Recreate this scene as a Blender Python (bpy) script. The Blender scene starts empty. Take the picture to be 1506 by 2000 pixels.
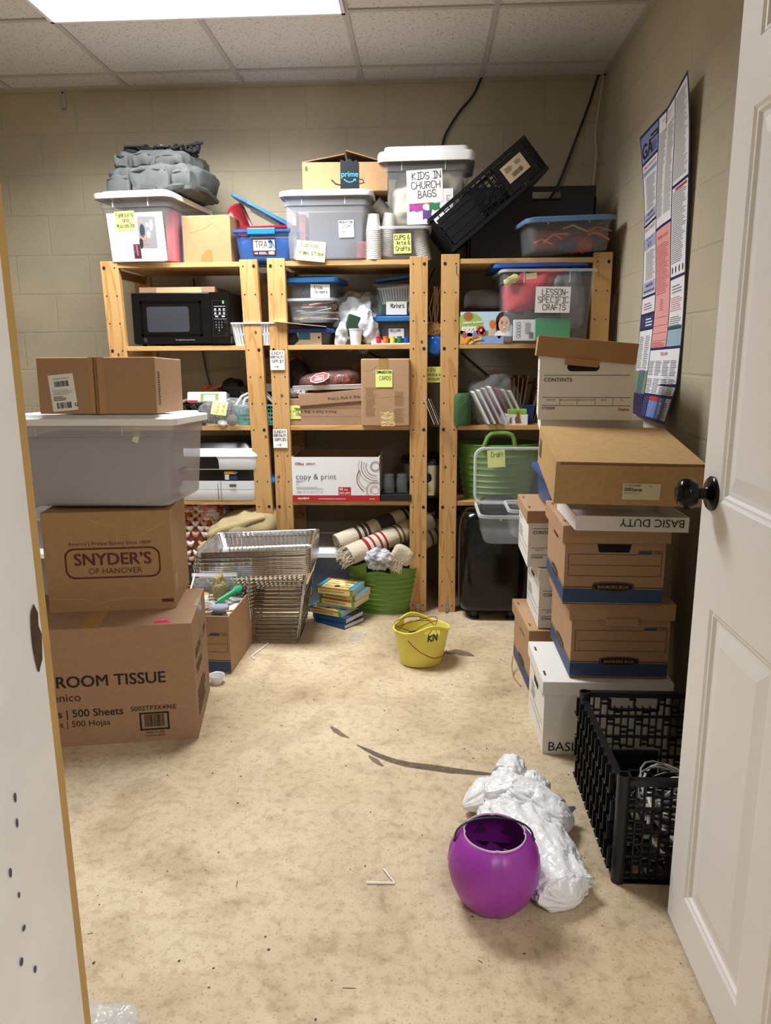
import bpy, bmesh, math, random
from mathutils import Vector, Matrix, noise as mn
PI = math.pi
sc = bpy.context.scene
COL = sc.collection
random.seed(7)
# ---------------------------------------------------------------- camera, world, lights, exposure
FPX, PITCH, YAW, ROLL, CAMH = 1450.0, math.radians(12.1), math.radians(3.0), math.radians(-0.4), 1.30
RM = Matrix.Rotation(YAW, 3, 'Z') @ Matrix.Rotation(PI/2 - PITCH, 3, 'X') @ Matrix.Rotation(ROLL, 3, 'Z')
cd = bpy.data.cameras.new('camera'); cam = bpy.data.objects.new('camera', cd); COL.objects.link(cam)
cam.matrix_world = Matrix.Translation((0, 0, CAMH)) @ RM.to_4x4()
cd.sensor_fit = 'VERTICAL'; cd.sensor_height = 24; cd.lens = 24*FPX/2000; cd.clip_start = 0.02
sc.camera = cam
wd = bpy.data.worlds.new('world'); sc.world = wd; wd.use_nodes = True
wd.node_tree.nodes['Background'].inputs[0].default_value = (1, .98, .95, 1)
wd.node_tree.nodes['Background'].inputs[1].default_value = 0.30
def area(name, loc, sx, sy, power, col=(1, 1, 1), rot=(0, 0, 0)):
    l = bpy.data.lights.new(name, 'AREA'); l.shape = 'RECTANGLE'; l.size = sx; l.size_y = sy; l.energy = power; l.color = col
    o = bpy.data.objects.new(name, l); o.location = loc; o.rotation_euler = rot; COL.objects.link(o); return o
area('hallway_lamp', (1.1, -0.8, 2.3), 1.2, .6, 62, (1, .98, .96))
LAMP = 5.0
ceil_l = area('fluorescent_panel_light', (-.935, 3.05, 2.64), 1.15, .56, 55, (.97, .99, 1.0)); ceil_l.data.spread = math.radians(150)
sc.view_settings.view_transform = 'Standard'; sc.view_settings.look = 'None'
sc.view_settings.gamma = 1; sc.view_settings.use_curve_mapping = False
sc.view_settings.exposure = 0.16
sc.cycles.transparent_max_bounces = 32
sc.cycles.max_bounces = 8

# ---------------------------------------------------------------- pixel -> place (at a known depth Y or height Z)
def _ray(px, py): return RM @ Vector(((px-753)/FPX, (1000-py)/FPX, -1))
def atY(px, py, Y): d = _ray(px, py); return Vector((0, 0, CAMH)) + d*(Y/d.y)
def atZ(px, py, Z=0): d = _ray(px, py); return Vector((0, 0, CAMH)) + d*((Z-CAMH)/d.z)
def FR(l, r, t, b, Y):
    m, n = (l+r)/2, (t+b)/2
    x0, x1 = atY(l, n, Y).x, atY(r, n, Y).x
    z0, z1 = atY(m, b, Y).z, atY(m, t, Y).z
    return (x0+x1)/2, x1-x0, z0, z1-z0

# ---------------------------------------------------------------- materials
def lin(h):
    h = h.lstrip('#'); v = [int(h[i:i+2], 16)/255 for i in (0, 2, 4)]
    return tuple(c/12.92 if c <= .04045 else ((c+.055)/1.055)**2.4 for c in v) + (1,)
MATS = {}
def mat(key, hexc, rough=.6, metal=0., var=0., scale=20., bump=0., bscale=60., stretch=(1, 1, 1), spec=.5, trans=0., emit=0., sheen=0.):
    if key in MATS: return MATS[key]
    m = bpy.data.materials.new(key); m.use_nodes = True; nt = m.node_tree; N = nt.nodes; L = nt.links
    b = N['Principled BSDF']; c = lin(hexc)
    b.inputs['Base Color'].default_value = c; b.inputs['Roughness'].default_value = rough
    b.inputs['Metallic'].default_value = metal; b.inputs['Specular IOR Level'].default_value = spec
    if sheen: b.inputs['Sheen Weight'].default_value = sheen
    if emit: b.inputs['Emission Color'].default_value = c; b.inputs['Emission Strength'].default_value = emit
    if var or bump:
        tc = N.new('ShaderNodeTexCoord'); mp = N.new('ShaderNodeMapping'); L.new(tc.outputs['Object'], mp.inputs[0])
        mp.inputs['Scale'].default_value = stretch
    if var:
        nz = N.new('ShaderNodeTexNoise'); nz.inputs['Scale'].default_value = scale; nz.inputs['Detail'].default_value = 4
        L.new(mp.outputs[0], nz.inputs['Vector'])
        rp = N.new('ShaderNodeValToRGB'); rp.color_ramp.elements[0].position = .3; rp.color_ramp.elements[1].position = .7
        rp.color_ramp.elements[0].color = tuple(x*(1-var) for x in c[:3])+(1,)
        rp.color_ramp.elements[1].color = tuple(min(1, x*(1+var)) for x in c[:3])+(1,)
        L.new(nz.outputs['Fac'], rp.inputs[0]); L.new(rp.outputs[0], b.inputs['Base Color'])
    if bump:
        n2 = N.new('ShaderNodeTexNoise'); n2.inputs['Scale'].default_value = bscale; n2.inputs['Detail'].default_value = 3
        L.new(mp.outputs[0], n2.inputs['Vector'])
        bp = N.new('ShaderNodeBump'); bp.inputs['Strength'].default_value = bump; bp.inputs['Distance'].default_value = .01
        L.new(n2.outputs['Fac'], bp.inputs['Height']); L.new(bp.outputs[0], b.inputs['Normal'])
    if trans:
        t = N.new('ShaderNodeBsdfTransparent'); mx = N.new('ShaderNodeMixShader'); mx.inputs[0].default_value = trans
        t.inputs[0].default_value = tuple(.5+.5*x for x in c[:3])+(1,)
        out = N['Material Output']; L.new(b.outputs[0], mx.inputs[1]); L.new(t.outputs[0], mx.inputs[2]); L.new(mx.outputs[0], out.inputs[0])
    MATS[key] = m; return m
def wood(key, axis, hexc='c0965e'):
    m = mat(key, hexc, .55); nt = m.node_tree; N = nt.nodes; L = nt.links; b = N['Principled BSDF']; c = lin(hexc)
    tc = N.new('ShaderNodeTexCoord'); mp = N.new('ShaderNodeMapping'); L.new(tc.outputs['Object'], mp.inputs[0])
    s = [14, 14, 14]; s[axis] = 1.3; mp.inputs['Scale'].default_value = s
    oi = N.new('ShaderNodeObjectInfo'); ml = N.new('ShaderNodeMath'); ml.operation = 'MULTIPLY'; ml.inputs[1].default_value = 37
    L.new(oi.outputs['Random'], ml.inputs[0])
    nz = N.new('ShaderNodeTexNoise'); nz.noise_dimensions = '4D'; nz.inputs['Scale'].default_value = 1.1; nz.inputs['Detail'].default_value = 3; nz.inputs['Distortion'].default_value = .6
    L.new(mp.outputs[0], nz.inputs['Vector']); L.new(ml.outputs[0], nz.inputs['W'])
    m2 = N.new('ShaderNodeMath'); m2.operation = 'MULTIPLY'; m2.inputs[1].default_value = 34; L.new(nz.outputs['Fac'], m2.inputs[0])
    sn = N.new('ShaderNodeMath'); sn.operation = 'SINE'; L.new(m2.outputs[0], sn.inputs[0])
    rp = N.new('ShaderNodeValToRGB'); e = rp.color_ramp.elements
    e[0].position = .0; e[0].color = c; e[1].position = 1; e[1].color = (c[0]*.80, c[1]*.70, c[2]*.58, 1)
    x = e.new(.62); x.color = (c[0]*1.03, c[1]*.98, c[2]*.93, 1)
    L.new(sn.outputs[0], rp.inputs[0]); L.new(rp.outputs[0], b.inputs['Base Color']); return m
def clear(key, hexc='eef1f4', body=.22, rough=.25, bump=0.):
    return mat(key, hexc, rough, trans=1-body, bump=bump, bscale=35, spec=.6)
BLK = lambda: mat('ink_black', '15130f', .7)
CARD = mat('cardboard', 'ad8a68', .8, var=.06, scale=90, bump=.06, bscale=25, stretch=(1, 1, 3))
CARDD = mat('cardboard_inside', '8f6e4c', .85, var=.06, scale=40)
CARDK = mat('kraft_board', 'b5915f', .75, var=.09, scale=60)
CARDT = mat('brown_corrugated', 'a07f62', .8, var=.05, scale=60, bump=.08, bscale=9)
CARDS = mat('tan_corrugated', 'a7845c', .75, var=.06, scale=40, bump=.2, bscale=14)
TAPE = mat('packing_tape', 'b08a54', .25, var=.1, scale=30)
TAPEC = mat('pale_tape', 'c9ad84', .3)
WBOX = mat('white_board', 'e6e4e0', .6, var=.02, scale=30)
PAPER = mat('white_paper', 'f3f2f0', .7)
CLEARH = clear('clear_plastic_milky', 'cfccd2', .50, .3)
NOTE = mat('sticky_lime', 'e3f08a', .7)
NOTEP = mat('sticky_pale', 'f3f0b0', .7)
INK = mat('ink_black', '15130f', .7)
RED = mat('print_red', 'b3202b', .5)
NAVY = mat('stripe_blue', '33496e', .6)
BROWN = mat('print_brown', '5a2a20', .7)
WPL = mat('white_plastic', 'f0f0f0', .35)
GREYI = mat('print_grey', '7d7d80', .7)
BLACKP = mat('black_plastic', '16171a', .45)
BLACKG = mat('black_gloss', '08080a', .08, spec=.6)
CLEAR = clear('clear_plastic', 'e9edf1', .13, .18)
CLEARB = clear('clear_plastic_hazy', 'e6e6ea', .24, .25)
STEEL = mat('steel', 'c9c9c6', .25, 1)
CHROME = mat('chrome_wire', 'bdbdbb', .18, 1)
FOIL = mat('foil', 'e2e3e4', .2, 1, bump=.1, bscale=60)
BLUEL = mat('blue_lid_plastic', '2b6fb0', .35, trans=.15)
GREEN = mat('green_rubber', '6a9440', .42)

# ---------------------------------------------------------------- mesh builder
class MB:
    def __init__(s): s.v = []; s.f = []; s.m = []; s.mats = []
    def mi(s, m):
        if m not in s.mats: s.mats.append(m)
        return s.mats.index(m)
    def add(s, vs, fs, m):
        k = len(s.v); i = s.mi(m); s.v += [tuple(p) for p in vs]
        for f in fs: s.f.append([k+a for a in f]); s.m.append(i)
        return s
    def box(s, x0, x1, y0, y1, z0, z1, m, M=None):
        vs = [Vector((x, y, z)) for z in (z0, z1) for x, y in ((x0, y0), (x1, y0), (x1, y1), (x0, y1))]
        if M: vs = [M @ v for v in vs]
        return s.add(vs, [(3, 2, 1, 0), (4, 5, 6, 7), (0, 1, 5, 4), (1, 2, 6, 5), (2, 3, 7, 6), (3, 0, 4, 7)], m)
    def loft(s, rings, m, cap0=True, cap1=True, closed=True):
        n = len(rings[0]); vs = [p for r in rings for p in r]; fs = []
        for i in range(len(rings)-1):
            for j in range(n if closed else n-1):
                a, b = i*n+j, i*n+(j+1) % n; fs.append((a, b, b+n, a+n))
        if cap0: fs.append(tuple(reversed(range(n))))
        if cap1: fs.append(tuple(range((len(rings)-1)*n, len(rings)*n)))
        return s.add(vs, fs, m)
    def grid(s, fn, nu, nv, m):
        vs = [fn(i/nu, j/nv) for j in range(nv+1) for i in range(nu+1)]
        return s.add(vs, [(j*(nu+1)+i, j*(nu+1)+i+1, (j+1)*(nu+1)+i+1, (j+1)*(nu+1)+i) for j in range(nv) for i in range(nu)], m)
    def tube(s, pts, r, m, n=6, close=False):
        pts = [Vector(p) for p in pts]; rings = []; N = len(pts); up = None
        for i, p in enumerate(pts):
            t = (pts[(i+1) % N]-pts[i-1]) if close else (pts[min(i+1, N-1)]-pts[max(i-1, 0)])
            t = t.normalized() if t.length > 1e-9 else Vector((0, 0, 1))
            if up is None: up = Vector((0, 0, 1)) if abs(t.z) < .9 else Vector((1, 0, 0))
            a = t.cross(up)
            if a.length < 1e-6: a = t.orthogonal()
            a.normalize(); b = a.cross(t).normalized(); up = b
            rr = r[i] if isinstance(r, (list, tuple)) else r
            rings.append([p+a*(rr*math.cos(2*PI*k/n))+b*(rr*math.sin(2*PI*k/n)) for k in range(n)])
        if close: rings.append(rings[0]); return s.loft(rings, m, False, False)
        return s.loft(rings, m)
    def lathe(s, prof, m, n=24, o=(0, 0, 0), cap0=True, cap1=False, sx=1, sy=1, M=None):
        rings = []
        for r, z in prof:
            ring = [Vector((o[0]+sx*r*math.cos(2*PI*k/n), o[1]+sy*r*math.sin(2*PI*k/n), o[2]+z)) for k in range(n)]
            rings.append([M @ p for p in ring] if M else ring)
        return s.loft(rings, m, cap0, cap1)
    def blob(s, c, r, m, e=.7, amp=.02, freq=6, seed=0, nu=40, nv=24, flat=None, ridge=True):
        def f(u, v):
            th = 2*PI*u; ph = PI*(v-.5)
            P = lambda x: math.copysign(abs(x)**e, x)
            d = Vector((P(math.cos(ph))*P(math.cos(th)), P(math.cos(ph))*P(math.sin(th)), P(math.sin(ph))))
            p = Vector((d.x*r[0], d.y*r[1], d.z*r[2]))
            q = Vector((p.x, p.y, p.z))*freq+Vector((seed*7.1, seed*3.3, seed))
            k = mn.noise(q)
            if ridge: k = (1-abs(k)*2.2)*.6+.5*mn.noise(q*2.3)
            p = p+d.normalized()*amp*k if d.length else p
            p += Vector(c)
            if flat is not None and p.z < flat: p.z = flat+(p.z-flat)*.02
            return p
        return s.grid(f, nu, nv, m)
    def build(s, name, parent=None, smooth=False, bevel=0, angle=40, xf=None, loc=None, rot=None):
        me = bpy.data.meshes.new(name)
        vs = [xf(Vector(p)) for p in s.v] if xf else s.v
        me.from_pydata(vs, [], s.f)
        for m in s.mats: me.materials.append(m)
        me.polygons.foreach_set('material_index', s.m)
        me.validate(); me.update()
        o = bpy.data.objects.new(name, me); COL.objects.link(o)
        if smooth:
            me.polygons.foreach_set('use_smooth', [True]*len(me.polygons)); me.set_sharp_from_angle(angle=math.radians(angle))
        if bevel:
            b = o.modifiers.new('bevel', 'BEVEL'); b.width = bevel; b.segments = 2; b.limit_method = 'ANGLE'; b.angle_limit = math.radians(50)
        if parent: o.parent = parent
        if loc: o.location = loc
        if rot: o.rotation_euler = rot
        return o
def T(name, label, cat, loc=(0, 0, 0), rot=(0, 0, 0), group=None):
    o = bpy.data.objects.new(name, None); o.empty_display_size = .05; COL.objects.link(o)
    o.location = loc; o.rotation_euler = rot if isinstance(rot, tuple) else (0, 0, rot)
    return tag(o, label, cat, group)
def tag(o, label, cat, group=None):
    o['label'] = label; o['category'] = cat
    if group: o['group'] = group
    return o
def struct(o): o['kind'] = 'structure'; return o
def copy_thing(src, loc, rot, label, group=None):
    r = src.copy(); COL.objects.link(r); r.location = loc; r.rotation_euler = rot; r['label'] = label
    if group: r['group'] = group
    for ch in list(src.children):
        c = ch.copy(); COL.objects.link(c); c.parent = r
        for g in ch.children:
            d = g.copy(); COL.objects.link(d); d.parent = c
    return r
def rr(w, d, r, z, k=4, cx=0, cy=0):
    r = min(r, w/2-1e-4, d/2-1e-4); out = []
    for sx, sy, a in ((1, -1, -PI/2), (1, 1, 0), (-1, 1, PI/2), (-1, -1, PI)):
        for i in range(k+1):
            t = a+PI/2*i/k
            out.append(Vector((cx+sx*(w/2-r)+r*math.cos(t), cy+sy*(d/2-r)+r*math.sin(t), z)))
    return out

# ---------------------------------------------------------------- writing and marks on a surface
STROKE = {}
for ent in """A:02 28 42,14 34|B:02 08 28 37 36 25 05,25 44 43 32 02|C:47 38 18 07 03 12 32 43|D:02 08 28 46 44 22 02|E:48 08 02 42,05 35|F:02 08 48,05 35|G:47 38 18 07 03 12 32 43 45 25|H:02 08,42 48,05 45|I:08 48,28 22,02 42|K:02 08,48 05 42|L:08 02 42|M:02 08 24 48 42|N:02 08 42 48|O:18 07 03 12 32 43 47 38 18|P:02 08 38 47 46 35 05|R:02 08 38 47 46 35 05,25 42|S:47 38 18 07 06 15 35 44 43 32 12 03|T:08 48,28 22|U:08 03 12 32 43 48|V:08 22 48|W:08 12 25 32 48|Y:08 25 48,25 22|&:42 17 18 28 27 04 03 12 22 44|a:46 16 05 03 12 32 43,46 42|b:08 02 32 43 45 36 05|c:45 36 16 05 03 12 32 43|d:48 42 12 03 05 16 46|e:04 44 45 36 16 05 03 12 32 43|f:38 28 17 12,05 35|g:46 16 05 03 12 42,46 41 30 10|h:08 02,05 16 36 45 42|i:12 16,17 18|k:08 02,36 04 32|l:18 12|m:02 06,05 16 25 22,25 36 45 42|n:02 06,05 16 36 45 42|o:16 05 03 12 32 43 45 36 16|p:00 06 36 45 43 32 02|r:02 06,04 26 36|s:45 36 16 05 14 34 43 32 12 03|t:18 13 22 32,06 36|u:06 03 12 32 43,46 42|v:06 22 46|w:06 12 25 32 46|y:06 23,46 10|.:12 13|-:05 35|+:05 45,27 23|,:22 11|>:05 85,67 85 63|<:05 85,27 05 23""".split('|'):
    k, v = ent[0], ent[2:]
    STROKE[k] = [[(int(p[0]), int(p[1])-2) for p in st.split()] for st in v.split(',') if st]
STROKE[','] = [[(2, 0), (1, -1)]]
_TX = {}
def text_mesh(s, size, bold, align):
    key = (s, round(size, 5), bold, align)
    if key in _TX: return _TX[key]
    c = bpy.data.curves.new('lettering', 'FONT'); c.body = s; c.size = size; c.offset = bold*size; c.align_x = align; c.resolution_u = 3
    o = bpy.data.objects.new('lettering', c); COL.objects.link(o)
    me = o.evaluated_get(bpy.context.evaluated_depsgraph_get()).to_mesh()
    r = ([(v.co.x, v.co.y) for v in me.vertices], [tuple(p.vertices) for p in me.polygons])
    o.to_mesh_clear(); bpy.data.objects.remove(o); bpy.data.curves.remove(c)
    _TX[key] = r; return r
class D:
    """A drawing frame on a surface: f(u, v, h) -> point."""
    def __init__(s, mb, f, div=0): s.mb = mb; s.f = f; s.div = div
    def sub(s, x, y, ang=0, sx=1):
        c, n = math.cos(ang), math.sin(ang); g = s.f
        return D(s.mb, lambda u, v, h: g(x+c*u*sx-n*v, y+n*u*sx+c*v, h), s.div)
    def P(s, pts, fs, m, l): s.mb.add([s.f(u, v, .0004+.0005*l) for u, v in pts], fs, m); return s
    def rect(s, x, y, w, h, m, l=1):
        nx = ny = 1
        if s.div: nx, ny = max(1, int(w/s.div)), max(1, int(h/s.div))
        return s.P([(x+w*i/nx, y+h*j/ny) for j in range(ny+1) for i in range(nx+1)],
                   [(j*(nx+1)+i, j*(nx+1)+i+1, (j+1)*(nx+1)+i+1, (j+1)*(nx+1)+i) for j in range(ny) for i in range(nx)], m, l)
    def poly(s, pts, m, l=1): return s.P(pts, [tuple(range(len(pts)))], m, l)
    def frame(s, x, y, w, h, t, m, l=1):
        s.rect(x, y, w, t, m, l); s.rect(x, y+h-t, w, t, m, l); s.rect(x, y, t, h, m, l); return s.rect(x+w-t, y, t, h, m, l)
    def line(s, pts, w, m, l=1):
        for (a, b), (c, d) in zip(pts, pts[1:]):
            dx, dy = c-a, d-b; q = math.hypot(dx, dy) or 1; dx, dy = dx/q*w/2, dy/q*w/2
            a2, b2, c2, d2 = a-dx*.6, b-dy*.6, c+dx*.6, d+dy*.6
            s.P([(a2+dy, b2-dx), (c2+dy, d2-dx), (c2-dy, d2+dx), (a2-dy, b2+dx)], [(0, 1, 2, 3)], m, l)
        return s
    def ell(s, x, y, a, b, m, l=1, n=24): return s.poly([(x+a*math.cos(2*PI*k/n), y+b*math.sin(2*PI*k/n)) for k in range(n)], m, l)
    def ring(s, x, y, a, w, m, l=1, a0=0, a1=2*PI, n=32): return s.line([(x+a*math.cos(a0+(a1-a0)*k/n), y+a*math.sin(a0+(a1-a0)*k/n)) for k in range(n+1)], w, m, l)
    def text(s, t, x, y, size, m=None, l=2, bold=0, align='LEFT', sx=1):
        vs, fs = text_mesh(t, size, min(bold, 0), align)
        for du, dv in ((0, 0),) if bold <= 0 else ((-1, -.6), (1, -.6), (-1, .6), (1, .6), (0, 0)):
            s.P([(x+u*sx+du*bold*size, y+v+dv*bold*size) for u, v in vs], fs, m or INK, l+(.02*du+.01*dv))
        return s
    def hand(s, t, x, y, size, m=None, w=.0022, l=3, jit=.25, gap=1.3, maxw=None):
        k = size/6; rnd = random.Random(t); fx = .85
        tot = sum(2.6/.85 if c == ' ' else (8+gap if c in '<>' else 4+gap if c not in 'Iil.,' else 3+gap) for c in t)*k*.85
        if maxw and tot > maxw: fx *= maxw/tot
        for ch in t:
            if ch == ' ': x += 3.06*k*fx; continue
            j = lambda: rnd.uniform(-jit, jit); oy = rnd.uniform(-.3, .3)
            wd_ = 8 if ch in '<>' else 4
            for st in STROKE.get(ch, STROKE['-']):
                s.line([(x+(p+j())*k*fx, y+(q+oy+j())*k) for p, q in st], w, m or INK, l)
            x += (wd_+gap)*k*fx if ch not in 'Iil.,' else (3+gap)*k*fx
        return s
    def bars(s, x, y, w, h, m=None, l=2, n=26, seed=3):
        rnd = random.Random(seed); c = 0
        ws = [rnd.choice((1, 1, 2, 3)) for _ in range(n*2)]; t = sum(ws)
        for i, q in enumerate(ws):
            if i % 2 == 0: s.rect(x+w*c/t, y, w*q/t, h, m or INK, l)
            c += q
        return s
    def greek(s, x, y, w, h, n, m=None, l=2, fill=.45, seed=1):
        rnd = random.Random(seed)
        for i in range(n): s.rect(x, y+h-(i+1)*h/n, w*rnd.uniform(.72, 1), h/n*fill, m or GREYI, l)
        return s
def plane(mb, o, U, V, div=0):
    o, U, V = Vector(o), Vector(U).normalized(), Vector(V).normalized(); n = U.cross(V)
    return D(mb, lambda u, v, h: o+U*u+V*v+n*h, div)
def face(mb, w, d, h, side, z0=0):
    return {'front': lambda: plane(mb, (-w/2, -d/2, z0), (1, 0, 0), (0, 0, 1)),
            'left': lambda: plane(mb, (-w/2, d/2, z0), (0, -1, 0), (0, 0, 1)),
            'right': lambda: plane(mb, (w/2, -d/2, z0), (0, 1, 0), (0, 0, 1)),
            'top': lambda: plane(mb, (-w/2, -d/2, z0+h), (1, 0, 0), (0, 1, 0))}[side]()
def note(parent, fr, x, y, w, h, m, lines, size=.016, ang=0, lw=.002, name='sticky_note', label=None, lvl=4, lead=1.45, ix=.006):
    """A paper slip stuck on a surface frame (a part of the thing it is stuck on)."""
    mb = MB(); g = fr.sub(x, y, ang); q = D(mb, lambda u, v, hh: g.f(u, v, hh+.0005*lvl))
    q.rect(0, 0, w, h, m, 0)
    q2 = D(mb, lambda u, v, hh: g.f(u, v, hh+.0005*lvl+.0001)); q2.rect(0, 0, w, h, m, 1)
    yy = None
    for ln in lines:
        if isinstance(ln, tuple): t, dx, sz = ln
        else: t, dx, sz = ln, ix, size
        yy = h-sz*1.4 if yy is None else yy-sz*lead
        q.hand(t, dx, yy, sz, INK, lw, maxw=w-dx-.004)
    o = mb.build(name, parent)
    if label: o['label'] = label
    return o
# ---------------------------------------------------------------- the room
YB, XR, XL, ZC, YF = 4.15, .905, -2.7, 2.66, .712
def block_mat(key, hexc, axis):
    m = mat(key, hexc, .85); nt = m.node_tree; N = nt.nodes; L = nt.links; b = N['Principled BSDF']; c = lin(hexc)
    tc = N.new('ShaderNodeTexCoord'); sp = N.new('ShaderNodeSeparateXYZ'); cb = N.new('ShaderNodeCombineXYZ')
    L.new(tc.outputs['Object'], sp.inputs[0]); L.new(sp.outputs[axis], cb.inputs[0]); L.new(sp.outputs[2], cb.inputs[1])
    br = N.new('ShaderNodeTexBrick'); br.inputs['Scale'].default_value = 1; br.inputs['Brick Width'].default_value = .406
    br.inputs['Row Height'].default_value = .2032; br.inputs['Mortar Size'].default_value = .006; br.inputs['Mortar Smooth'].default_value = .6
    L.new(cb.outputs[0], br.inputs['Vector'])
    nz = N.new('ShaderNodeTexNoise'); nz.inputs['Scale'].default_value = 3; nz.inputs['Detail'].default_value = 5; L.new(tc.outputs['Object'], nz.inputs['Vector'])
    rp = N.new('ShaderNodeValToRGB'); e = rp.color_ramp.elements
    e[0].position = .3; e[0].color = tuple(x*.9 for x in c[:3])+(1,); e[1].position = .7; e[1].color = tuple(x*1.07 for x in c[:3])+(1,)
    L.new(nz.outputs['Fac'], rp.inputs[0])
    mx = N.new('ShaderNodeMix'); mx.data_type = 'RGBA'; mx.blend_type = 'MULTIPLY'; mx.inputs[0].default_value = .05
    L.new(rp.outputs[0], mx.inputs[6]); inv = N.new('ShaderNodeMath'); inv.operation = 'SUBTRACT'; inv.inputs[0].default_value = 1
    L.new(br.outputs['Fac'], inv.inputs[1]); L.new(inv.outputs[0], mx.inputs[7]); L.new(mx.outputs[2], b.inputs['Base Color'])
    pit = N.new('ShaderNodeTexNoise'); pit.inputs['Scale'].default_value = 70; pit.inputs['Detail'].default_value = 2; L.new(tc.outputs['Object'], pit.inputs['Vector'])
    pr = N.new('ShaderNodeValToRGB'); pr.color_ramp.elements[0].position = .30; pr.color_ramp.elements[1].position = .42; L.new(pit.outputs['Fac'], pr.inputs[0])
    m2 = N.new('ShaderNodeMath'); m2.operation = 'MULTIPLY_ADD'; m2.inputs[1].default_value = .35; L.new(pr.outputs[0], m2.inputs[0])
    # mortar joints fade in and out along the wall
    fn = N.new('ShaderNodeTexNoise'); fn.inputs['Scale'].default_value = 2.2; L.new(tc.outputs['Object'], fn.inputs['Vector'])
    m3 = N.new('ShaderNodeMath'); m3.operation = 'MULTIPLY'; L.new(inv.outputs[0], m3.inputs[0]); m3.inputs[1].default_value = 1.0
    L.new(m3.outputs[0], m2.inputs[2])
    bp = N.new('ShaderNodeBump'); bp.inputs['Strength'].default_value = .38; bp.inputs['Distance'].default_value = .006
    L.new(m2.outputs[0], bp.inputs['Height']); L.new(bp.outputs[0], b.inputs['Normal']); return m
WALLX = block_mat('painted_block_back', 'b2a78f', 0); WALLY = block_mat('painted_block_side', 'b2a78f', 1)
def floor_mat():
    m = mat('concrete_floor', 'd9bd92', .62); nt = m.node_tree; N = nt.nodes; L = nt.links; b = N['Principled BSDF']
    tc = N.new('ShaderNodeTexCoord')
    def nz(s, d=5, dist=0.):
        n = N.new('ShaderNodeTexNoise'); n.inputs['Scale'].default_value = s; n.inputs['Detail'].default_value = d; n.inputs['Distortion'].default_value = dist
        L.new(tc.outputs['Object'], n.inputs['Vector']); return n.outputs['Fac']
    def ramp(src, *st):
        r = N.new('ShaderNodeValToRGB'); e = r.color_ramp.elements
        e[0].position, e[0].color = st[0][0], st[0][1]; e[1].position, e[1].color = st[-1][0], st[-1][1]
        for p, c in st[1:-1]: x = e.new(p); x.color = c
        L.new(src, r.inputs[0]); return r.outputs[0]
    def mul(a, bb, f):
        x = N.new('ShaderNodeMix'); x.data_type = 'RGBA'; x.blend_type = 'MULTIPLY'; x.inputs[0].default_value = f
        L.new(a, x.inputs[6]); L.new(bb, x.inputs[7]); return x.outputs[2]
    W = (1, 1, 1, 1)
    c = ramp(nz(1.7, 6, .4), (.25, lin('b3a082')), (.42, lin('c8b493')), (.6, lin('d5c3a3')), (.78, lin('c4b59c')))
    c = mul(c, ramp(nz(5.5, 6, .8), (.3, lin('a8977f')), (.5, W)), .38)
    c = mul(c, ramp(nz(38, 4), (.36, lin('b79f80')), (.52, W)), .3)
    c = mul(c, ramp(nz(140, 2), (.3, lin('8a775e')), (.42, W)), .4)
    v = N.new('ShaderNodeTexVoronoi'); v.inputs['Scale'].default_value = 26; L.new(tc.outputs['Object'], v.inputs['Vector'])
    c = mul(c, ramp(v.outputs['Distance'], (.035, lin('574a3b')), (.07, W)), .4)
    v2 = N.new('ShaderNodeTexVoronoi'); v2.feature = 'DISTANCE_TO_EDGE'; v2.inputs['Scale'].default_value = 9
    mp = N.new('ShaderNodeVectorMath'); mp.operation = 'ADD'
    n3 = N.new('ShaderNodeTexNoise'); n3.inputs['Scale'].default_value = 7; L.new(tc.outputs['Object'], n3.inputs['Vector'])
    L.new(tc.outputs['Object'], mp.inputs[0]); L.new(n3.outputs['Color'], mp.inputs[1]); L.new(mp.outputs[0], v2.inputs['Vector'])
    c = mul(c, ramp(v2.outputs['Distance'], (.0, lin('9a7f5c')), (.018, W)), .14)
    L.new(c, b.inputs['Base Color'])
    bp = N.new('ShaderNodeBump'); bp.inputs['Strength'].default_value = .18; bp.inputs['Distance'].default_value = .004
    L.new(nz(45, 4), bp.inputs['Height']); L.new(bp.outputs[0], b.inputs['Normal']); return m
mb = MB(); fm = floor_mat()
mb.box(XL-.15, 1.2, -2.2, YB+.2, -.12, 0, fm)
sm = mat('floor_scuff', '6f6658', .8, trans=.70, var=.3, scale=60, bump=.2, bscale=90); sm2 = mat('floor_stain_shade', '8a7e6c', .6, trans=.72); sm3 = mat('floor_speck', '4a4034', .8, trans=.2)
def patchy(m, lo, hi, s):
    nt = m.node_tree; mx = [n for n in nt.nodes if n.type == 'MIX_SHADER'][0]; tc = nt.nodes.new('ShaderNodeTexCoord'); n = nt.nodes.new('ShaderNodeTexNoise'); n.inputs['Scale'].default_value = s; n.inputs['Detail'].default_value = 5
    r = nt.nodes.new('ShaderNodeMapRange'); r.inputs[1].default_value = .35; r.inputs[2].default_value = .65; r.inputs[3].default_value = lo; r.inputs[4].default_value = hi
    nt.links.new(tc.outputs['Object'], n.inputs['Vector']); nt.links.new(n.outputs['Fac'], r.inputs[0]); nt.links.new(r.outputs[0], mx.inputs[0])
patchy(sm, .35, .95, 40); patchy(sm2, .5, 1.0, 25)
fl = plane(mb, (0, 0, 0), (1, 0, 0), (0, 1, 0))
def ribbon(pts, ws, m):
    P = [atZ(*p) for p in pts]; a = []; b = []
    for i, p in enumerate(P):
        t = (P[min(i+1, len(P)-1)]-P[max(i-1, 0)]).normalized(); n = Vector((-t.y, t.x, 0))
        a.append((p.x+n.x*ws[i], p.y+n.y*ws[i])); b.append((p.x-n.x*ws[i], p.y-n.y*ws[i]))
    for i in range(len(P)-1): fl.poly([b[i], b[i+1], a[i+1], a[i]], m)
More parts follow.
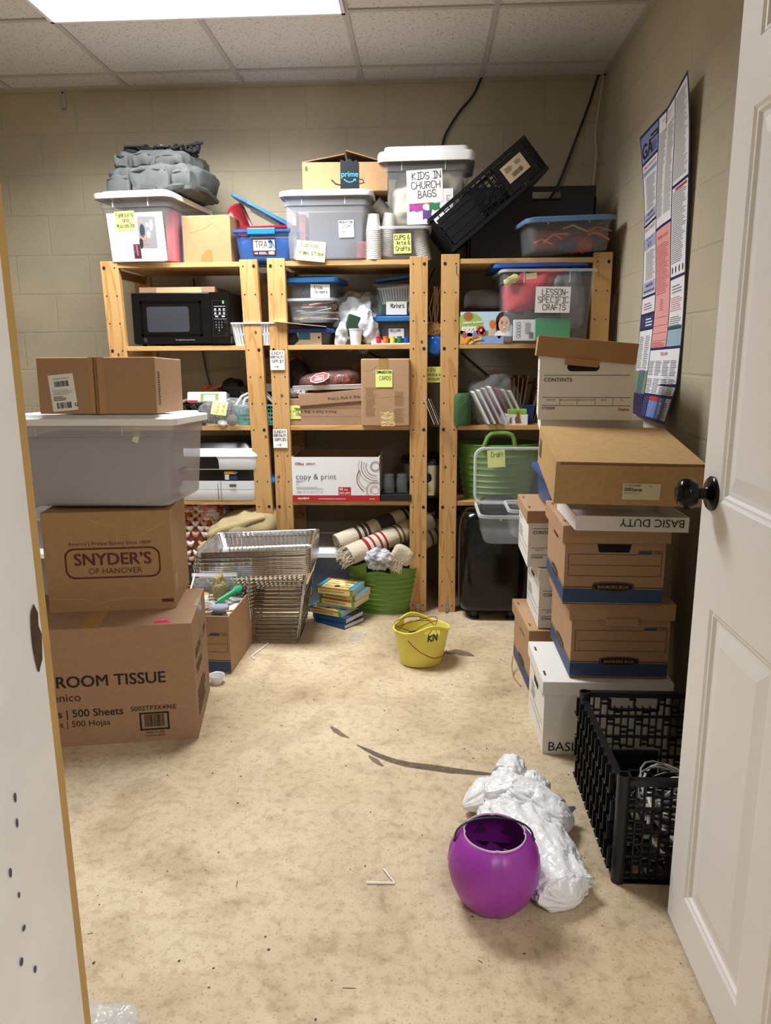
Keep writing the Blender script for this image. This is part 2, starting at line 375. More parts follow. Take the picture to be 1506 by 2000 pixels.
ribbon([(697, 1455), (715, 1464), (740, 1476), (770, 1487), (800, 1494), (840, 1499), (880, 1505), (930, 1510), (960, 1512)], [.002, .008, .012, .014, .016, .018, .017, .012, .006], sm)
ribbon([(646, 1419), (656, 1427), (668, 1436), (682, 1442)], [.004, .012, .010, .003], sm2)
ribbon([(720, 1476), (733, 1486), (748, 1497)], [.003, .012, .004], sm2)
ribbon([(870, 1276), (890, 1273), (908, 1277), (926, 1282)], [.015, .03, .026, .006], sm2)  # patch right of the bucket: stain and cast shadow painted as one
rnd = random.Random(5)
for i in range(230):
    x, y = rnd.uniform(-1.4, .6), rnd.uniform(1.0, 3.4)
    if i < 26:
        a = rnd.uniform(0, PI); l = rnd.uniform(.008, .03); fl.line([(x, y), (x+l*math.cos(a), y+l*math.sin(a))], .0018, sm3)
    else:
        r = rnd.uniform(.0012, .0042); fl.poly([(x+r*rnd.uniform(.5, 1.3)*math.cos(t), y+r*rnd.uniform(.5, 1.3)*math.sin(t)) for t in (0, 1, 2, 3, 4, 5)], sm3)
struct(mb.build('floor'))
struct(MB().box(XL-.15, 1.1, YB, YB+.2, 0, 3.0, WALLX).build('wall_back'))
struct(MB().box(XR, 1.1, YF-.15, YB, 0, 3.0, WALLY).build('wall_right'))
struct(MB().box(XL-.15, XL, YF-.15, YB, 0, 3.0, WALLY).build('wall_left'))
mb = MB(); wf = mat('wall_front_paint', 'b2a78f', .85, var=.05)
mb.box(XL, -.45, YF-.13, YF, 0, 3.0, wf).box(.64, XR, YF-.13, YF, 0, 3.0, wf).box(-.45, .64, YF-.13, YF, 2.10, 3.0, wf)
struct(mb.build('wall_front'))
# door jamb on the left: white faces, tan painted inner edge, worn strike hole
jw = mat('jamb_white', 'dcd8d2', .5, var=.05, scale=12); jt = mat('jamb_tan', 'b08c50', .6, var=.08, scale=20)
mb = MB(); XJ = -.392
mb.box(-.45, XJ, YF-.16, YF-.010, 0, 2.06, jw).box(-.45, XJ, YF-.010, YF+.004, 0, 2.06, jt)
jf = plane(mb, (XJ, YF-.033, 0), (0, 1, 0), (0, 0, 1))
hole = mat('raw_wood_hole', '4a3020', .9, var=.3, scale=60)
rnd = random.Random(2)
jf.poly([(.001+.009*(1+math.cos(t))*rnd.uniform(.85, 1.1), 1.02+.036*math.sin(t)*rnd.uniform(.9, 1.1)) for t in [2*PI*k/18 for k in range(18)]], hole, 2)
for i in range(10): jf.ell(-rnd.uniform(.035, .085), .98-i*.032+rnd.uniform(-.01, .01), .0025*rnd.uniform(.6, 1.3), .004*rnd.uniform(.6, 1.4), mat('jamb_chip', '4d4657', .8), 2, 8)
struct(mb.build('trim_1'))
mb = MB(); mb.box(.613, .66, YF-.16, YF, 0, 2.06, jw).box(-.45, .66, YF-.16, YF, 2.06, 2.11, jw); struct(mb.build('trim_2'))

# ceiling: square tiles in a lay-in grid
tile = mat('ceiling_tile', 'd5cfca', .9); nt = tile.node_tree; N = nt.nodes; L = nt.links
tc = N.new('ShaderNodeTexCoord'); vz = N.new('ShaderNodeTexNoise'); vz.inputs['Scale'].default_value = 95; vz.inputs['Detail'].default_value = 3; L.new(tc.outputs['Object'], vz.inputs[0])
rp = N.new('ShaderNodeValToRGB'); rp.color_ramp.elements[0].position = .33; rp.color_ramp.elements[0].color = lin('a39c96'); rp.color_ramp.elements[1].position = .42; rp.color_ramp.elements[1].color = lin('d5cfca')
L.new(vz.outputs['Fac'], rp.inputs[0]); L.new(rp.outputs[0], N['Principled BSDF'].inputs['Base Color'])
tbar = mat('ceiling_bar', 'b9b3ae', .5)
mb = MB(); mb.box(XL-.15, 1.1, YF-.15, YB+.1, ZC, ZC+.03, tile)
for k in range(7):
    x = .285-.61*k+.61
    if x < XR: mb.box(x-.012, x+.012, YF, YB, ZC-.006, ZC, tbar)
for k in range(6):
    y = 3.965-.61*k; mb.box(XL, XR, y-.012, y+.012, ZC-.0065, ZC, tbar)
mb.box(XL, XR, YB-.02, YB, ZC-.007, ZC, tbar).box(XR-.02, XR, YF, YB, ZC-.007, ZC, tbar)
struct(mb.build('ceiling'))
def ceiling_light(x0, x1, y0, y1, label):
    t = T('ceiling_light', label, 'ceiling light', ((x0+x1)/2, (y0+y1)/2, ZC-.007)); w, d = (x1-x0)/2, (y1-y0)/2
    mb = MB(); fw = mat('light_frame', 'e8e8e8', .4)
    for a in ((-w, w, -d, -d+.015), (-w, w, d-.015, d), (-w, -w+.015, -d, d), (w-.015, w, -d, d)): mb.box(*a, -.012, 0, fw)
    mb.build('frame', t)
    MB().box(-w+.015, w-.015, -d+.015, d-.015, -.006, 0, mat('lit_diffuser', 'f2f6ff', .5, emit=LAMP)).build('diffuser', t)
ceiling_light(-1.545, -.325, 2.745, 3.355, 'lit white fluorescent panel set in the tiled ceiling')

# six-panel white door, open into the room against the right side
dw = mat('door_white', 'f3f0ee', .42, bump=.05, bscale=40, stretch=(8, 8, .6))
XD, Y0, Y1, DH = .578, .72, 1.545, 2.03
mb = MB()
pz = [(.117, .79), (1.01, 1.72), (1.83, 1.955)]; st = .088
py = [(Y0+st+.01, (Y0+Y1)/2-.045), ((Y0+Y1)/2+.045, Y1-st)]
ys = [Y0, py[0][0], py[0][1], py[1][0], py[1][1], Y1]; zs = [.008] + [z for p in pz for z in p] + [DH]
for i in range(5):
    for j in range(len(zs)-1):
        if i % 2 and j % 2: continue
        mb.box(XD, XD+.035, ys[i], ys[i+1], zs[j], zs[j+1], dw)
for a, b in py:
    for c, d in pz:
        R = lambda i, x: [Vector((XD+x, a+i, c+i)), Vector((XD+x, a+i, d-i)), Vector((XD+x, b-i, d-i)), Vector((XD+x, b-i, c+i))]
        mb.loft([R(0, 0), R(.006, .004), R(.011, .0045), R(.016, .010), R(.026, .010), R(.058, .003)], dw, False, True)
        mb.box(XD+.022, XD+.035, a, b, c, d, dw)
dr = struct(mb.build('door_1', loc=(0, 0, 0)))
bz = mat('dark_bronze', '17120f', .15, .6)
mb = MB(); M = Matrix.Translation((XD, Y1-.052, 1.02)) @ Matrix.Rotation(-PI/2, 4, 'Y')
mb.lathe([(0, 0), (.035, 0), (.035, .004), (.031, .008), (.018, .011), (.013, .016), (.013, .028), (.017, .031), (.0275, .036), (.031, .044), (.0315, .052), (.029, .062), (.021, .069), (.009, .0715), (0, .072)], bz, 32, cap0=False, M=M)
kb = mb.build('door_knob', dr, smooth=True); kb['label'] = 'dark bronze round knob'

# ---------------------------------------------------------------- shelving units
WP, WS, WY = wood('pine_upright', 2, 'c49a62'), wood('pine_shelf', 0, 'c69e66'), wood('pine_rail', 1, 'bd9363')
SH = [1.724, 1.339, .953, .578]; YS, SD = 3.62, .45
hole_m = mat('bolt_hole', '14100d', .8); zincm = mat('zinc', 'a8a8a4', .35, 1)
def unit(x0, x1, lean, label, feet=(), top=1.735, hook=False, knots=((.4, 1.6), (.6, 1.1))):
    cx = (x0+x1)/2; t = T('shelving_unit', label, 'shelving unit', (cx, YS, 0)); w = x1-x0; pw = .085
    sh = lambda p: Vector((p.x-lean*p.z, p.y, p.z))
    rnd = random.Random(label)
    for sx in (-1, 1):
        for back in (0, 1):
            a = -w/2 if sx < 0 else w/2-pw
            y = SD-.036 if back else 0
            mb = MB(); mb.box(a, a+pw, y, y+.036, 0, top if not back else top-.02, WP)
            f = plane(mb, (a, y, 0), (1, 0, 0), (0, 0, 1))
            z = .035
            while z < top:
                for u in (.2, .8):
                    big = any(abs(z-(q-.02)) < .066 for q in SH) and (u < .5) == (sx < 0)
                    if back: big = False
                    f.ell(pw*u, z, .0075 if big else .0035, .0085 if big else .0038, hole_m, 1, 10)
                z += .1283
            for ku, kz in [q for q in knots if q[1]-.2*sx < 1.66]: f.ell(pw*((ku+sx*.17) % .8+.1), kz-.2*sx, .006, .008, mat('knot', '6b4423', .7), 1, 12)
            mb.build('upright', t, bevel=.002, xf=sh)
    for z in SH:
        MB().box(-w/2+pw, w/2-pw, .004, SD-.04, z-.022, z, WS).build('shelf', t, bevel=.0015, xf=sh)
        for sx in (-1, 1):
            a = -w/2+pw*.5 if sx < 0 else w/2-pw*.5-.02
            MB().box(a, a+.02, .037, SD-.037, z-.062, z-.024, WY).build('rail', t, xf=sh)
    mb = MB(); cz = (SH[1]+SH[2])/2
    for sx in (-1, 1):
        mb.tube([(sx*(w/2-.05), SD-.005, SH[1]-.05), (0, SD-.005, SH[1]-.3), (-sx*(w/2-.05), SD-.005, SH[2]-.2)], .0016, zincm, 5)
    b = mb.build('cross_brace', t, xf=sh)
    for sx in feet:
        mb = MB(); a = -w/2+pw/2 if sx < 0 else w/2-pw/2
        mb.box(a-.008, a+.008, -.004, 0, .002, .045, zincm).box(a-.008, a+.008, -.024, 0, .0006, .003, zincm)
        f = plane(mb, (a-.008, -.004, .002), (1, 0, 0), (0, 0, 1))
        for q in (.018, .034): f.ell(.008, q, .0025, .0025, hole_m, 1, 8)
        mb.build('floor_bracket', t)
    if hook:
        mb = MB(); mb.tube([(-w/2+.07, 0, 1.66), (-w/2+.07, -.022, 1.66), (-w/2+.07, -.022, 1.685), (-w/2+.07, -.012, 1.692)], .0025, zincm); mb.build('cup_hook', t)
    return t
u1 = unit(-1.498, -.745, .024, 'leaning pine shelving unit with a black microwave, left of the three', top=1.733)
u2 = unit(-.740, .016, 0, 'pine shelving unit with two taped paper arrow signs, middle of the three', feet=(1,), top=1.737, knots=((.4, 1.55), (.65, .9), (.3, .5)))
u3 = unit(.078, .862, 0, 'pine shelving unit against the corner by the right wall', feet=(-1,), top=1.745, hook=True, knots=((.5, 1.5), (.4, .55)))
# paper signs taped on the middle unit's left upright
for z in (1.268, .891):
    mb = MB(); f = plane(mb, (-.372, -.004, z), (1, 0, 0), (0, 0, 1))
    note(u2, f, -.006, -.045, .070, .092, PAPER, [('SUNDAY', .004, .014), ('HOSPITALITY', .003, .0105), ('SUPPLIES', .008, .013), ('>', .018, .018)], lw=.0016, lead=1.6, name='paper_sign', label='white paper sign with an arrow')
# ---------------------------------------------------------------- cardboard boxes
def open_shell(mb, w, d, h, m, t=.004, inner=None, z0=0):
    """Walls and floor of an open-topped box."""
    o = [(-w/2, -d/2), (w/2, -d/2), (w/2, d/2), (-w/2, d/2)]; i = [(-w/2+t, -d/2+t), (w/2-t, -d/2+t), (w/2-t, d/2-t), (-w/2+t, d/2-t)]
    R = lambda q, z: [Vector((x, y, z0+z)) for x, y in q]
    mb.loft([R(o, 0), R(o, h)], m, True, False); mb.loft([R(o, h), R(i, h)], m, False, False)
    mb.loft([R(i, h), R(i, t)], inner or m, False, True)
def cbox(label, loc, w, d, h, m, rot=0, art=None, tape='top', cat='box', name='cardboard_box', group=None, parts=None, bevel=.003):
    t = T(name, label, cat, loc, rot, group)
    mb = MB(); mb.box(-w/2, w/2, -d/2, d/2, 0, h, m)
    if art: art(mb, w, d, h)
    b = mb.build('body', t, bevel=bevel)
    if tape:
        mb = MB(); f = face(mb, w, d, h, 'top'); f.rect(w*.5-.024, 0, .048, d, TAPE, 1)
        f2 = face(mb, w, d, h, 'front'); f2.rect(w*.5-.024, h-.05, .048, .05, TAPE, 1)
        if tape != 'none': mb.build('tape', t)
    if parts: parts(t, w, d, h)
    return t

# --- left stack
TIS = (-.775, 2.315); RT = math.radians(10.2); tw, td, th = .66, .385, .42
def rotc(fr, rot, w, d): # centre of a box from its front right corner
    c, s = math.cos(rot), math.sin(rot); return (fr[0]-c*w/2-s*d/2, fr[1]-s*w/2+c*d/2)
cx, cy = rotc(TIS, RT, tw, td)
def art_tissue(mb, w, d, h):
    f = face(mb, w, d, h, 'front')
    f.text('BATHROOM TISSUE', w-.095, .215, .057, INK, bold=.016, align='RIGHT')
    f.text('Papel higi\u00e9nico', .285, .165, .042, INK, align='RIGHT')
    f.text('96 Rolls | 500 Sheets', .418, .108, .038, INK, bold=.012, align='RIGHT')
    f.text('96 Rollos | 500 Hojas', .372, .072, .031, INK, align='RIGHT')
    f.text('5002TP3X496E', w-.143, .116, .024, INK, bold=.006, align='CENTER')
    f.frame(w-.192, .042, .098, .066, .006, INK, 2); f.bars(w-.176, .055, .066, .045, n=22)
    f.text('Made in USA', w-.143, .030, .012, INK, align='CENTER'); f.text('Hecho en EEUU', w-.143, .019, .010, INK, align='CENTER')
    r = face(mb, w, d, h, 'right')
    q = r.sub(.05, .27, 0); q.text('BATHROOM', 0, 0, .05, INK, bold=.02); q.text('TISSUE', .0, -.06, .05, INK, bold=.02)
    r.greek(.05, .06, .22, .1, 5, INK)
    tp = face(mb, w, d, h, 'top'); tp.rect(w*.5-.03, 0, .06, d, TAPE, 1)
t1 = cbox('large brown bathroom tissue carton on the floor, bottom of the left stack', (cx, cy, 0), tw, td, th, CARDT, RT, art_tissue, tape=None, bevel=.006)
mb = MB(); f = face(mb, tw, td, th, 'top'); g = f.sub(tw-.125, .015, .05); pk = mat('pink_label', 'ff2f6e', .6); g.rect(0, 0, .05, .026, pk, 1); g.text('FOR 600', .004, .008, .011, INK, bold=.02)
mb.build('pink_label', t1)
mb = MB(); mb.box(tw/2-.012, tw/2+.0015, -td*.05, td*.2, th*.55, th+.0015, mat('shipping_tape', 'cfc0a4', .12, trans=.4)); mb.build('clear_tape', t1)
w, d, h = .43, .30, .355; RS = math.radians(8.5)
cx, cy = rotc((-.876, 2.462), RS, w, d)
def art_sny(mb, w, d, h):
    f = face(mb, w, d, h, 'front'); X, Y = w*.53, h*.49
    pts = []
    W2, H2, r = .158, .052, .03
    for sx, sy, a in ((1, -1, -PI/2), (1, 1, 0), (-1, 1, PI/2), (-1, -1, PI)):
        for i in range(7):
            t = a+PI/2*i/6; pts.append((X+sx*(W2-r)+r*math.cos(t), Y+sy*(H2-r)+r*math.sin(t)*.9+.006*math.cos((sx*(W2-r)+r*math.cos(t))/W2*1.3)*sy))
    f.line(pts+[pts[0]], .006, BROWN, 2)
    f.text("SNYDER\u2019S", X, Y-.006, .060, BROWN, bold=.022, align='CENTER'); f.text('OF HANOVER', X+.006, Y-.038, .029, BROWN, align='CENTER')
    f.text('America\u2019s Pretzel Bakery Since 1909*', X-.004, Y+.064, .0185, BROWN, align='CENTER')
    f.rect(w-.045, .025, .04, .012, BROWN, 2)
    cr = mat('card_crease', 'c59d6b', .8)
    f.line([(.005, .05), (.12, .045), (.16, .025), (.26, .047), (.38, .04), (.425, .052)], .0022, cr, 1); f.line([(.13, h-.01), (.2, h-.045), (.25, h-.05)], .0022, cr, 1); f.line([(.24, h-.09), (.33, h-.085), (.41, h-.04)], .0022, cr, 1)
    r = face(mb, w, d, h, 'right'); r.greek(.03, .06, .035, .06, 9, mat('pale_print', 'd8c6a8', .7)); r.line([(.02, .3), (.26, .3)], .003, cr, 1)
t2 = cbox('brown pretzel carton with dark red printing, standing on the tissue carton', (cx, cy, th), w, d, h, CARDS, RS, art_sny, tape=None, bevel=.006)
SZ = th+h

def tote(label, loc, w, d, h, rot=0, body=None, lid=None, taper=.87, cat='storage tote', name='storage_tote', group=None, r=.03, lidh=.03, ribs=True, lidlabel=None, latch=None, lidgrow=.014, inside=None, rotx=0, roty=0):
    """A see-through tote: tapered tub with a rolled rim, and a lid with raised centre."""
    t = T(name, label, cat, loc, (rotx, roty, rot), group); body = body or CLEAR
    k = lambda z: taper+(1-taper)*z/h
    mb = MB()
    rings = [rr(w*k(z)*s, d*k(z)*s, r, z) for z, s in ((0, .96), (.006, .99), (.014, 1), (h*.80, 1))]
    w1, d1 = w*k(h*.8), d*k(h*.8)
    rings += [rr(w1+.010, d1+.010, r, h*.81), rr(w+.006, d+.006, r, h-.012)]
    mb.loft(rings, body, True, False)
    rim = [rr(w+.006, d+.006, r, h-.012), rr(w+.024, d+.024, r+.006, h-.012), rr(w+.026, d+.026, r+.006, h), rr(w+.004, d+.004, r, h)]
    mb.loft(rim, mat('tote_rim', 'e6eaee', .3, trans=.45) if body in (CLEAR, CLEARB) else body, False, False)
    if ribs:
        for sx in (-.28, .22):
            x = sx*w; mb.box(x-.002, x+.002, -d/2-.004, -d/2+.004, h*.82, h-.012, mat('tote_rim', 'e6eaee', .3, trans=.45))
    mb.build('body', t, smooth=True, angle=50)
    if lid:
        mb = MB(); g = lidgrow; W, Dp = w+.026+g, d+.026+g; z = h-.004
        mb.loft([rr(W-.006, Dp-.006, r, z-.014), rr(W, Dp, r+.008, z-.012), rr(W, Dp, r+.008, z+lidh*.35), rr(W-.012, Dp-.012, r+.004, z+lidh*.55), rr(W-.05, Dp-.05, r, z+lidh*.55), rr(W-.062, Dp-.062, r, z+lidh), rr(W-.085, Dp-.085, r, z+lidh), rr(W-.095, Dp-.095, r, z+lidh*.8)], lid, False, True)
        o = mb.build('lid', t, smooth=True, angle=35)
        if lidlabel: o['label'] = lidlabel
    if latch:
        for sx in (-1, 1):
            mb = MB(); mb.box(sx*(w/2+.008)-.006, sx*(w/2+.008)+.006, -.05, .05, h-.035, h+.012, latch); mb.build('latch', t, bevel=.002)
    return t
def ftilt(mb, w, d, h, taper=.87, side='front'):
    """Drawing frame on the sloping front (or side) of a tote."""
    if side == 'front':
        y0, y1 = -d/2*taper, -d/2*(taper+(1-taper)*.8); return plane(mb, (-w/2, y0-.001, 0), (1, 0, 0), (0, y1-y0, h*.8))
    x0, x1 = w/2*taper, w/2*(taper+(1-taper)*.8); return plane(mb, (x0+.001, -d/2, 0), (0, 1, 0), (x1-x0, 0, h*.8))

tb = tote('long clear tote with a flat white lid, on top of the pretzel carton', (-1.145, 2.635, SZ+.008), .59, .40, .295, math.radians(1), CLEARH, WPL, taper=.93, lidh=.022, rotx=math.radians(-2.2), lidlabel='white snap-on lid')
mb = MB(); f = ftilt(mb, .59, .40, .295, .93)
note(tb, f, .455, .225, .021, .036, mat('worn_label', 'ded8c6', .7), [], ang=-.35, name='sticker', label='small worn cream sticker')
mb = MB(); f = ftilt(mb, .59, .40, .295, .93, 'right'); f.sub(.1, .1).hand('mapn', 0, 0, .03, GREYI, .002); mb.build('marker_writing', tb)
rs = mat('folded_cloth_lilac', 'aaa2ac', .9, var=.1, scale=8, bump=.3, bscale=6)
mb = MB(); mb.blob((0, 0, .115), (.255, .165, .115), rs, .22, .012, 7, 3)
mb.build('folded_cloth', None, smooth=True, loc=(-1.17, 2.64, SZ+.012)); tag(bpy.context.scene.objects['folded_cloth'], 'pale lilac folded cloth inside the long clear tote', 'cloth')
LZ = SZ+.295-.004+.026
def art_ship(mb, w, d, h):
    f = face(mb, w, d, h, 'front'); f.rect(w*.48, 0, .006, h, mat('card_seam', '76553a', .9), 2)
    f.rect(w*.44, 0, .03, h, mat('tape_sheen', 'b98f66', .25), 1) ; f.rect(w*.50, 0, .03, h, mat('tape_sheen', 'b98f66', .25), 1)
    r = face(mb, w, d, h, 'right'); r.greek(.02, .03, .02, h*.6, 14, INK)
t3 = cbox('brown shipping carton with a white address label, on the long tote lid', (-1.085, 2.575, LZ+.010), .40, .27, .185, CARD, 0, art_ship, tape=None); t3.rotation_euler = (math.radians(-2.2), 0, 0)
mb = MB(); f = face(mb, .40, .27, .185, 'front'); g = f.sub(.036, -.002, .09)
g.rect(.012, .008, .086, .120, PAPER, 1); g.text('WebstaurantStore', .055, .112, .0075, GREYI, align='CENTER', l=3); g.bars(.03, .088, .05, .018, l=3)
g.greek(.02, .062, .07, .018, 4, l=3, fill=.25); g.greek(.02, .043, .045, .016, 3, INK, l=3, fill=.4); g.bars(.028, .016, .05, .02, l=3, n=30, seed=9); g.text('G', .088, .020, .016, INK, l=3, bold=.02)
mb.build('address_label', t3)

# --- banker box of craft bits behind the tissue carton
w, d, h = .315, .41, .25
def oval_mark(f, x, y, a=.063, b=.0165, size=.0145):
    f.poly([(x+a*u, y+b*v) for u, v in ((-1, -.62), (-.6, -.9), (0, -1), (.6, -.9), (1, -.62), (1, .62), (.6, .9), (0, 1), (-.6, .9), (-1, .62))], INK, 2)
    f.line([(x+a*u*.94, y+b*v*.86) for u, v in ((-1, -.62), (-.6, -.9), (0, -1), (.6, -.9), (1, -.62), (1, .62), (.6, .9), (0, 1), (-.6, .9), (-1, .62), (-1, -.62))], .0009, CARD, 3)
    f.text('BANKERS BOX', x, y-size*.36, size, CARD, l=3, bold=.008, align='CENTER')
def art_bank(mb, w, d, h, sides=('front', 'left')):
    for sd in sides:
        f = face(mb, w, d, h, sd); L = w if sd != 'left' and sd != 'right' else d; nb = mat('line_navy', '1d2338', .7)
        f.rect(0, .008, L, .045, NAVY, 1); f.rect(0, .057, L, .0025, nb, 1); f.rect(0, .003, L, .0018, nb, 1)
        if sd == 'front':
            f.line([(.012, .165), (L-.085, .165), (L-.078, .177), (L-.01, .177), (L-.01, .095), (.012, .095), (.012, .165)], .0014, nb, 1); f.line([(.018, .130), (L-.015, .130)], .0012, nb, 1)
            f.poly([(L-.083, .166), (L-.042, .166), (L-.042, .175), (L-.077, .175)], NAVY, 2); f.text('12783', L-.039, .1665, .0105, nb)
        oval_mark(f, L*.5, .060)
def banker(label, loc, rot=0, w=.305, d=.39, h=.25, lid=True, lidz=0, flap=False, hole=True, group=None, lidrot=(0, 0, 0), m=None):
    t = T('banker_box', label, 'storage box', loc, rot, group)
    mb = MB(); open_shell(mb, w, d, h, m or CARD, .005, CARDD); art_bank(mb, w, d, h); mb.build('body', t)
    if hole:
        mb = MB(); f = face(mb, w, d, h, 'front'); f.poly([(w*.34, .172), (w*.64, .172), (w*.66, .198), (w*.32, .198)], mat('box_hole', '130f0d', .9), 2)
        f = face(mb, w, d, h, 'left'); f.poly([(d*.38, .18), (d*.62, .18), (d*.63, .2), (d*.37, .2)], mat('box_hole', '130f0d', .9), 2); mb.build('hand_hole', t)
    if lid:
        mb = MB(); W, Dp, lh = w+.022, d+.022, .055; z = h-lh+.008
        R = lambda q, zz, x=0: [Vector((sx*(W/2-x), sy*(Dp/2-x), zz)) for sx, sy in ((-1, -1), (1, -1), (1, 1), (-1, 1))]
        mb.loft([R(0, z, .004), R(0, z), R(0, z+lh)], m or CARD, False, True)
        f = plane(mb, (-W/2, -Dp/2, z), (1, 0, 0), (0, 0, 1)); q = plane(mb, (-W/2, Dp/2, z), (0, -1, 0), (0, 0, 1))
        if flap: mb.box(-.052, .052, -Dp/2-.006, -Dp/2+.002, z-.018, z+.008, CARD)
        for y in (.05, Dp-.08): plane(mb, (-W/2, -Dp/2, h+.008), (1, 0, 0), (0, 1, 0)).rect(.012, y, .006, .03, mat('slot_dark', '5b4129', .9), 1)
        mb.build('lid', t, bevel=.002, rot=lidrot)
    return t
bj = banker('open brown banker box of craft bits, beside the tissue carton', (-.945, 3.045, 0), math.radians(-2), .315, .40, .25, lid=False, hole=False)
def at_box(x, y, z): return Vector((-.945, 3.045, 0))+Matrix.Rotation(math.radians(-2), 3, 'Z') @ Vector((x, y, z))
# contents of that box
mb = MB(); mb.lathe([(.085, .08), (.100, .262), (.104, .262), (.100, .258), (.083, .09)], clear('clear_tub', 'e3e7ea', .16), 28, cap0=True)
o = mb.build('plastic_tub', None, smooth=True, loc=at_box(.045, .075, 0)); tag(o, 'round clear plastic tub standing in the craft box', 'tub')
def stick(name, label, cat, p, q, r, m, tip=None, group=None, tname='tip'):
    t = T(name, label, cat, p, (0, 0, 0), group); v = Vector(q)-Vector(p)
    MB().tube([(0, 0, 0), v], r, m, 8).build('handle', t, smooth=True)
    if tip: MB().tube([v, v*1.12, v*1.28], [r*1.1, r*1.6, r*.7], tip, 8).build(tname, t, smooth=True)
    return t
A = at_box
o = MB().blob((0, 0, 0), (.14, .18, .03), mat('craft_paper', 'd9d6cf', .8, var=.2, scale=25), .4, .012, 22, 3, 40, 20).build('craft_paper', None, smooth=True, loc=A(0, 0, .205)); tag(o, 'crumpled white paper layer filling the open craft box', 'paper')
brushw = mat('brush_wood', 'c98f4a', .4); grn = mat('green_handle', '1f8a50', .35); brs = mat('bristle', '9a8560', .9)
stick('paint_brush', 'wooden paint brush lying in the craft box', 'brush', A(-.09, -.17, .242), A(.0, -.07, .258), .006, brushw, brs, tname='bristles')
stick('paint_brush', 'green handled wide brush at the right of the craft box', 'brush', A(.04, -.10, .250), A(.12, .02, .285), .012, grn, mat('bristle_green', '2aa06a', .9), tname='bristles')
stick('marker_pen', 'dark green marker lying at the left of the craft box', 'pen', A(-.11, -.13, .25), A(-.01, -.05, .270), .0075, mat('deep_green', '0f5a3c', .4), mat('pen_tip', 'e8e8e4', .5))
stick('drinking_straw', 'white straw lying across the craft box contents', 'straw', A(-.09, -.10, .262), A(.03, -.06, .276), .004, WPL)
stick('drinking_straw', 'white straw standing up at the left of the craft box', 'straw', A(-.07, -.05, .25), A(-.055, .03, .36), .004, WPL)
for k, (x, y, hexc, lb) in enumerate(((-.03, .0, 'c9923f', 'mustard yellow'), (-.08, .04, '9c3d2f', 'rust red'), (.0, -.16, 'e7e5df', 'white'), (.10, -.14, '8a8f9a', 'blue grey'))):
    mb = MB(); mb.blob((0, 0, 0), (.038, .03, .016), mat('scrap_'+lb.split()[0], hexc, .8), .7, .008, 25, k, 18, 10)
    o = mb.build('craft_scrap', None, smooth=True, loc=A(x, y, .262)); tag(o, lb+' craft scrap lying in the open craft box', 'craft scrap')
rnd = random.Random(31)
for k in range(14):
    c_, n_ = (('e8e6e0', 'white'), ('b98a4a', 'tan'), ('2f7f5c', 'green'), ('9a4a3a', 'rust'), ('3a4a6c', 'navy'))[k % 5]
    p_ = A(rnd.uniform(-.08, .08), rnd.uniform(-.18, .10), rnd.uniform(.245, .268)); a_ = rnd.uniform(-.9, .9); L_ = rnd.uniform(.05, .11)
    o = MB().tube([(0, 0, 0), (L_*math.cos(a_), L_*math.sin(a_), rnd.uniform(-.004, .02))], rnd.uniform(.003, .0055), mat('cstick_'+n_, c_, .5), 6).build('craft_stick', None, smooth=True, loc=p_); tag(o, n_+' craft stick in the jumble inside the open craft box', 'craft stick', n_+' craft sticks in the craft box')
mb = MB(); mb.lathe([(.024, 0), (.036, .04), (.038, .041), (.036, .041), (.024, .003)], WPL, 20)
o = mb.build('paper_cup', None, smooth=True, loc=A(.045, -.145, .238), rot=(.3, .2, 0)); tag(o, 'small white cup lying in the open craft box', 'cup')
zb = clear('zip_bag_film', 'f2f4f6', .10, .08, bump=.8)
mb = MB(); mb.blob((0, 0, 0), (.09, .03, .05), zb, .8, .03, 14, 5); mb.box(-.10, .10, -.004, .004, .050, .065, clear('zip_strip', 'f4f5f6', .5))
o = mb.build('zip_bag', None, smooth=True, loc=A(.02, .05, .29), rot=(-.4, 0, .05)); tag(o, 'crumpled clear zip bag on top of the craft box', 'plastic bag')
mb = MB(); mb.blob((0, 0, 0), (.022, .022, .06), mat('glitter_gold', 'b6a878', .3, .6, bump=.8, bscale=200), .8, .015, 40, 2, 20, 14)
o = mb.build('gold_tinsel', None, smooth=True, loc=A(.06, .0, .305)); tag(o, 'bunch of silvery gold tinsel in the craft box', 'tinsel')
# floor litter
mb = MB(); mb.lathe([(.020, 0), (.030, .032), (.033, .033), (.0325, .036), (.029, .034), (.019, .003)], clear('cup_film', 'f0f1f2', .75), 24)
o = mb.build('portion_cup', None, smooth=True, loc=tuple(atZ(424, 1334))); tag(o, 'small translucent plastic cup on the floor by the tissue carton', 'cup')
def bent_straw(label, pts, hexc='f4f4f2'):
    p0 = atZ(*pts[0]); mb = MB(); P = [atZ(*p)-p0+Vector((0, 0, .0035)) for p in pts]; mb.tube(P, .0032, mat('straw_'+hexc, hexc, .4), 8)
    o = mb.build('drinking_straw', None, smooth=True, loc=p0); return tag(o, label, 'straw')
bent_straw('bent white straw lying on the floor by the wire racks', [(497, 1289), (491, 1283), (524, 1258)])
bent_straw('bent white straw alone in the middle of the foreground floor', [(716, 1726), (770, 1727), (750, 1700)])
p = atZ(697, 1244); mb = MB(); mb.grid(lambda u, v: Vector(((u-.5)*.07, (v-.5)*.10, .004+.006*mn.noise(Vector((u*5, v*5, 3))))), 12, 12, clear('wrapper_film', 'e9ebec', .25, .1, bump=.6))
o = mb.build('plastic_wrapper', None, smooth=True, loc=p, rot=(0, 0, -.1)); tag(o, 'flat clear square wrapper on the floor near the books', 'wrapper')
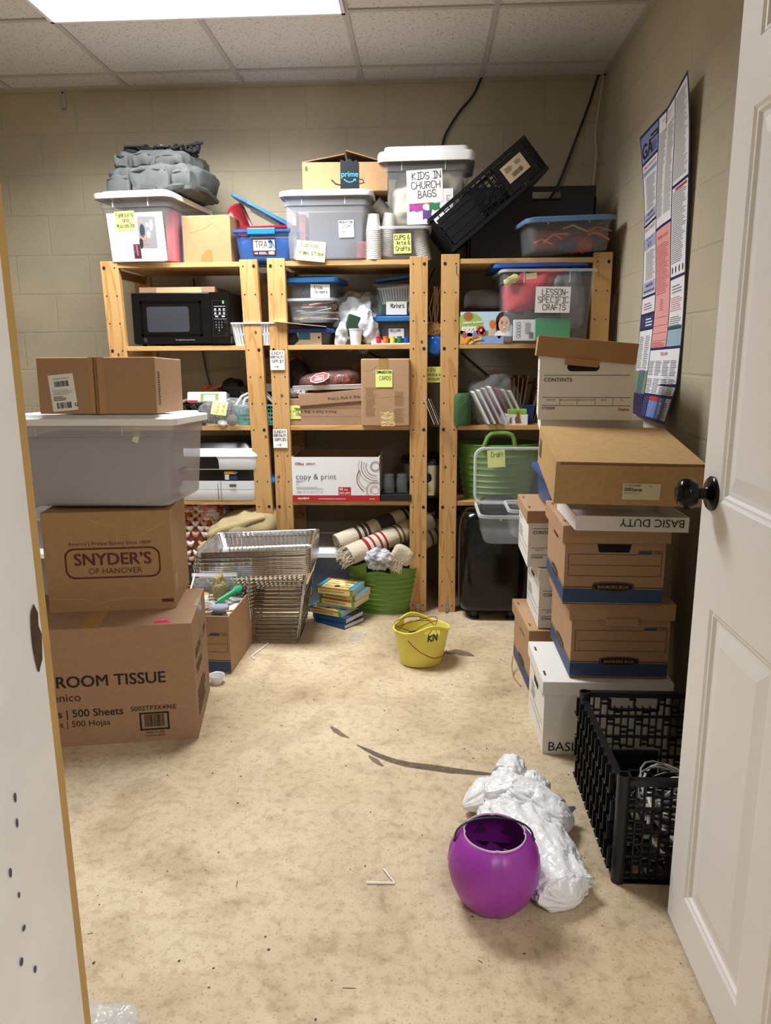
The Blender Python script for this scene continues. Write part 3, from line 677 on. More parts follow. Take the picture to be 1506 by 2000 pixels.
mb = MB(); P = [atZ(*q)+Vector((0, 0, z)) for q, z in (((1001, 1304), .05), ((999, 1312), .025), ((1002, 1322), .004), ((1010, 1333), .003), ((1017, 1341), .003))]
mb.tube([q-P[2] for q in P], .0025, mat('tan_string', 'b5813f', .8)); o = mb.build('string', None, loc=P[2]); tag(o, 'short tan string on the floor by the brown box', 'string')
pl = clear('bag_film', 'f3f5f7', .3, .06, bump=.9); p = atZ(205, 1994)
mb = MB(); mb.blob((0, 0, .014), (.075, .06, .016), pl, .7, .012, 30, 4, 40, 16, flat=.001); o = mb.build('clear_bag', None, smooth=True, loc=(p.x, p.y-.04, 0)); tag(o, 'crumpled clear plastic bag at the foot of the left jamb', 'plastic bag')
# totes far left on the floor
gt = mat('smoke_tote', '8d9097', .35, trans=.25)
tote('grey see-through tote on the floor behind the left stack, lower one', (-1.85, 3.8, 0), .60, .42, .30, 0, gt, WPL, taper=.9)
tg = tote('grey see-through tote with a black strap, upper one behind the left stack', (-1.85, 3.8, .323), .60, .42, .16, 0, gt, None, taper=.9)
mb = MB(); mb.box(-.02, .02, -.245, -.236, .03, .17, BLACKP); mb.build('strap', tg, rot=(0, 0.9, 0), loc=(.1, 0, 0.05))

# ---------------------------------------------------------------- right stacks
# front column, bottom to top
def art_basic(mb, w, d, h):
    f = face(mb, w, d, h, 'front'); f.text('BASIC DUTY', .016, .012, .045, INK)
    q = face(mb, w, d, h, 'left'); q.line([(.03, .19), (d-.03, .19)], .002, INK); q.line([(.03, .09), (d-.03, .09)], .002, INK); q.line([(.03, .06), (d-.03, .06)], .002, INK); q.greek(.06, .10, .09, .05, 4, INK, fill=.3)
def wbox(label, loc, rot=0, w=.40, d=.30, h=.25, art=None, lidm=None, lid=True, rotl=(0, 0, 0), lidz=0, flap=None, name='storage_box', hole='left', lh=.048):
    t = T(name, label, 'storage box', loc, rot)
    mb = MB(); open_shell(mb, w, d, h, WBOX, .004, WBOX)
    if art: art(mb, w, d, h)
    hm = mat('box_hole', '130f0d', .9)
    if 'left' in hole:
        q = face(mb, w, d, h, 'left'); q.poly([(d*.36, .165), (d*.60, .165), (d*.62, .185), (d*.34, .185)], hm, 2)
    mb.build('body', t)
    if lid:
        lm = lidm or WBOX; mb = MB(); W, Dp = w+.016, d+.016
        R = lambda zz, x=0: [Vector((sx*(W/2-x), sy*(Dp/2-x), zz)) for sx, sy in ((-1, -1), (1, -1), (1, 1), (-1, 1))]
        mb.loft([R(-lh, .003), R(-lh), R(0)], lm, False, True)
        f = plane(mb, (-W/2, -Dp/2, 0), (1, 0, 0), (0, 1, 0))
        for y in (.05, Dp-.09): f.rect(.012, y, .007, .035, mat('slot_dark', '5b4129', .9), 1)
        if flap: mb.box(-.065, .045, -Dp/2-.004, -Dp/2+.001, -lh-.020, -lh+.004, lm)
        mb.build('lid', t, bevel=.002, loc=(0, 0, h+.004+lidz), rot=rotl)
    return t
wbox('white file box with BASIC lettering, on the floor under two banker boxes', (.595, 2.257+.165, 0), 0, .40, .33, .255, art_basic, hole='left')
banker('brown banker box with a folded lid tab, lower of the two in front', (.632, 2.275+.19, .260), 0, .31, .37, .25, flap=True, hole=False)
banker('brown banker box with an open hand hole, upper of the two in front', (.598, 2.25+.195, .519), math.radians(-1.5), .305, .38, .25)
# shallow white lid lying upside down
t = T('box_lid', 'shallow white tray lid with upside-down lettering, between banker box and flat carton', 'lid', (.615, 2.17+.155, .778), (0, math.radians(1.0), 0))
mb = MB(); open_shell(mb, .33, .31, .045, WBOX, .003); f = face(mb, .33, .31, .045, 'front'); f.sub(.318, .038, PI).text('BASIC DUTY', 0, 0, .034, INK); mb.build('tray', t)
# flat kraft carton, tipped forward
fw_, fd_, fh_ = .41, .46, .125
def art_flat(mb, w, d, h):
    f = face(mb, w, d, h, 'front'); f.rect(.012, h-.008, w-.012, .0012, mat('line_dark', '3a2717', .9), 1); f.rect(.012, h-.0075, w-.012, .006, mat('seam_shadowless', '8a6540', .8), 1)
    f.rect(.19, .018, .104, .048, mat('cream_label', 'd9cfae', .6), 2); f.text('STNFD56887', .194, .057, .0085, INK, l=3); f.greek(.194, .051, .03, .004, 1, INK, l=3); f.bars(.194, .043, .05, .007, l=3); f.greek(.194, .035, .045, .006, 2, l=3, fill=.3); f.text('Rev 1', .262, .057, .006, INK, l=3)
    q = face(mb, w, d, h, 'left'); q.rect(d*.2-.05, .035, .05, .06, mat('label_olive', '5f6a35', .6), 2); q.greek(d*.2-.048, .04, .045, .04, 4, INK, l=3)
    tp = face(mb, w, d, h, 'top'); tp.line([(.03, .0), (.03, d)], .0015, mat('card_crease', 'c59d6b', .8), 1)
t = cbox('flat brown kraft carton with a cream label, tipped on the front stack', (.588, 2.335, .898), fw_, fd_, fh_, CARDK, 0, art_flat, tape=None, name='flat_carton')
t.rotation_euler = (math.radians(7), math.radians(.8), math.radians(-2.5))
# back column
banker('brown banker box on the floor behind the white file box', (.555, 2.72+.18, 0), math.radians(3), .30, .36, .25)
def art_staples(mb, w, d, h, sku='STS9209'):
    f = face(mb, w, d, h, 'front'); k = w/.31
    f.rect(.015, .148, w-.03, .0016, INK); f.text('CONTENTS:', .016, .128, .0175, INK, bold=.012)
    f.rect(.012, .074, w-.02, .0016, INK); f.rect(.012, .047, w-.02, .0016, INK)
    for i in range(1, 5): f.rect(.012+(w-.02)*i/5, .05, .0014, .022, INK)
    for i, s_ in enumerate(('BOX NO', 'BOX LOCATION', 'DESTROY DATE', 'FROM', 'TO')): f.text(s_, .012+(w-.02)*(i+.5)/5, .064, .0072, INK, align='CENTER')
    f.text(sku, .012, .034, .0125, INK, bold=.01); f.text('Staples', w-.012, .032, .0125, RED, bold=.02, align='RIGHT')
    q = face(mb, w, d, h, 'left'); q.rect(.02, .16, d-.04, .002, INK); q.text('CONTENTS:', .03, .14, .0175, INK); q.rect(.02, .07, d-.04, .002, INK); q.rect(.02, .045, d-.04, .002, INK); q.greek(.05, .08, .1, .04, 3, INK, fill=.3)
wbox('white file box standing on the brown banker box in the back stack', (.605, 2.72+.16, .262), math.radians(0), .33, .32, .235, art_staples, lidz=-.0)
wbox('white file box with a brown lid, third in the back stack', (.56, 2.72+.16, .505), math.radians(-1), .33, .32, .215, art_staples, lidm=CARD)
tote('dark blue plastic bin in the back stack above the brown lid', (.63, 2.62+.19, .727), .36, .34, .140, 0, mat('blue_bin', '2f4f86', .4), mat('blue_bin', '2f4f86', .4), taper=.95, lidh=.012, ribs=False)
wbox('white file box with BASIC lettering in the back stack, under the contents box', (.600, 2.60+.18, .890), math.radians(-7), .33, .32, .176, lambda mb, w, d, h: face(mb, w, d, h, 'front').text('BASIC DUTY', .025, .118, .05, INK), hole='', lid=True)
sb = wbox('white contents box with tilted brown lid, topmost of the back stack', (.565, 2.55+.17, 1.073), math.radians(-7.5), .31, .32, .232, art_staples, lidm=mat('brown_lid_board', 'a98058', .8, var=.05), rotl=(0, math.radians(5.5), 0), lidz=.030, flap=True, hole='', lh=.068)
mb = MB(); f = face(mb, .31, .32, .232, 'front'); hm = mat('box_hole', '130f0d', .9)
f.poly([(.105+.014*math.cos(t), .176+.014*math.sin(t)) for t in [PI/2+PI*k/8 for k in range(9)]]+[(.182+.014*math.cos(t), .176+.014*math.sin(t)) for t in [-PI/2+PI*k/8 for k in range(9)]], hm, 2); mb.build('hand_hole', sb)
# hidden support column that carries the open bins
cbox('tall plain carton behind the back stack carrying the clear bins', (.70, 3.22, 0), .40, .36, .512, CARD, 0, None)

# ---------------------------------------------------------------- folding crates
def lattice(mb, w, h, f, m, t=.010, solid=None, windows=None, cell=.0205, handle=None):
    """An open grid panel drawn in its own frame: f maps (u, v, depth)."""
    def bar(x0, x1, y0, y1, dp=t):
        vs = [f(x, y, z) for z in (0, dp) for x, y in ((x0, y0), (x1, y0), (x1, y1), (x0, y1))]
        mb.add(vs, [(3, 2, 1, 0), (4, 5, 6, 7), (0, 1, 5, 4), (1, 2, 6, 5), (2, 3, 7, 6), (3, 0, 4, 7)], m)
    e = .012
    bar(0, w, 0, .014, t*1.6); bar(0, w, h-.016, h, t*1.8); bar(0, e*1.6, 0, h, t*1.6); bar(w-e*1.6, w, 0, h, t*1.6)
    n = max(2, int((w-.04)/cell)); 
    sol = solid or (9, 9, 0, 0); win = windows or (9, 9, 0, 0)
    inr = lambda x, y, r: r[0] <= x <= r[1] and r[2] <= y <= r[3]
    rows = 4; rh = (h-.03)/rows
    for i in range(n+1):
        x = .02+(w-.04)*i/n
        y = .014
        while y < h-.02:
            y2 = min(y+rh/2, h-.016)
            if not inr(x, (y+y2)/2, sol) and not inr(x, (y+y2)/2, win): bar(x-.002, x+.002, y, y2)
            y = y2
    for i in range(n):
        x = .02+(w-.04)*i/n; x2 = x+(w-.04)/n
        for r in range(rows):
            y = .014+rh*r
            for q in ((.30,), (.62, .84), (.55,), (.22, .48))[(i+r) % 4]:
                if not inr((x+x2)/2, y+rh*q, sol) and not inr((x+x2)/2, y+rh*q, win): bar(x, x2, y+rh*q-.002, y+rh*q+.002)
    for r in range(1, rows):
        y = .014+rh*r; bar(0, w, y-.0025, y+.0025, t*1.2)
    if solid: bar(solid[0], solid[1], solid[2], solid[3], t*.8)
    if windows:
        xm = (win[0]+win[1])/2; bar(xm-.003, xm+.003, win[2], win[3]); bar(win[0]-.003, win[0]+.003, win[2], win[3]); bar(win[1]-.003, win[1]+.003, win[2], win[3]); bar(win[0], win[1], win[2]-.003, win[2]+.003)
CW, CD, CH = .40, .475, .295
ct = T('folding_crate', 'black open lattice crate of cables on the floor by the door', 'crate', (.478+CW/2, 1.645+CD/2, 0))
cm = mat('crate_black', '15161b', .38)
mb = MB(); lattice(mb, CW, CH, lambda u, v, z: Vector((-CW/2+u, CD/2-z, v)), cm, solid=(.085, .245, .0, .10), windows=(.09, .235, .235, .268)); mb.build('end_panel', ct)
mb = MB(); lattice(mb, CW, CH-.01, lambda u, v, z: Vector((-CW/2+u, -CD/2+z, v)), cm, solid=(.13, .30, .0, .075))
f = plane(mb, (-CW/2, -CD/2, 0), (1, 0, 0), (0, 0, 1)); mb.build('end_panel', ct)
mb = MB(); f = plane(mb, (-CW/2, -CD/2-.001, 0), (1, 0, 0), (0, 0, 1)); f.rect(.15, .03, .10, .055, mat('crate_label', 'c9c4bd', .6), 2); f.text('MADE IN USA', .172, .070, .010, INK, l=3); f.text('Product of:', .154, .055, .009, GREYI, l=3); f.text('CERES', .175, .047, .012, INK, l=3, bold=.02); f.text('22', .18, .034, .012, INK, l=3, bold=.02); mb.build('paper_label', ct)
for sx in (-1, 1):
    mb = MB()
    lattice(mb, CD, CH-.02, lambda u, v, z: Vector((sx*(CW/2-z), -CD/2+u, v)), cm, cell=.032)
    if sx < 0:
        for r in range(4):
            for i in range(11):
                y = -CD/2+.03+i*.041+(r % 2)*.02; z = .02+r*.065; mb.box(-CW/2-.012, -CW/2, y, y+.004, z, z+.06, cm).box(-CW/2-.012, -CW/2, y, y+.028, z, z+.004, cm)
    mb.build('side_panel', ct)
for sx in (-1, 1):
    for sy in (-1, 1):
        mb = MB(); mb.lathe([(.017, 0), (.017, CH), (.011, CH), (.011, CH-.05)], cm, 16); mb.build('corner_post', ct, smooth=True, loc=(sx*(CW/2-.012), sy*(CD/2-.012), 0))
mb = MB(); lattice(mb, CW, CD, lambda u, v, z: Vector((-CW/2+u, -CD/2+v, .004+z)), cm, cell=.03); mb.build('floor_panel', ct)
def coil(label, c, r, n, tr, m, seed, flat=.5, name='cable'):
    rnd = random.Random(seed); pts = []
    for i in range(n*18):
        t = 2*PI*i/18; rr_ = r*(1+.22*math.sin(i*.37+seed)); pts.append((rr_*math.cos(t), rr_*1.15*math.sin(t), .022+.10*abs(math.sin(i*.11+seed))*flat+.02*math.sin(t*1.5+seed)))
    mb = MB(); mb.tube(pts, tr, m, 6); o = mb.build(name, None, smooth=True, loc=c); tag(o, label, 'cable'); return o
cbl = mat('cable_cream', 'd8cfbd', .5)
coil('thick cream cable coiled in the black crate, nearest the front', (.68, 1.78, .0), .10, 4, .0055, cbl, 1, 1.1)
coil('cream cable coiled at the back of the black crate', (.70, 1.92, .0), .09, 3, .004, mat('cable_white', 'cfcac0', .5), 2, .8)
coil('black cable tangled among the cream cables in the crate', (.67, 1.84, .0), .11, 4, .0035, BLACKP, 3, 1.2)
coil('grey cable tangled on top of the crate cables', (.69, 1.86, .03), .08, 3, .003, mat('cable_grey', '8f9094', .5), 4, 1.0)

# ---------------------------------------------------------------- purple pail, white bag, yellow bucket
pu = mat('purple_plastic', '9b36a3', .38); puw = mat('pail_rim', 'e0c4e0', .4)
pt = T('pumpkin_pail', 'purple round pumpkin pail with black wire handle on the floor', 'pail', (.172, 1.578, 0)); pt.scale = (.955, .955, .955)
def pail_ring(r, z, n=64): return [Vector((r*math.cos(2*PI*k/n)*(1-.045*max(0, math.cos(8*PI*k/n*1.0))**30), r*math.sin(2*PI*k/n)*(1-.045*max(0, math.cos(8*PI*k/n))**30), z)) for k in range(n)]
prof = [(.062, 0), (.074, .005), (.095, .032), (.110, .07), (.1165, .105), (.113, .14), (.100, .168), (.087, .184), (.078, .190)]
mb = MB(); mb.loft([pail_ring(r, z) for r, z in prof], pu, True, False)
mb.loft([pail_ring(r, z) for r, z in [(.078, .190), (.0775, .194), (.0755, .194), (.0745, .190)]], puw, False, False)
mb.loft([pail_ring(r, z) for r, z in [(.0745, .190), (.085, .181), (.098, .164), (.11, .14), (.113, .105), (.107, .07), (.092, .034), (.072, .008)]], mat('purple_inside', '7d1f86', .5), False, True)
dk = mat('purple_dark', '45104c', .6)
def inner(a, z, w, h, tri):
    R = .108; P = lambda du, dz: Vector((R*math.sin(a+du/R), R*math.cos(a+du/R), z+dz))
    pts = [P(-w, 0), P(w, 0), P(0, h)] if tri else [P(-w, h), P(-w*.5, 0), P(0, h*.6), P(w*.5, 0), P(w, h)]
    mb.add(pts, [tuple(reversed(range(len(pts))))], dk)
inner(-.25, .118, .018, .03, True); inner(.42, .118, .018, .03, True); inner(.1, .07, .05, .025, False)
mb.build('bowl', pt, smooth=True, angle=60)
mb = MB(); pts = []
for k in range(17):
    a = PI*k/16; pts.append((-.098*math.cos(a), .004+.035*math.sin(a), .170+.036*math.sin(a)**.7))
mb.tube(pts, .0027, BLACKP, 8); mb.blob((-.098, .004, .168), (.005, .005, .006), BLACKP, 1, 0, 1, 0, 10, 8).blob((.098, .004, .168), (.005, .005, .006), BLACKP, 1, 0, 1, 0, 10, 8)
mb.build('handle', pt, smooth=True, rot=(0, 0, .05))
bagm = mat('white_bag_film', 'f0f1f3', .2, bump=.55, bscale=55, var=.02, spec=.6)
mb = MB(); K = dict(nu=72, nv=48, flat=.002)
gp = lambda px, py, z=0: atZ(px, py, z)
def fold_bag(mb, segs, m, seed, nu=96, nv=120):
    """A limp bag body: one loft along a spine with lobed, wrinkled rings."""
    rings = []; n = len(segs)
    def at(t):
        x = t*(n-1); i = min(int(x), n-2); k = x-i; k2 = k*k*(3-2*k)
        a, b = segs[i], segs[i+1]; return [a[j]+(b[j]-a[j])*k2 for j in range(5)]
    for j in range(nv+1):
        t = j/nv; x, y, z, rw, rh = at(t); x2, y2 = at(min(1, t+.01))[:2]; x1, y1 = at(max(0, t-.01))[:2]
        dx, dy = x2-x1, y2-y1; q = math.hypot(dx, dy) or 1; nx, ny = -dy/q, dx/q
        cap = min(1, math.sqrt(max(0, t*9)), math.sqrt(max(0, (1-t)*9)))+.02; ring = []
        for i in range(nu):
            a = 2*PI*i/nu; c, s_ = math.cos(a), math.sin(a)
            p = Vector((c*2.2+seed, s_*2.2, t*7)); wr = .16*mn.noise(p*.8)+.15*(.6-abs(mn.noise(p*1.1+Vector((3, 1, seed))))*2.2)+.07*(.6-abs(mn.noise(p*2.3))*2.2)+.012*mn.noise(p*6)
            k = cap*(1+wr); lx = rw*k*c; lz = z+rh*k*s_
            zz = max(.0015+.002*(1+c), lz); ring.append(Vector((x+nx*lx, y+ny*lx, zz)))
        rings.append(ring)
    mb.loft(rings, m, True, True)
a1 = gp(1005, 1620)
bt = T('plastic_bag', 'crumpled white plastic bag lying on the floor behind the purple pail', 'plastic bag', (a1.x, a1.y, 0))
O = Vector((a1.x, a1.y, 0)); seg = lambda p, z, rw, rh: (p.x-O.x, p.y-O.y, z, rw, rh)
mb = MB(); fold_bag(mb, [seg(gp(985, 1585), .035, .075, .035), seg(gp(1003, 1625), .045, .092, .045), seg(gp(1035, 1672), .045, .092, .048), seg(gp(1072, 1725), .042, .085, .045), seg(gp(1100, 1765), .035, .072, .038), seg(gp(1118, 1783), .025, .045, .028)], bagm, 2)
mb.build('bag_body', bt, smooth=True, angle=180)
mb = MB(); fold_bag(mb, [seg(gp(905, 1592), .028, .025, .022), seg(gp(945, 1585), .055, .058, .036), seg(gp(1000, 1590), .078, .058, .038), seg(gp(1045, 1605), .070, .055, .036), seg(gp(1090, 1622), .05, .05, .034), seg(gp(1120, 1622), .032, .03, .025)], bagm, 5, 72, 90)
fold_bag(mb, [seg(gp(975, 1590), .06, .035, .03), seg(gp(990, 1570), .085, .045, .035), seg(gp(998, 1545), .085, .04, .035), seg(gp(1003, 1525), .06, .025, .025)], bagm, 9, 48, 48)
fold_bag(mb, [seg(gp(1010, 1575), .06, .035, .03), seg(gp(1040, 1570), .07, .04, .03), seg(gp(1070, 1580), .05, .03, .025)], bagm, 12, 40, 40)
mb.build('gathered_neck', bt, smooth=True, angle=180)
mb = MB(); sv = mat('bag_strip_grey', '5b6b80', .4); mb.box(-.012, .012, -.004, .004, -.012, .012, sv); q = gp(1112, 1610)-O; mb.build('drawstring', bt, loc=(q.x, q.y, .045), rot=(.5, .3, .6))

yl = mat('yellow_plastic', 'e0d660', .4, var=.03, scale=14)
def flex_tub(label, loc, rot, rx, ry, h, lift, m, name='flex_tub', hole_w=.30, taper=.72, nrib=0, arch=False, cat='tub'):
    """Oval flexible tub whose rim rises to a handle at front and back, each with a cut-out."""
    t = T(name, label, cat, loc, rot); n = 96; nv = 64; mb = MB(); vs = []; keep = []
    rimz = lambda a: h+lift*abs(math.sin(a))**6
    for j in range(nv+1):
        for i in range(n):
            a = 2*PI*i/n; v = j/nv; z = rimz(a)*v; k = taper+(1-taper)*min(1, z/h)**.8
            rib = .0048 if nrib and v < .80 and (z/h*nrib) % 1 < .21 else 0
            vs.append(Vector(((rx*k+rib)*math.cos(a), (ry*k+rib)*math.sin(a), z)))
    fs = []
    for j in range(nv):
        for i in range(n):
            a = 2*PI*(i+.5)/n; da = min(abs(a-PI/2), abs(a-3*PI/2))
            if da < hole_w and nv*.80 <= j < nv*.92: continue
            i2 = (i+1) % n; fs.append((j*n+i, j*n+i2, (j+1)*n+i2, (j+1)*n+i))
    fs.append(tuple(reversed(range(n))))
    mb.add(vs, fs, m)
    o = mb.build('tub', t, smooth=True, angle=60); s = o.modifiers.new('wall', 'SOLIDIFY'); s.thickness = .004; s.offset = -1
    mb = MB(); mb.tube([vs[nv*n+i] for i in range(n)], .0042, m, 8, close=True); mb.build('rim', t, smooth=True)
    return t
yb = flex_tub('small yellow oval bucket on the floor with ribbon inside', tuple(atZ(822, 1293)+Vector((0, .01, 0))), (math.radians(-2), math.radians(2), math.radians(26)), .122, .105, .152, .034, yl, name='bucket', cat='bucket')
mb = MB()
for q, w_ in ((.35, .003), (.62, .002)):
    pass
f = D(mb, lambda u, v, h: Vector((u, -.105*(.72+.28*min(1, v/.152)**.8)*math.sqrt(max(0, 1-(u/.122)**2))-h-.001, v)), 0)
f.sub(-.018, .122).hand('KN', 0, 0, .03, BLACKP, .005, jit=.1); mb.build('marker_letters', yb)
yo = atZ(822, 1293)+Vector((0, .01, 0))
mb = MB(); mb.lathe([(0, -.035), (.034, -.035), (.036, -.02), (.036, .02), (.034, .035), (0, .035)], BLACKP, 24, cap0=False); 
o = mb.build('ribbon_spool', None, smooth=True, loc=yo+Vector((-.025, -.01, .095)), rot=(PI/2, .3, .3)); tag(o, 'black ribbon spool lying in the yellow bucket', 'spool')
cop = mat('copper_ribbon', '8a3a1c', .3, .4)
mb = MB(); pts = [Vector((.09*math.cos(t*1.3)-.02, .05*math.sin(t*2.1)-.02, .02+.09*abs(math.sin(t*.9)))) for t in [k*.18 for k in range(60)]]
mb.tube(pts, .0016, cop, 5); o = mb.build('ribbon', None, smooth=True, loc=yo+Vector((.0, 0, .10))); tag(o, 'thin copper ribbon curling out of the yellow bucket', 'ribbon')
mb = MB(); pts = [atY(x, y, 2.885+dy)-yo for x, y, dy in ((797, 1252, 0), (806, 1262, -.01), (822, 1275, -.022), (838, 1283, -.025), (850, 1286, -.015), (864, 1282, .02), (872, 1270, .05))]
mb.tube(pts, .0022, cop, 5); o = mb.build('ribbon', None, smooth=True, loc=yo); tag(o, 'dark copper ribbon looping over the front of the yellow bucket', 'ribbon')

# ---------------------------------------------------------------- wire racks, foil pans, books
def rack_mesh(W, Dp, h):
    mb = MB()
    P = lambda w, d, z: rr(w, d, .02, z, 3)
    for w, d, z, r in ((W, Dp, h, .0028), (W*.94, Dp*.92, h*.5, .002), (W*.89, Dp*.86, 0.003, .0026)): mb.tube(P(w, d, z), r, CHROME, 6, close=True)
    for x in (0,):
        mb.tube([(W*x, -Dp/2, h), (W*x*.95, -Dp*.43, .003), (W*x*.95, Dp*.43, .003), (W*x, Dp/2, h)], .002, CHROME, 5)
    for y in (-.25, .25): mb.tube([(-W*.445, Dp*y, .003), (W*.445, Dp*y, .003)], .002, CHROME, 5)
    for sx in (-1, 1):
        for sy in (-1, 1): mb.tube([(sx*W*.49, sy*Dp*.49, h), (sx*W*.44, sy*Dp*.42, .003)], .0022, CHROME, 5)
    return mb
RX, RY = -.79, 3.315
NR = 14; first = None
for k in range(NR):
    loc = (RX-.012+.0035*k+.004*math.sin(k*2.1), RY-.002*k, .002+.0195*k); rot = (.004*k, -.0028*k, .012*math.sin(k*1.7))
    lb = 'chrome wire rack nested in the tall stack below the foil pans'
    if k == 0:
        first = rack_mesh(.51, .32, .175).build('wire_rack', None, smooth=True, loc=loc, rot=rot); tag(first, lb, 'wire rack', 'wire racks stacked under the foil pans')
    else:
        o = first.copy(); COL.objects.link(o); o.location = loc; o.rotation_euler = rot
def pan_mesh(W, Dp, h):
    mb = MB(); nn = 5
    def ring(w, d, r, z, fl=0):
        R = rr(w, d, r, z, 5); out = []
        # fluted: subdivide the sides
        m_ = len(R)
        for i in range(m_):
            a, b = R[i], R[(i+1) % m_]; L_ = (b-a).length; q = 40 if L_ > .2 else (26 if L_ > .1 else 1)
            nrm = Vector((b.y-a.y, a.x-b.x, 0)); nrm = nrm.normalized() if nrm.length > 0 else nrm
            for s_ in range(q):
                p = a+(b-a)*(s_/q); out.append(p+nrm*(fl if (s_ % 2 and q > 1) else 0))
        return out
    mb.loft([ring(W*.86, Dp*.80, .02, 0), ring(W*.88, Dp*.83, .025, .004, .006), ring(W*.95, Dp*.93, .03, h-.014, .008), ring(W*.965, Dp*.95, .03, h-.003), ring(W*.995, Dp*.99, .032, h-.003), ring(W, Dp, .032, h), ring(W, Dp, .032, h-.006)], FOIL, True, False)
    return mb
f0 = None; NP = 14; zb0 = .002+.0195*(NR-1)+.010
for k in range(NP):
    loc = (RX+.036+.0004*k, RY-.024, zb0+.008+.0085*k); rot = (.05, -.042, 0)
    if k == 0:
        f0 = pan_mesh(.515, .325, .075).build('foil_pan', None, smooth=True, loc=loc, rot=rot, angle=25); tag(f0, 'silver foil roasting pan nested under the topmost pan', 'foil pan', 'nested foil pans')
    else:
        o = f0.copy(); COL.objects.link(o); o.location = loc; o.rotation_euler = rot
        if k == NP-1: o['label'] = 'topmost silver foil roasting pan of the nested stack, open and empty'
def book(label, loc, rz, w, d, h, cover, spine, art=None, tilt=(0, 0), group=None):
    t = T('book', label, 'book', loc, (tilt[0], tilt[1], rz), group)
    mb = MB(); mb.box(-w/2+.002, w/2-.003, -d/2+.004, d/2-.003, .003, h-.003, mat('page_edges', 'ddd8cc', .8)); mb.build('pages', t)
    mb = MB(); mb.box(-w/2, w/2, -d/2, d/2, 0, .003, cover).box(-w/2, w/2, -d/2, d/2, h-.003, h, cover).box(-w/2, w/2, -d/2, -d/2+.004, 0, h, spine)
    if art: art(mb, w, d, h)
    mb.build('cover', t, bevel=.001); return t
cy_ = mat('book_cream', 'ead98e', .5); cg = mat('book_green', '5da03a', .5); cb = mat('book_teal', '2f8fb0', .5); co = mat('book_orange', 'd8713a', .5); nv_ = mat('book_navy', '1f4f86', .4)
def squig(f, x, y, w, a, m, t=.0022):
    n = max(6, int(w/a*5)); f.line([(x+w*i/n, y+a*(.5+.5*math.sin(i*1.9)*(.6+.4*math.sin(i*.7)))) for i in range(n+1)], t, m, 4)
def art_cook(mb, w, d, h):
    f = face(mb, w, d, h, 'top'); f.rect(.0, .0, .02, d, cb, 1); f.rect(w-.026, 0, .026, d, cb, 1); f.rect(0, d-.010, w, .010, co, 2); f.rect(.0, 0, w, .006, co, 2)
    f.frame(.02, .008, w-.046, d-.02, .0025, INK, 3)
    g = f.sub(.105, .040, 0); 
    squig(f, .03, d*.66, .06, .016, cg); squig(f, .028, d*.46, .065, .015, INK); squig(f, .032, d*.28, .04, .010, cg)
    f.ell(.10, d*.28, .016, .014, mat('book_purple', '56286b', .5), 3); f.ell(.145, d*.45, .026, .02, PAPER, 3); f.ell(.145, d*.45, .018, .014, mat('soup', 'd88a2a', .5), 4)
    for x, y, m in ((.13, .25, 'd9b13c'), (.155, .7, '6c8f3a'), (.16, .25, '8fae4a'), (.125, .72, 'c9a23a')): f.ell(x, d*y, .014, .012, mat('food_'+m, m, .5), 3)
    s_ = face(mb, w, d, h, 'front'); s_.rect(0, 0, .016, h, cg, 1); s_.rect(w-.016, 0, .016, h, cg, 1); squig(s_, .03, h*.35, w*.62, h*.35, INK, .0015); s_.rect(0, h-.003, w, .003, co, 1)
def art_blue(mb, w, d, h): s_ = face(mb, w, d, h, 'front'); squig(s_, .05, h*.35, .06, h*.3, cb, .0014); s_.rect(0, 0, .012, h, cb, 1)
bx, by = -.405, 3.50; z = 0
B = [(.024, -.62, 'dark blue hardback book, lowest of the pile by the green tub', nv_, nv_, art_blue, .20, .15, 0),
     (.026, -.52, 'dark blue hardback book, second from the bottom of the pile', nv_, nv_, art_blue, .20, .15, 1),
     (.024, -.46, 'cream spined cookbook poking left out of the lower pile', cy_, cy_, art_cook, .20, .15, 2),
     (.020, -.30, 'pale grey book beneath the crossed cookbooks in the pile', mat('book_grey', 'b9bbc2', .5), mat('book_grey', 'b9bbc2', .5), None, .19, .145, 3),
     (.028, -.42, 'cream and green cookbook, third from the top of the pile', cy_, cy_, art_cook, .20, .155, 4),
     (.028, -.44, 'cream and green cookbook, second from the top of the pile', cy_, cy_, art_cook, .20, .155, 5),
     (.030, -.30, 'cream cookbook with teal borders, topmost of the pile', cy_, cy_, art_cook, .20, .155, 6)]
offs = [(-.01, -.03), (-.015, -.025), (-.045, -.01), (-.01, .02), (.015, 0), (.02, .01), (-.005, -.005)]
for (h, rz, lb, c1, c2, ar, w, d, k), (ox, oy) in zip(B, offs):
    book(lb, (bx+ox, by+oy, z), rz, w, d, h, c1, c2, ar, tilt=(0, 0)); z += h+.0006
# ---------------------------------------------------------------- things on the shelves
TOP, S2, S3, S4 = SH
def soft(name, label, cat, loc, r, m, e=.6, amp=.02, freq=7, seed=0, rot=(0, 0, 0), group=None, nu=44, nv=26, flat=None, ridge=True):
    o = MB().blob((0, 0, 0), r, m, e, amp, freq, seed, nu, nv, flat, ridge).build(name, None, smooth=True, angle=180, loc=loc, rot=rot); return tag(o, label, cat, group)
def slab(name, label, cat, loc, w, d, h, m, rot=(0, 0, 0), bevel=.002, group=None, art=None):
    mb = MB(); mb.box(-w/2, w/2, -d/2, d/2, 0, h, m)
    if art: art(mb, w, d, h)
    return tag(mb.build(name, None, bevel=bevel, loc=loc, rot=rot), label, cat, group)

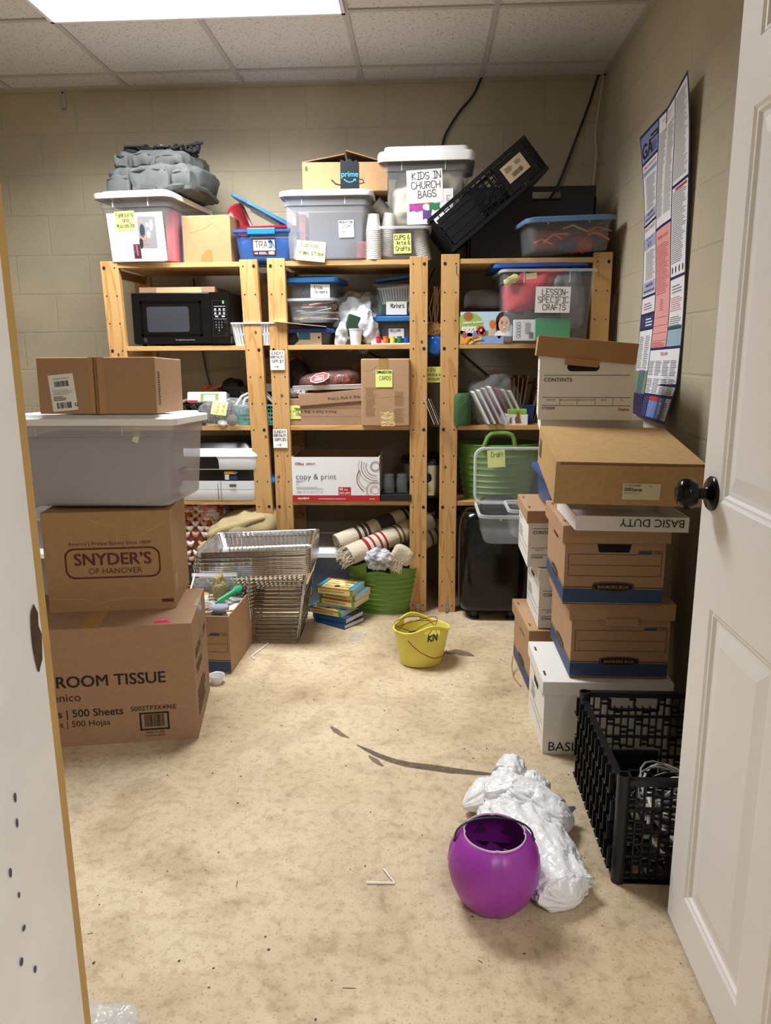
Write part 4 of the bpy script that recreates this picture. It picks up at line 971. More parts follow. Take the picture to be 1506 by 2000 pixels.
# --- top of the left unit: fundraising tote and rucksacks
rF = math.radians(-6); w, d, h = .345, .50, .295
ft = tote('clear tote with a white lid and fundraising sheet, under the grey rucksacks', (-1.315, 3.565+.25, TOP), w, d, h, rF, CLEAR, WPL, taper=.84, lidh=.022)
mb = MB(); f = ftilt(mb, w, d, h, .84); q = D(mb, lambda u, v, hh: f.f(u, v, hh+.001)); q.rect(.035, .006, .275, .213, PAPER, 1)
g = q.sub(.180, .065, -.04); g.rect(0, 0, .088, .138, mat('photo_grey', '8f9092', .5), 2)
for i, (x, y, a, b, c) in enumerate(((.01, .02, .012, .04, '2f3238'), (.02, .075, .016, .05, '3a4048'), (.025, .045, .02, .02, 'b98a86'), (.015, .115, .01, .015, 'c48f8a'), (.05, .06, .012, .03, 'd8d4d0'), (.045, .1, .01, .02, 'c9a9a4'), (.035, .02, .012, .012, 'b87f7c'), (.065, .1, .012, .04, 'd4d4d6'))): g.ell(x, y, a*.8, b*.6, mat('photo_'+c, c, .5), 3, 12)
g = q.sub(.148, .018, 0); g.rect(0, 0, .036, .064, mat('print_maroon', '5a2133', .6), 2); g.sub(.014, .060, -PI/2).text('CHURCH', 0, 0, .011, mat('pale_pink', 'e3b9c0', .6), bold=.02); g.sub(.004, .060, -PI/2).text('(business)', 0, 0, .009, mat('pale_pink', 'e3b9c0', .6))
o = mb.build('printed_sheet', ft); o['label'] = 'white sheet with a sideways photograph'
note(ft, f, .078, .140, .098, .085, NOTE, [('Fundraising', .008, .017), ('and', .036, .015), ('Missions Day', .006, .017)], lw=.0018, ang=.03)
slab('folder', 'pink folder standing inside the fundraising tote', 'folder', (-1.185, 3.86, TOP+.01), .04, .40, .23, mat('folder_pink', 'd9646e', .6), (0, 0, rF))
slab('folder', 'blue folder standing inside the fundraising tote at its right wall', 'folder', (-1.150, 3.90, TOP+.012), .016, .34, .22, mat('folder_blue', '5c93bd', .6), (0, 0, rF))
slab('papers', 'block of white papers inside the fundraising tote', 'papers', (-1.34, 3.86, TOP+.01), .22, .36, .18, mat('paper_block', 'dcdad8', .8), (0, 0, rF))
gk = mat('ruck_grey', '4e5150', .85, var=.07, scale=25, bump=.5, bscale=9); gkd = mat('ruck_trim', '3c403f', .8); zp = mat('ruck_zip', '2a2c2c', .6)
def ruck(label, loc, w, d, h, rot, pockets, seed):
    t = T('rucksack', label, 'rucksack', loc, rot)
    MB().blob((0, 0, h/2), (w/2, d/2, h/2), gk, .36, .026, 13, seed, 90, 44, .0).build('bag_body', t, smooth=True, angle=180)
    for i, (x0, x1, z0, z1, out) in enumerate(pockets):
        mb = MB(); cx = (x0+x1)/2; mb.blob((0, 0, 0), ((x1-x0)/2, out+.02, (z1-z0)/2), gk, .32, .015, 20, seed+i+2, 60, 30)
        p = mb.build('pocket', t, smooth=True, angle=180, loc=(cx, -d/2+.012, (z0+z1)/2))
        mb = MB(); n = 14
        mb.tube([(-(x1-x0)*.45+(x1-x0)*.9*k/n, -out-.0175-.003*math.sin(PI*k/n), (z1-z0)*.30+.006*math.sin(PI*k/n)) for k in range(n+1)], .0042, zp, 6); mb.build('zip', p, smooth=True)
    return t
zl = TOP+.295+.018
r1 = ruck('larger grey rucksack lying flat on the fundraising tote lid', (-1.275, 3.85, zl), .445, .34, .135, (0, 0, math.radians(-8)), [(-.205, -.085, .005, .085, .018), (-.075, .115, .01, .118, .03), (.13, .215, .01, .10, .02)], 3)
mb = MB(); mb.box(-.02, .06, -.224, -.217, .018, .034, gkd); mb.build('haul_loop', r1, rot=(0, .15, 0))
mb = MB(); mb.tube([(.10, -.215, .012), (.15, -.225, .02), (.20, -.17, .035), (.235, -.05, .03), (.24, .06, .0)], .013, gkd, 6); mb.build('shoulder_strap', r1, smooth=True)
r2 = ruck('smaller grey rucksack stacked on the larger grey rucksack', (-1.285, 3.87, zl+.128), .37, .28, .075, (0, 0, math.radians(-6)), [(-.175, -.115, .01, .06, .010), (-.08, .01, .012, .065, .012), (.03, .16, .006, .05, .012)], 8)
bw = mat('webbing_black', '17181a', .8, bump=.5, bscale=120)
rnd = random.Random(12)
for i in range(7):
    x = -1.415+.05*i; y = 3.80+.05*(i % 3); zz = zl+.224
    t = T('strap_bundle', ('black strap bundle on the rucksacks, %s from the left' % ('first', 'second', 'third', 'fourth', 'fifth', 'sixth', 'last')[i]), 'strap', (x, y, zz), (rnd.uniform(-.2, .2), rnd.uniform(-.3, .3), rnd.uniform(-.6, .6)), 'black strap bundles on the rucksacks')
    mb = MB()
    for k in range(6):
        R3 = Matrix.Rotation(rnd.uniform(-1.2, 1.2), 3, 'X') @ Matrix.Rotation(rnd.uniform(0, 3), 3, 'Z'); a, b = rnd.uniform(.014, .034), rnd.uniform(.010, .018); c = Vector((rnd.uniform(-.02, .02), rnd.uniform(-.015, .015), rnd.uniform(-.006, .012)))
        mb.tube([c+R3 @ Vector((a*math.cos(2*PI*q/16), b*math.sin(2*PI*q/16), .005*math.sin(4*PI*q/16))) for q in range(16)], .0062, bw, 5, close=True)
    mb.blob((0, 0, -.006), (.032, .022, .014), bw, .8, .006, 40, i, 18, 12)
    mb.build('webbing', t, smooth=True, angle=60)
    mb = MB(); mb.tube([(-.03, -.024, .010), (.05, -.026, .020)], .007, BLACKP, 8); mb.build('buckle_bar', t, smooth=True)
    if i in (3, 5): mb = MB(); mb.tube([(.0, -.012, .014), (.016, -.012, .0145)], .0095, WPL, 10); mb.build('white_band', t, smooth=True)
# carton, blue box with lids
cbox('small plain brown carton beside the fundraising tote', (-1.025, 3.66+.12, TOP), .235, .24, .215, CARDS, math.radians(-3), lambda mb, w, d, h: (face(mb, w, d, h, 'front').line([(0, h-.04), (.04, h-.075), (.10, h-.06), (.16, h-.03)], .002, mat('card_crease', 'c59d6b', .8), 1), face(mb, w, d, h, 'front').poly([(.085, 0), (.145, 0), (.142, .055), (.12, .062), (.09, .035)], mat('card_stain', '98703f', .8), 1)), tape=None)
bluec = mat('blue_clear', '4a78c0', .25, trans=.5); bluetab = mat('blue_tab', '1c74d8', .35)
x0, w_, z0, h_ = FR(455, 566, 446, 512, 3.61)
bb = tote('translucent blue box with a name label, right end of left unit', (x0+.012, 3.61+.15, TOP), .285, .28, .142, 0, bluec, None, taper=.88, ribs=False)
mb = MB(); mb.box(-.075, .055, -.158, -.140, .118, .146, bluetab); mb.build('handle', bb, bevel=.003)
mb = MB(); f = ftilt(mb, .285, .28, .142, .88); q = f.sub(.085, .028); q.rect(0, 0, .110, .074, mat('plum', '4a1c35', .5), 1); q.rect(.004, .022, .102, .048, PAPER, 2); q.hand('TRAIN', .012, .034, .028, INK, .003); q.text('108', .006, .006, .012, PAPER, l=2); q.bars(.075, .004, .028, .014, PAPER, 2, 12); q.greek(.03, .006, .04, .012, 2, PAPER)
for k, (x, y, c) in enumerate(((.085, .060, '3a63b0'), (.09, .045, '6fa0d8'))): q.ell(x, y, .01, .008, mat('lbl_'+c, c, .5), 3, 10)
o = mb.build('label', bb); o['label'] = 'white and plum label with handwriting'
soft('craft_filling', 'dark blue stuffing inside the translucent blue box', 'filling', (x0+.01, 3.76, TOP+.06), (.12, .11, .05), mat('filling_blue', '274a86', .9), .4, .01, 20, 3)
redm = mat('red_lid', '8f1f28', .25, trans=.1)
def lid_plate(label, loc, rot, w, d, m, cat='lid', name='container_lid'):
    mb = MB(); mb.loft([rr(w, d, .035, 0), rr(w+.008, d+.008, .038, .002), rr(w+.008, d+.008, .038, .012), rr(w-.01, d-.01, .03, .014), rr(w-.03, d-.03, .025, .008)], m, True, True)
    return tag(mb.build(name, None, smooth=True, loc=loc, rot=rot, angle=35), label, cat)
lid_plate('dark red oval lid leaning upright against the blue box', (-.895, 3.80, TOP+.205), (math.radians(78), math.radians(-27), math.radians(-8)), .085, .175, redm)
lid_plate('flat red lid lying across the translucent blue box', (x0+.03, 3.76, TOP+.148), (0, math.radians(-1), 0), .26, .24, redm)
lid_plate('blue translucent lid slanting out of the blue box, upper one', (-.755, 3.80, TOP+.225), (0, math.radians(27), 0), .36, .25, BLUEL)
lid_plate('blue translucent lid slanting out of the blue box, lower one', (-.70, 3.78, TOP+.185), (0, math.radians(28), .1), .33, .24, mat('blue_lid_clear', '4f8fd0', .2, trans=.4))
# canvas tote, delivery box
w, d, h = .395, .34, .295
kt = tote('clear tote with white lid and presentation items note, on the middle unit', (-.452, 3.60+.17, TOP), w, d, h, 0, CLEARB, WPL, taper=.92, lidh=.018)
mb = MB(); f = ftilt(mb, w, d, h, .92); 
note(kt, f, .05, .004, .135, .088, NOTEP, [('Canvas,', .02, .019), ('Frames, & Ribbon', .012, .017)], ang=-.10, lw=.0016, lead=2.0, label='pale yellow slip with writing')
note(kt, f, .255, .098, .070, .074, PAPER, [('PRESENTATION', .003, .0088), ('ITEMS', .016, .012), ('<', .018, .014)], ang=.03, lw=.0014, lead=1.7, name='paper_label')
slab('canvas', 'stack of dark grey canvases inside the presentation tote', 'canvas', (-.42, 3.79, TOP+.012), .25, .22, .21, mat('canvas_grey', '59606e', .8, var=.15, scale=5))
slab('picture_frame', 'red wooden frame edge on the left inside the presentation tote', 'frame', (-.575, 3.78, TOP+.012), .03, .22, .20, mat('frame_red', 'a8584a', .7))
slab('picture_frame', 'white frame edge at the far left inside the presentation tote', 'frame', (-.612, 3.78, TOP+.012), .018, .22, .22, mat('frame_white', 'dadada', .6))
slab('ribbon_box', 'small red labelled box at the right inside the presentation tote', 'box', (-.295, 3.68, TOP+.012), .05, .05, .075, mat('box_redpink', 'b0606c', .6))
pb = T('delivery_box', 'brown delivery box with torn black tape, on the presentation tote', 'box', (-.375, 3.795, TOP+.295+.016), math.radians(3))
w, d, h = .395, .26, .125
mb = MB(); open_shell(mb, w, d, h, CARDS, .004, CARDD); f = face(mb, w, d, h, 'front')
f.line([(.135, .048), (.155, .03), (.178, .026)], .006, INK, 1); f.line([(.255, .03), (.285, .036), (.278, .05), (.262, .05)], .004, INK, 1); f.greek(.014, .09, .012, .02, 3, INK)
mb.build('body', pb, bevel=.002)
mb = MB(); f = face(mb, w, d, h, 'front'); bt_ = mat('tape_black', '1b1e26', .35); sk = mat('tape_blue', '3aa0d8', .5)
f.poly([(.175, 0), (.262, 0), (.262, .12), (.25, .135), (.235, .124), (.22, .14), (.2, .128), (.176, .136)], bt_, 2)
f.text('prime', .219, .062, .034, sk, l=3, bold=.012, align='CENTER'); f.line([(.193+.052*k/10, .05-.012*math.sin(PI*k/10)) for k in range(11)], .0045, sk, 3); f.line([(.236, .05), (.246, .052), (.246, .043)], .003, sk, 3)
o = mb.build('black_tape', pb); o['label'] = 'torn black packing tape with blue lettering'
for sx, a, nm in ((-1, .32, 'flap'), (1, .42, 'flap')):
    mb = MB(); mb.box(0, .20, -d/2, d/2, 0, .004, CARDD); mb.build('flap', pb, loc=(sx*w/2, 0, h-.002), rot=(0, -a if sx > 0 else -a*.55, 0) if sx < 0 else (0, PI+a*.65, 0))
# cups, cup bin
cupw = mat('cup_white', 'e9e6e0', .5)
def cup_stack(label, loc, rot, n, group='stacks of white cups'):
    t = T('cup_stack', label, 'cups', loc, rot, group)
    mb = MB()
    for k in range(n):
        z = k*.0085; mb.lathe([(.026, z), (.0345, z+.07), (.0362, z+.071), (.0362, z+.0745), (.034, z+.074)], cupw, 24, cap0=(k == 0))
    mb.build('nested_cups', t, smooth=True, angle=30); return t
def cup_up(label, x, y, z, n, tilt, rz):
    return cup_stack(label, (x, y, z), (PI+tilt[0], tilt[1], rz), n)
cup_up('tall stack of upturned white cups standing left of the cup bin', -.238, 3.655, TOP+.205, 16, (0, 0), 0)
cup_up('white cup stack inside the cup bin, behind the lime note', -.165, 3.715, TOP+.218, 15, (.03, .12), 0)
cup_stack('white cup sleeve slanting above the cup bin', (-.125, 3.83, TOP+.17), (.15, math.radians(-48), .2), 12)
cup_up('white cup stack leaning at the right inside the cup bin', -.03, 3.79, TOP+.16, 10, (.05, -.25), .4)
cb2 = tote('clear bin of cups with a lime note, under the church bags tote', (-.118, 3.64+.14, TOP), .275, .27, .150, 0, CLEAR, None, taper=.9, ribs=False)
mb = MB(); f = ftilt(mb, .275, .27, .15, .9); note(cb2, f, .112, .030, .082, .088, NOTE, [('CUPS &', .005, .018), ('Arts &', .014, .016), ('Crafts', .010, .018)], lw=.0022, ang=.02)
# church bags tote
w, d, h = .40, .32, .295; zk = TOP+.152
kd = tote('tall clear tote with a white lid holding kids church bags', (.010, 3.66+.16, zk), w, d, h, math.radians(-1.5), CLEAR, WPL, taper=.84, lidh=.055, lidgrow=.022)
mb = MB(); f = ftilt(mb, w, d, h, .84); note(kd, f, .115, .100, .165, .142, PAPER, [('KIDS IN', .026, .029), ('CHURCH', .022, .030), ('BAGS', .050, .029)], lw=.0028, ang=.05, lead=1.32, name='paper_sign')
mb = MB(); f = ftilt(mb, w, d, h, .84); q = D(mb, lambda u, v, hh: f.f(u, v, hh+.0012)).sub(.112, .010, .02); q.rect(0, 0, .215, .15, PAPER, 1)
for x, y, a, b, c in ((.045, .075, .034, .022, 'b0489a'), (.10, .105, .022, .022, 'c98f3a'), (.13, .076, .026, .019, '2f7f58'), (.095, .042, .022, .024, '6a4a8c')):
    q.poly([(x-a, y-b), (x-a*.4, y-b*.7), (x, y-b), (x+a, y-b*.6), (x+a*.8, y), (x+a, y+b*.8), (x, y+b*.7), (x-a, y+b)], mat('crayon_'+c, c, .8, var=.2, scale=60), 2)
for i, s_ in enumerate(('Love', 'Love')): q.sub(.185+.018*i, .12-.02*i, PI/2+PI).hand(s_, 0, 0, .017, GREYI, .0018)
o = mb.build('drawing', kd); o['label'] = 'white sheet with crayon cross drawing'
cr = mat('bag_cream', 'd9cdb8', .9, bump=.35, bscale=14)
for i, (x, y, z, r, s_) in enumerate(((-.08, -.03, .10, (.075, .09, .085), 1), (.06, .0, .09, (.08, .10, .07), 2), (-.03, .02, .20, (.11, .09, .06), 3), (.10, -.02, .20, (.055, .08, .06), 4))):
    soft('cloth_bag', 'cream cloth bag inside the church bags tote, %s' % ('lower left', 'lower right', 'upper left', 'upper right')[i], 'cloth bag', (.01+x, 3.82+y, zk+z), r, cr, .6, .03, 11, s_)
# tilted crate, standing crate, blue lidded tote
tc_ = T('folding_crate', 'black folded crate tipped on its corner with a cream label', 'crate', (.13, 3.62, 1.752), (0, math.radians(-39.5), math.radians(3)))
Lc, Hc, Dc = .56, .185, .30
mb = MB(); lattice(mb, Lc, Hc, lambda u, v, z: Vector((u, z, v)), cm, t=.012, solid=(.03, .215, .022, .155), cell=.03); mb.build('side_panel', tc_)
mb = MB(); mb.box(.36, Lc-.03, -.002, .012, .022, Hc-.02, cm).box(0, Lc, -.006, .014, 0, .018, cm).box(0, Lc, -.004, .014, Hc-.016, Hc, cm)
for x, z in ((.245, .06), (.275, .045), (.305, .06), (.245, .10), (.275, .085), (.335, .09)): mb.box(x, x+.018, .002, .010, z, z+.022, cm)
mb.build('panel_frame', tc_)
mb = MB(); f = plane(mb, (.385, -.004, .062), (1, 0, 0), (0, 0, 1)); f.rect(0, 0, .115, .080, mat('crate_cream_label', 'c4b393', .6), 1); f.bars(.03, .012, .06, .02, n=20); f.greek(.012, .045, .04, .024, 4, INK, fill=.35); f.greek(.07, .05, .03, .02, 3, INK, fill=.35); mb.build('label', tc_)
mb = MB(); lattice(mb, Dc, Hc, lambda u, v, z: Vector((z, u, v)), cm, cell=.026); mb.build('end_panel', tc_)
mb = MB(); lattice(mb, Dc, Hc, lambda u, v, z: Vector((Lc-z, u, v)), cm, cell=.026); mb.build('end_panel', tc_)
mb = MB(); lattice(mb, Lc, Hc, lambda u, v, z: Vector((u, Dc-z, v)), cm, cell=.03); mb.build('side_panel', tc_)
mb = MB(); mb.box(0, Lc, 0, Dc, 0, .008, cm); mb.build('floor_panel', tc_)
sc_ = T('folding_crate', 'black crate with a cut-out handle standing behind the tilted crate', 'crate', (.50, 3.86, TOP), 0)
w, d, h = .58, .30, .325
mb = MB(); mb.box(-w/2, w/2, -d/2, -d/2+.01, 0, h-.095, cm)
mb.box(-w/2, .0, -d/2, -d/2+.012, h-.095, h, cm).box(.13, w/2, -d/2, -d/2+.012, h-.095, h, cm).box(0, .13, -d/2, -d/2+.012, h-.022, h, cm).box(0, .13, -d/2, -d/2+.012, h-.095, h-.065, cm)
mb.build('front_panel', sc_)
mb = MB(); lattice(mb, w, h, lambda u, v, z: Vector((-w/2+u, d/2-z, v)), cm, cell=.03, windows=(.29, .42, h-.065, h-.022)); mb.build('back_panel', sc_)
for sx in (-1, 1): mb = MB(); mb.box(sx*w/2-.006, sx*w/2+.006, -d/2, d/2, 0, h*.85, cm); mb.build('side_panel', sc_)
w, d, h = .375, .28, .142; zb_ = 1.742
bl = tote('clear tote with a blue lid and orange craft bits, near the right wall', (.640, 3.53+.15, zb_), w, d, h, math.radians(7), CLEAR, mat('blue_grey_lid', '5b7fa3', .35), taper=.94, lidh=.014, roty=math.radians(-2.5))
orr = ['d9622a', 'c23b30', 'd97a3a', '9c2f2f', 'c8543a', 'b8a06a']
rnd = random.Random(4)
for i in range(9):
    p = Vector((rnd.uniform(-.15, .13), rnd.uniform(-.11, .0), rnd.uniform(.02, .10))); q = Vector((rnd.uniform(.05, .12), rnd.uniform(-.02, .03), rnd.uniform(-.04, .06)))
    mb = MB(); mb.tube([(0, 0, 0), q*.4+Vector((0, 0, .02)), q], .005, mat('ribbon_'+orr[i % 6], orr[i % 6], .6), 6)
    o = mb.build('craft_stick', None, smooth=True, loc=Vector((.64, 3.68, zb_+.005))+p); tag(o, 'orange or red craft strip tangled inside the blue-lidded tote', 'craft strip', 'craft strips in the blue-lidded tote')
soft('red_cloth', 'crumpled red cloth at the right inside the blue-lidded tote', 'cloth', (.71, 3.68, zb_+.045), (.06, .05, .03), mat('cloth_red', 'b5352e', .8), .7, .02, 20, 5)
soft('blue_cloth', 'dark blue scrap at the bottom of the blue-lidded tote', 'cloth', (.66, 3.63, zb_+.03), (.035, .03, .02), mat('cloth_navy', '2a3c66', .8), .7, .01, 25, 6)
soft('red_cloth', 'dull red wrap filling the back of the blue-lidded tote', 'cloth', (.645, 3.74, zb_+.075), (.14, .05, .05), mat('cloth_dullred', '8e3f3a', .8), .6, .015, 14, 7)

# --- second shelf
mw = T('microwave', 'black microwave oven on the second shelf of the left unit', 'microwave', (-1.165, 3.62+.17, S2))
w, d, h = .475, .34, .250; mg = mat('micro_black', '0c0c0e', .18, spec=.6); mk = mat('micro_case', '141416', .4)
MB().box(-w/2, w/2, -d/2+.02, d/2, .008, h, mk).build('case', mw, bevel=.004)
mb = MB(); mb.box(-w/2, w/2-.095, -d/2, -d/2+.022, .010, h-.002, mg); f = face(mb, w, d, h, 'front')
f.frame(.040, .045, .30, .165, .012, mat('micro_frame', '050506', .1), 1); o = mb.build('door', mw, bevel=.004)
mb = MB(); f = face(mb, w, d, h, 'front'); pts = rr(.205, .118, .012, 0); f.poly([(p.x+.175, p.y+.125) for p in pts], mat('micro_window', '3b3d42', .12, spec=.6), 3); mb.build('window', mw).parent = o
mb = MB(); mb.box(w/2-.093, w/2, -d/2-.001, -d/2+.022, .010, h-.002, mg); f = face(mb, w, d, h, 'front'); X = w-.085; gi = mat('panel_print', 'a9adb2', .6)
f.rect(X+.052, .195, .008, .014, mat('lcd_green', '6fae4a', .4, emit=.6), 3); f.rect(X+.010, .182, .055, .0025, gi, 3)
for r in range(2):
    for c in range(3): f.ell(X+.016+.021*c, .170-.018*r, .0055, .0045, gi, 3, 8); f.rect(X+.009+.021*c, .1615-.018*r, .014, .0022, gi, 3)
for c in range(2): f.rect(X+.014+.032*c, .133, .015, .007, gi, 3)
f.rect(X+.008, .124, .06, .0015, gi, 3)
for r in range(4):
    for c in range(3): f.text('123456789 0 '[r*3+c], X+.014+.014*c, .107-.013*r, .011, gi, l=3)
f.ring(X+.062, .112, .006, .0018, gi, 3); f.ring(X+.064, .080, .006, .0018, mat('print_stop', '8a3a40', .6), 3); f.ring(X+.026, .054, .005, .0018, gi, 3); f.ring(X+.062, .054, .005, .0018, gi, 3)
f.frame(X+.002, .045, .07, .165, .001, mat('panel_edge', '3a3b40', .4), 2)
mb.build('control_panel', mw, bevel=.003)
mb = MB(); f = face(mb, w, d, h, 'front'); f.ring(.058, .030, .0075, .0016, gi, 3); f.ring(.058, .030, .003, .0012, gi, 3); f.text('Turntable Microwave Oven', .205, .026, .0085, gi, l=3); mb.build('front_marks', mw)
for sx in (-1, 1):
    for sy in (-1, 1): MB().lathe([(.012, 0), (.012, .008)], BLACKP, 12, cap1=True).build('foot', mw, loc=(sx*.2, sy*.13, 0))
slab('flat_carton', 'flat taped cardboard carton lying on the microwave', 'box', (-1.19, 3.80, S2+.251), .37, .28, .026, CARDT, (0, 0, 0), art=lambda mb, w, d, h: face(mb, w, d, h, 'front').rect(.085, .0, .22, .025, TAPEC, 1))
def basket(label, loc, w, d, h, m, rot=0, rows=2, bar=.007, taper=.86, name='basket', cat='basket'):
    t = T(name, label, cat, loc, rot); mb = MB(); k = lambda z: taper+(1-taper)*z/h
    mb.loft([rr(w*taper, d*taper, .015, 0), rr(w*taper, d*taper, .015, .004)], m, True, True)
    for i in range(rows+1):
        z = h*i/rows; b = .009
        z0, z1 = max(0, z-b/2), min(h, z+b/2); mb.loft([rr(w*k(z0), d*k(z0), .02, z0), rr(w*k(z1), d*k(z1), .02, z1), rr(w*k(z1)-.006, d*k(z1)-.006, .018, z1), rr(w*k(z0)-.006, d*k(z0)-.006, .018, z0), rr(w*k(z0), d*k(z0), .02, z0)], m, False, False)
    n = int(w/.0165)
    for i in range(n+1):
        x = (i/n-.5)*(w-.03)
        for sy in (-1, 1): mb.add([Vector((x*k(z)+dx, sy*(d/2*k(z)-dy), z)) for z in (0, h) for dx, dy in ((-bar/2, 0), (bar/2, 0), (bar/2, .004), (-bar/2, .004))], [(0, 1, 5, 4), (1, 2, 6, 5), (2, 3, 7, 6), (3, 0, 4, 7)], m)
    n = int(d/.0165)
    for i in range(n+1):
        y = (i/n-.5)*(d-.03)
        for sx in (-1, 1): mb.add([Vector((sx*(w/2*k(z)-dx), y*k(z)+dy, z)) for z in (0, h) for dx, dy in ((0, -bar/2), (0, bar/2), (.004, bar/2), (.004, -bar/2))], [(0, 1, 5, 4), (1, 2, 6, 5), (2, 3, 7, 6), (3, 0, 4, 7)], m)
    mb.build('weave', t)
    mb = MB(); mb.loft([rr(w+.012, d+.012, .026, h-.004), rr(w+.014, d+.014, .027, h+.003), rr(w-.006, d-.006, .018, h+.003), rr(w-.006, d-.006, .018, h-.004), rr(w+.012, d+.012, .026, h-.004)], m, False, False); mb.build('rim', t)
    return t
basket('white slotted basket beside the microwave', (-.815, 3.61+.14, S2), .225, .26, .105, WPL, 0, 2)
# middle unit, second shelf
x0, w_, z0, h_ = FR(592, 672, 645, 674, 3.64)
lb1 = tote('clear box with a dark blue lid and blue note, under the pencil tote', (-.565, 3.645+.12, S2), .22, .22, .075, 0, CLEAR, mat('navy_lid', '2a3f86', .35), taper=.93, lidh=.010, ribs=False, r=.02)
mb = MB(); f = ftilt(mb, .22, .22, .075, .93); q = D(mb, lambda u, v, hh: f.f(u, v, hh+.001)); q.rect(.035, .0, .145, .066, mat('label_cream', 'e9e2d0', .7), 1); q.bars(.052, .03, .012, .025, n=8); q.ell(.168, .036, .006, .005, INK, 2); mb.build('label_card', lb1)
note(lb1, f, .068, .026, .058, .036, mat('sticky_blue', '3fa4d8', .6), [('Decorated', .005, .0085), ('cookies', .01, .0085), ('Christmas', .004, .0085)], lw=.001, lead=1.3)
slab('paper_sheet', 'stiff white sheet jutting out left above the blue-noted box', 'paper', (-.60, 3.70, S2+.097), .25, .20, .0015, PAPER, (0, math.radians(6), math.radians(6)), 0)
pt2 = tote('clear tote packed with colouring pencils, lower tote at left', (-.535, 3.655+.13, S2+.107), .225, .24, .112, math.radians(-6), CLEAR, None, taper=.88, ribs=False, r=.025)
rnd = random.Random(8); pc = ['c9b03c', '8f3a34', '3c6b4a', '4a3a2c', 'c06a5a', 'd9c84a', '6a4a34', '2f5f3c', 'a8503c', '8a6a3c']
for i in range(44):
    c = pc[i % 10]; a = rnd.uniform(-.5, .5); L_ = rnd.uniform(.10, .165); x, y, z = rnd.uniform(-.045, .045), rnd.uniform(-.095, .02), rnd.uniform(.018, .092); tz = rnd.uniform(-.12, .22)
    q = Vector((L_/2*math.cos(a), L_/2*math.sin(a)*.35, L_/2*math.sin(tz)))
    mb = MB(); mb.tube([-q, q], .0046, mat('pencil_'+c, c, .4), 6); mb.tube([q, q*1.1], [.0046, .0006], mat('pencil_wood', 'd9b98a', .6), 6)
    o = mb.build('colouring_pencil', None, loc=Vector((-.535, 3.785, S2+.107))+Vector((x, y, z))); tag(o, 'colouring pencil lying among others in the clear pencil tote', 'pencil', 'colouring pencils in the pencil tote')
soft('pencil_fill', 'dark heap of pencil ends at the bottom of the pencil tote', 'pencils', (-.535, 3.80, S2+.155), (.085, .09, .042), mat('pencil_ends', '4a3626', .6, var=.5, scale=160, bump=.4, bscale=150), .4, .006, 30, 2)['kind'] = 'stuff'
ks = tote('clear tote labelled kids scissors with a blue lid, atop the pencil tote', (-.53, 3.665+.13, S2+.205), .235, .24, .105, math.radians(-5), clear('clear_dark', 'c9d6e2', .13, .15), BLUEL, taper=.92, ribs=False, lidh=.016, r=.028)
mb = MB(); f = ftilt(mb, .235, .24, .105, .92); note(ks, f, .112, .018, .094, .062, PAPER, [('Kids', .018, .015), ('Scissors.', .022, .0125)], lw=.0016, ang=-.03, lead=1.5, name='paper_label')
rdp = mat('scissor_red', 'b32a3a', .4)
for i, (x, z, m, n_) in enumerate(((-.06, .04, rdp, 'red'), (-.02, .05, mat('scissor_teal', '2f8a86', .4), 'teal'))):
    t = T('scissors', n_+' handled scissors inside the kids scissors tote', 'scissors', (-.53+x, 3.73, S2+.21+z), (1.2, .3, .4))
    for sx in (-1, 1): MB().tube([(sx*.013+.011*math.cos(a), .011*math.sin(a), 0) for a in [2*PI*k/14 for k in range(14)]], .003, m, 6, close=True).build('handle', t, smooth=True); MB().box(-.004+sx*.002, .004+sx*.002, .010, .08, -.001, .001, STEEL).build('blade', t, rot=(0, 0, sx*.06))
wb = mat('thin_white_bag', 'd9dde2', .25, bump=.8, bscale=45, trans=.25)
soft('plastic_bag', 'white plastic bag draped over a dark green box, middle unit', 'plastic bag', (-.335, 3.84, S2+.115), (.10, .10, .125), wb, .75, .04, 17, 11, nu=70, nv=44)
slab('green_box', 'dark green box inside the draped white plastic bag', 'box', (-.345, 3.69, S2+.035), .10, .06, .10, mat('dark_green', '24402f', .5), (0, .3, .2))
soft('plastic_bag', 'twisted white plastic bag end hanging to the shelf, middle unit', 'plastic bag', (-.275, 3.70, S2+.085), (.032, .04, .088), wb, .8, .03, 18, 4, (0, -.25, 0))
soft('plastic_bag', 'small white plastic fold beside the dark green box', 'plastic bag', (-.40, 3.665, S2+.05), (.022, .03, .052), wb, .8, .02, 18, 7, (0, .2, 0))
mb = MB(); mb.lathe([(.025, 0), (.032, .07), (.034, .071), (.034, .075), (.031, .074), (.024, .003)], mat('cup_paper', 'e2e2e4', .6), 24); o = mb.build('paper_cup', None, smooth=True, loc=(-.330, 3.665, S2)); tag(o, 'white paper cup standing on the second shelf of the middle unit', 'cup')
mt = tote('clear tote of beads with a blue lid, under the markers tote', (-.132, 3.70+.13, S2+.003), .215, .24, .125, 0, clear('clear_dark', 'c9d6e2', .13, .15), BLUEL, taper=.86, ribs=False, lidh=.012, r=.028)
mb = MB(); f = ftilt(mb, .215, .24, .125, .86); note(mt, f, .066, .028, .075, .046, mat('label_pale', 'dfe6f0', .6), [('BELLANE', .008, .010), ('-----', .02, .006)], lw=.0014, name='label'); 
soft('bead_fill', 'mixed dark beads and sticks in the beads tote', 'beads', (-.132, 3.83, S2+.055), (.08, .09, .045), mat('bead_mix', '5a4640', .5, var=.6, scale=90), .4, .006, 25, 9)['kind'] = 'stuff'
mt2 = tote('clear tote labelled markers with a blue lid, on the beads tote', (-.130, 3.71+.13, S2+.138), .22, .24, .145, 0, clear('clear_dark', 'c9d6e2', .13, .15), None, taper=.9, ribs=False, r=.028)
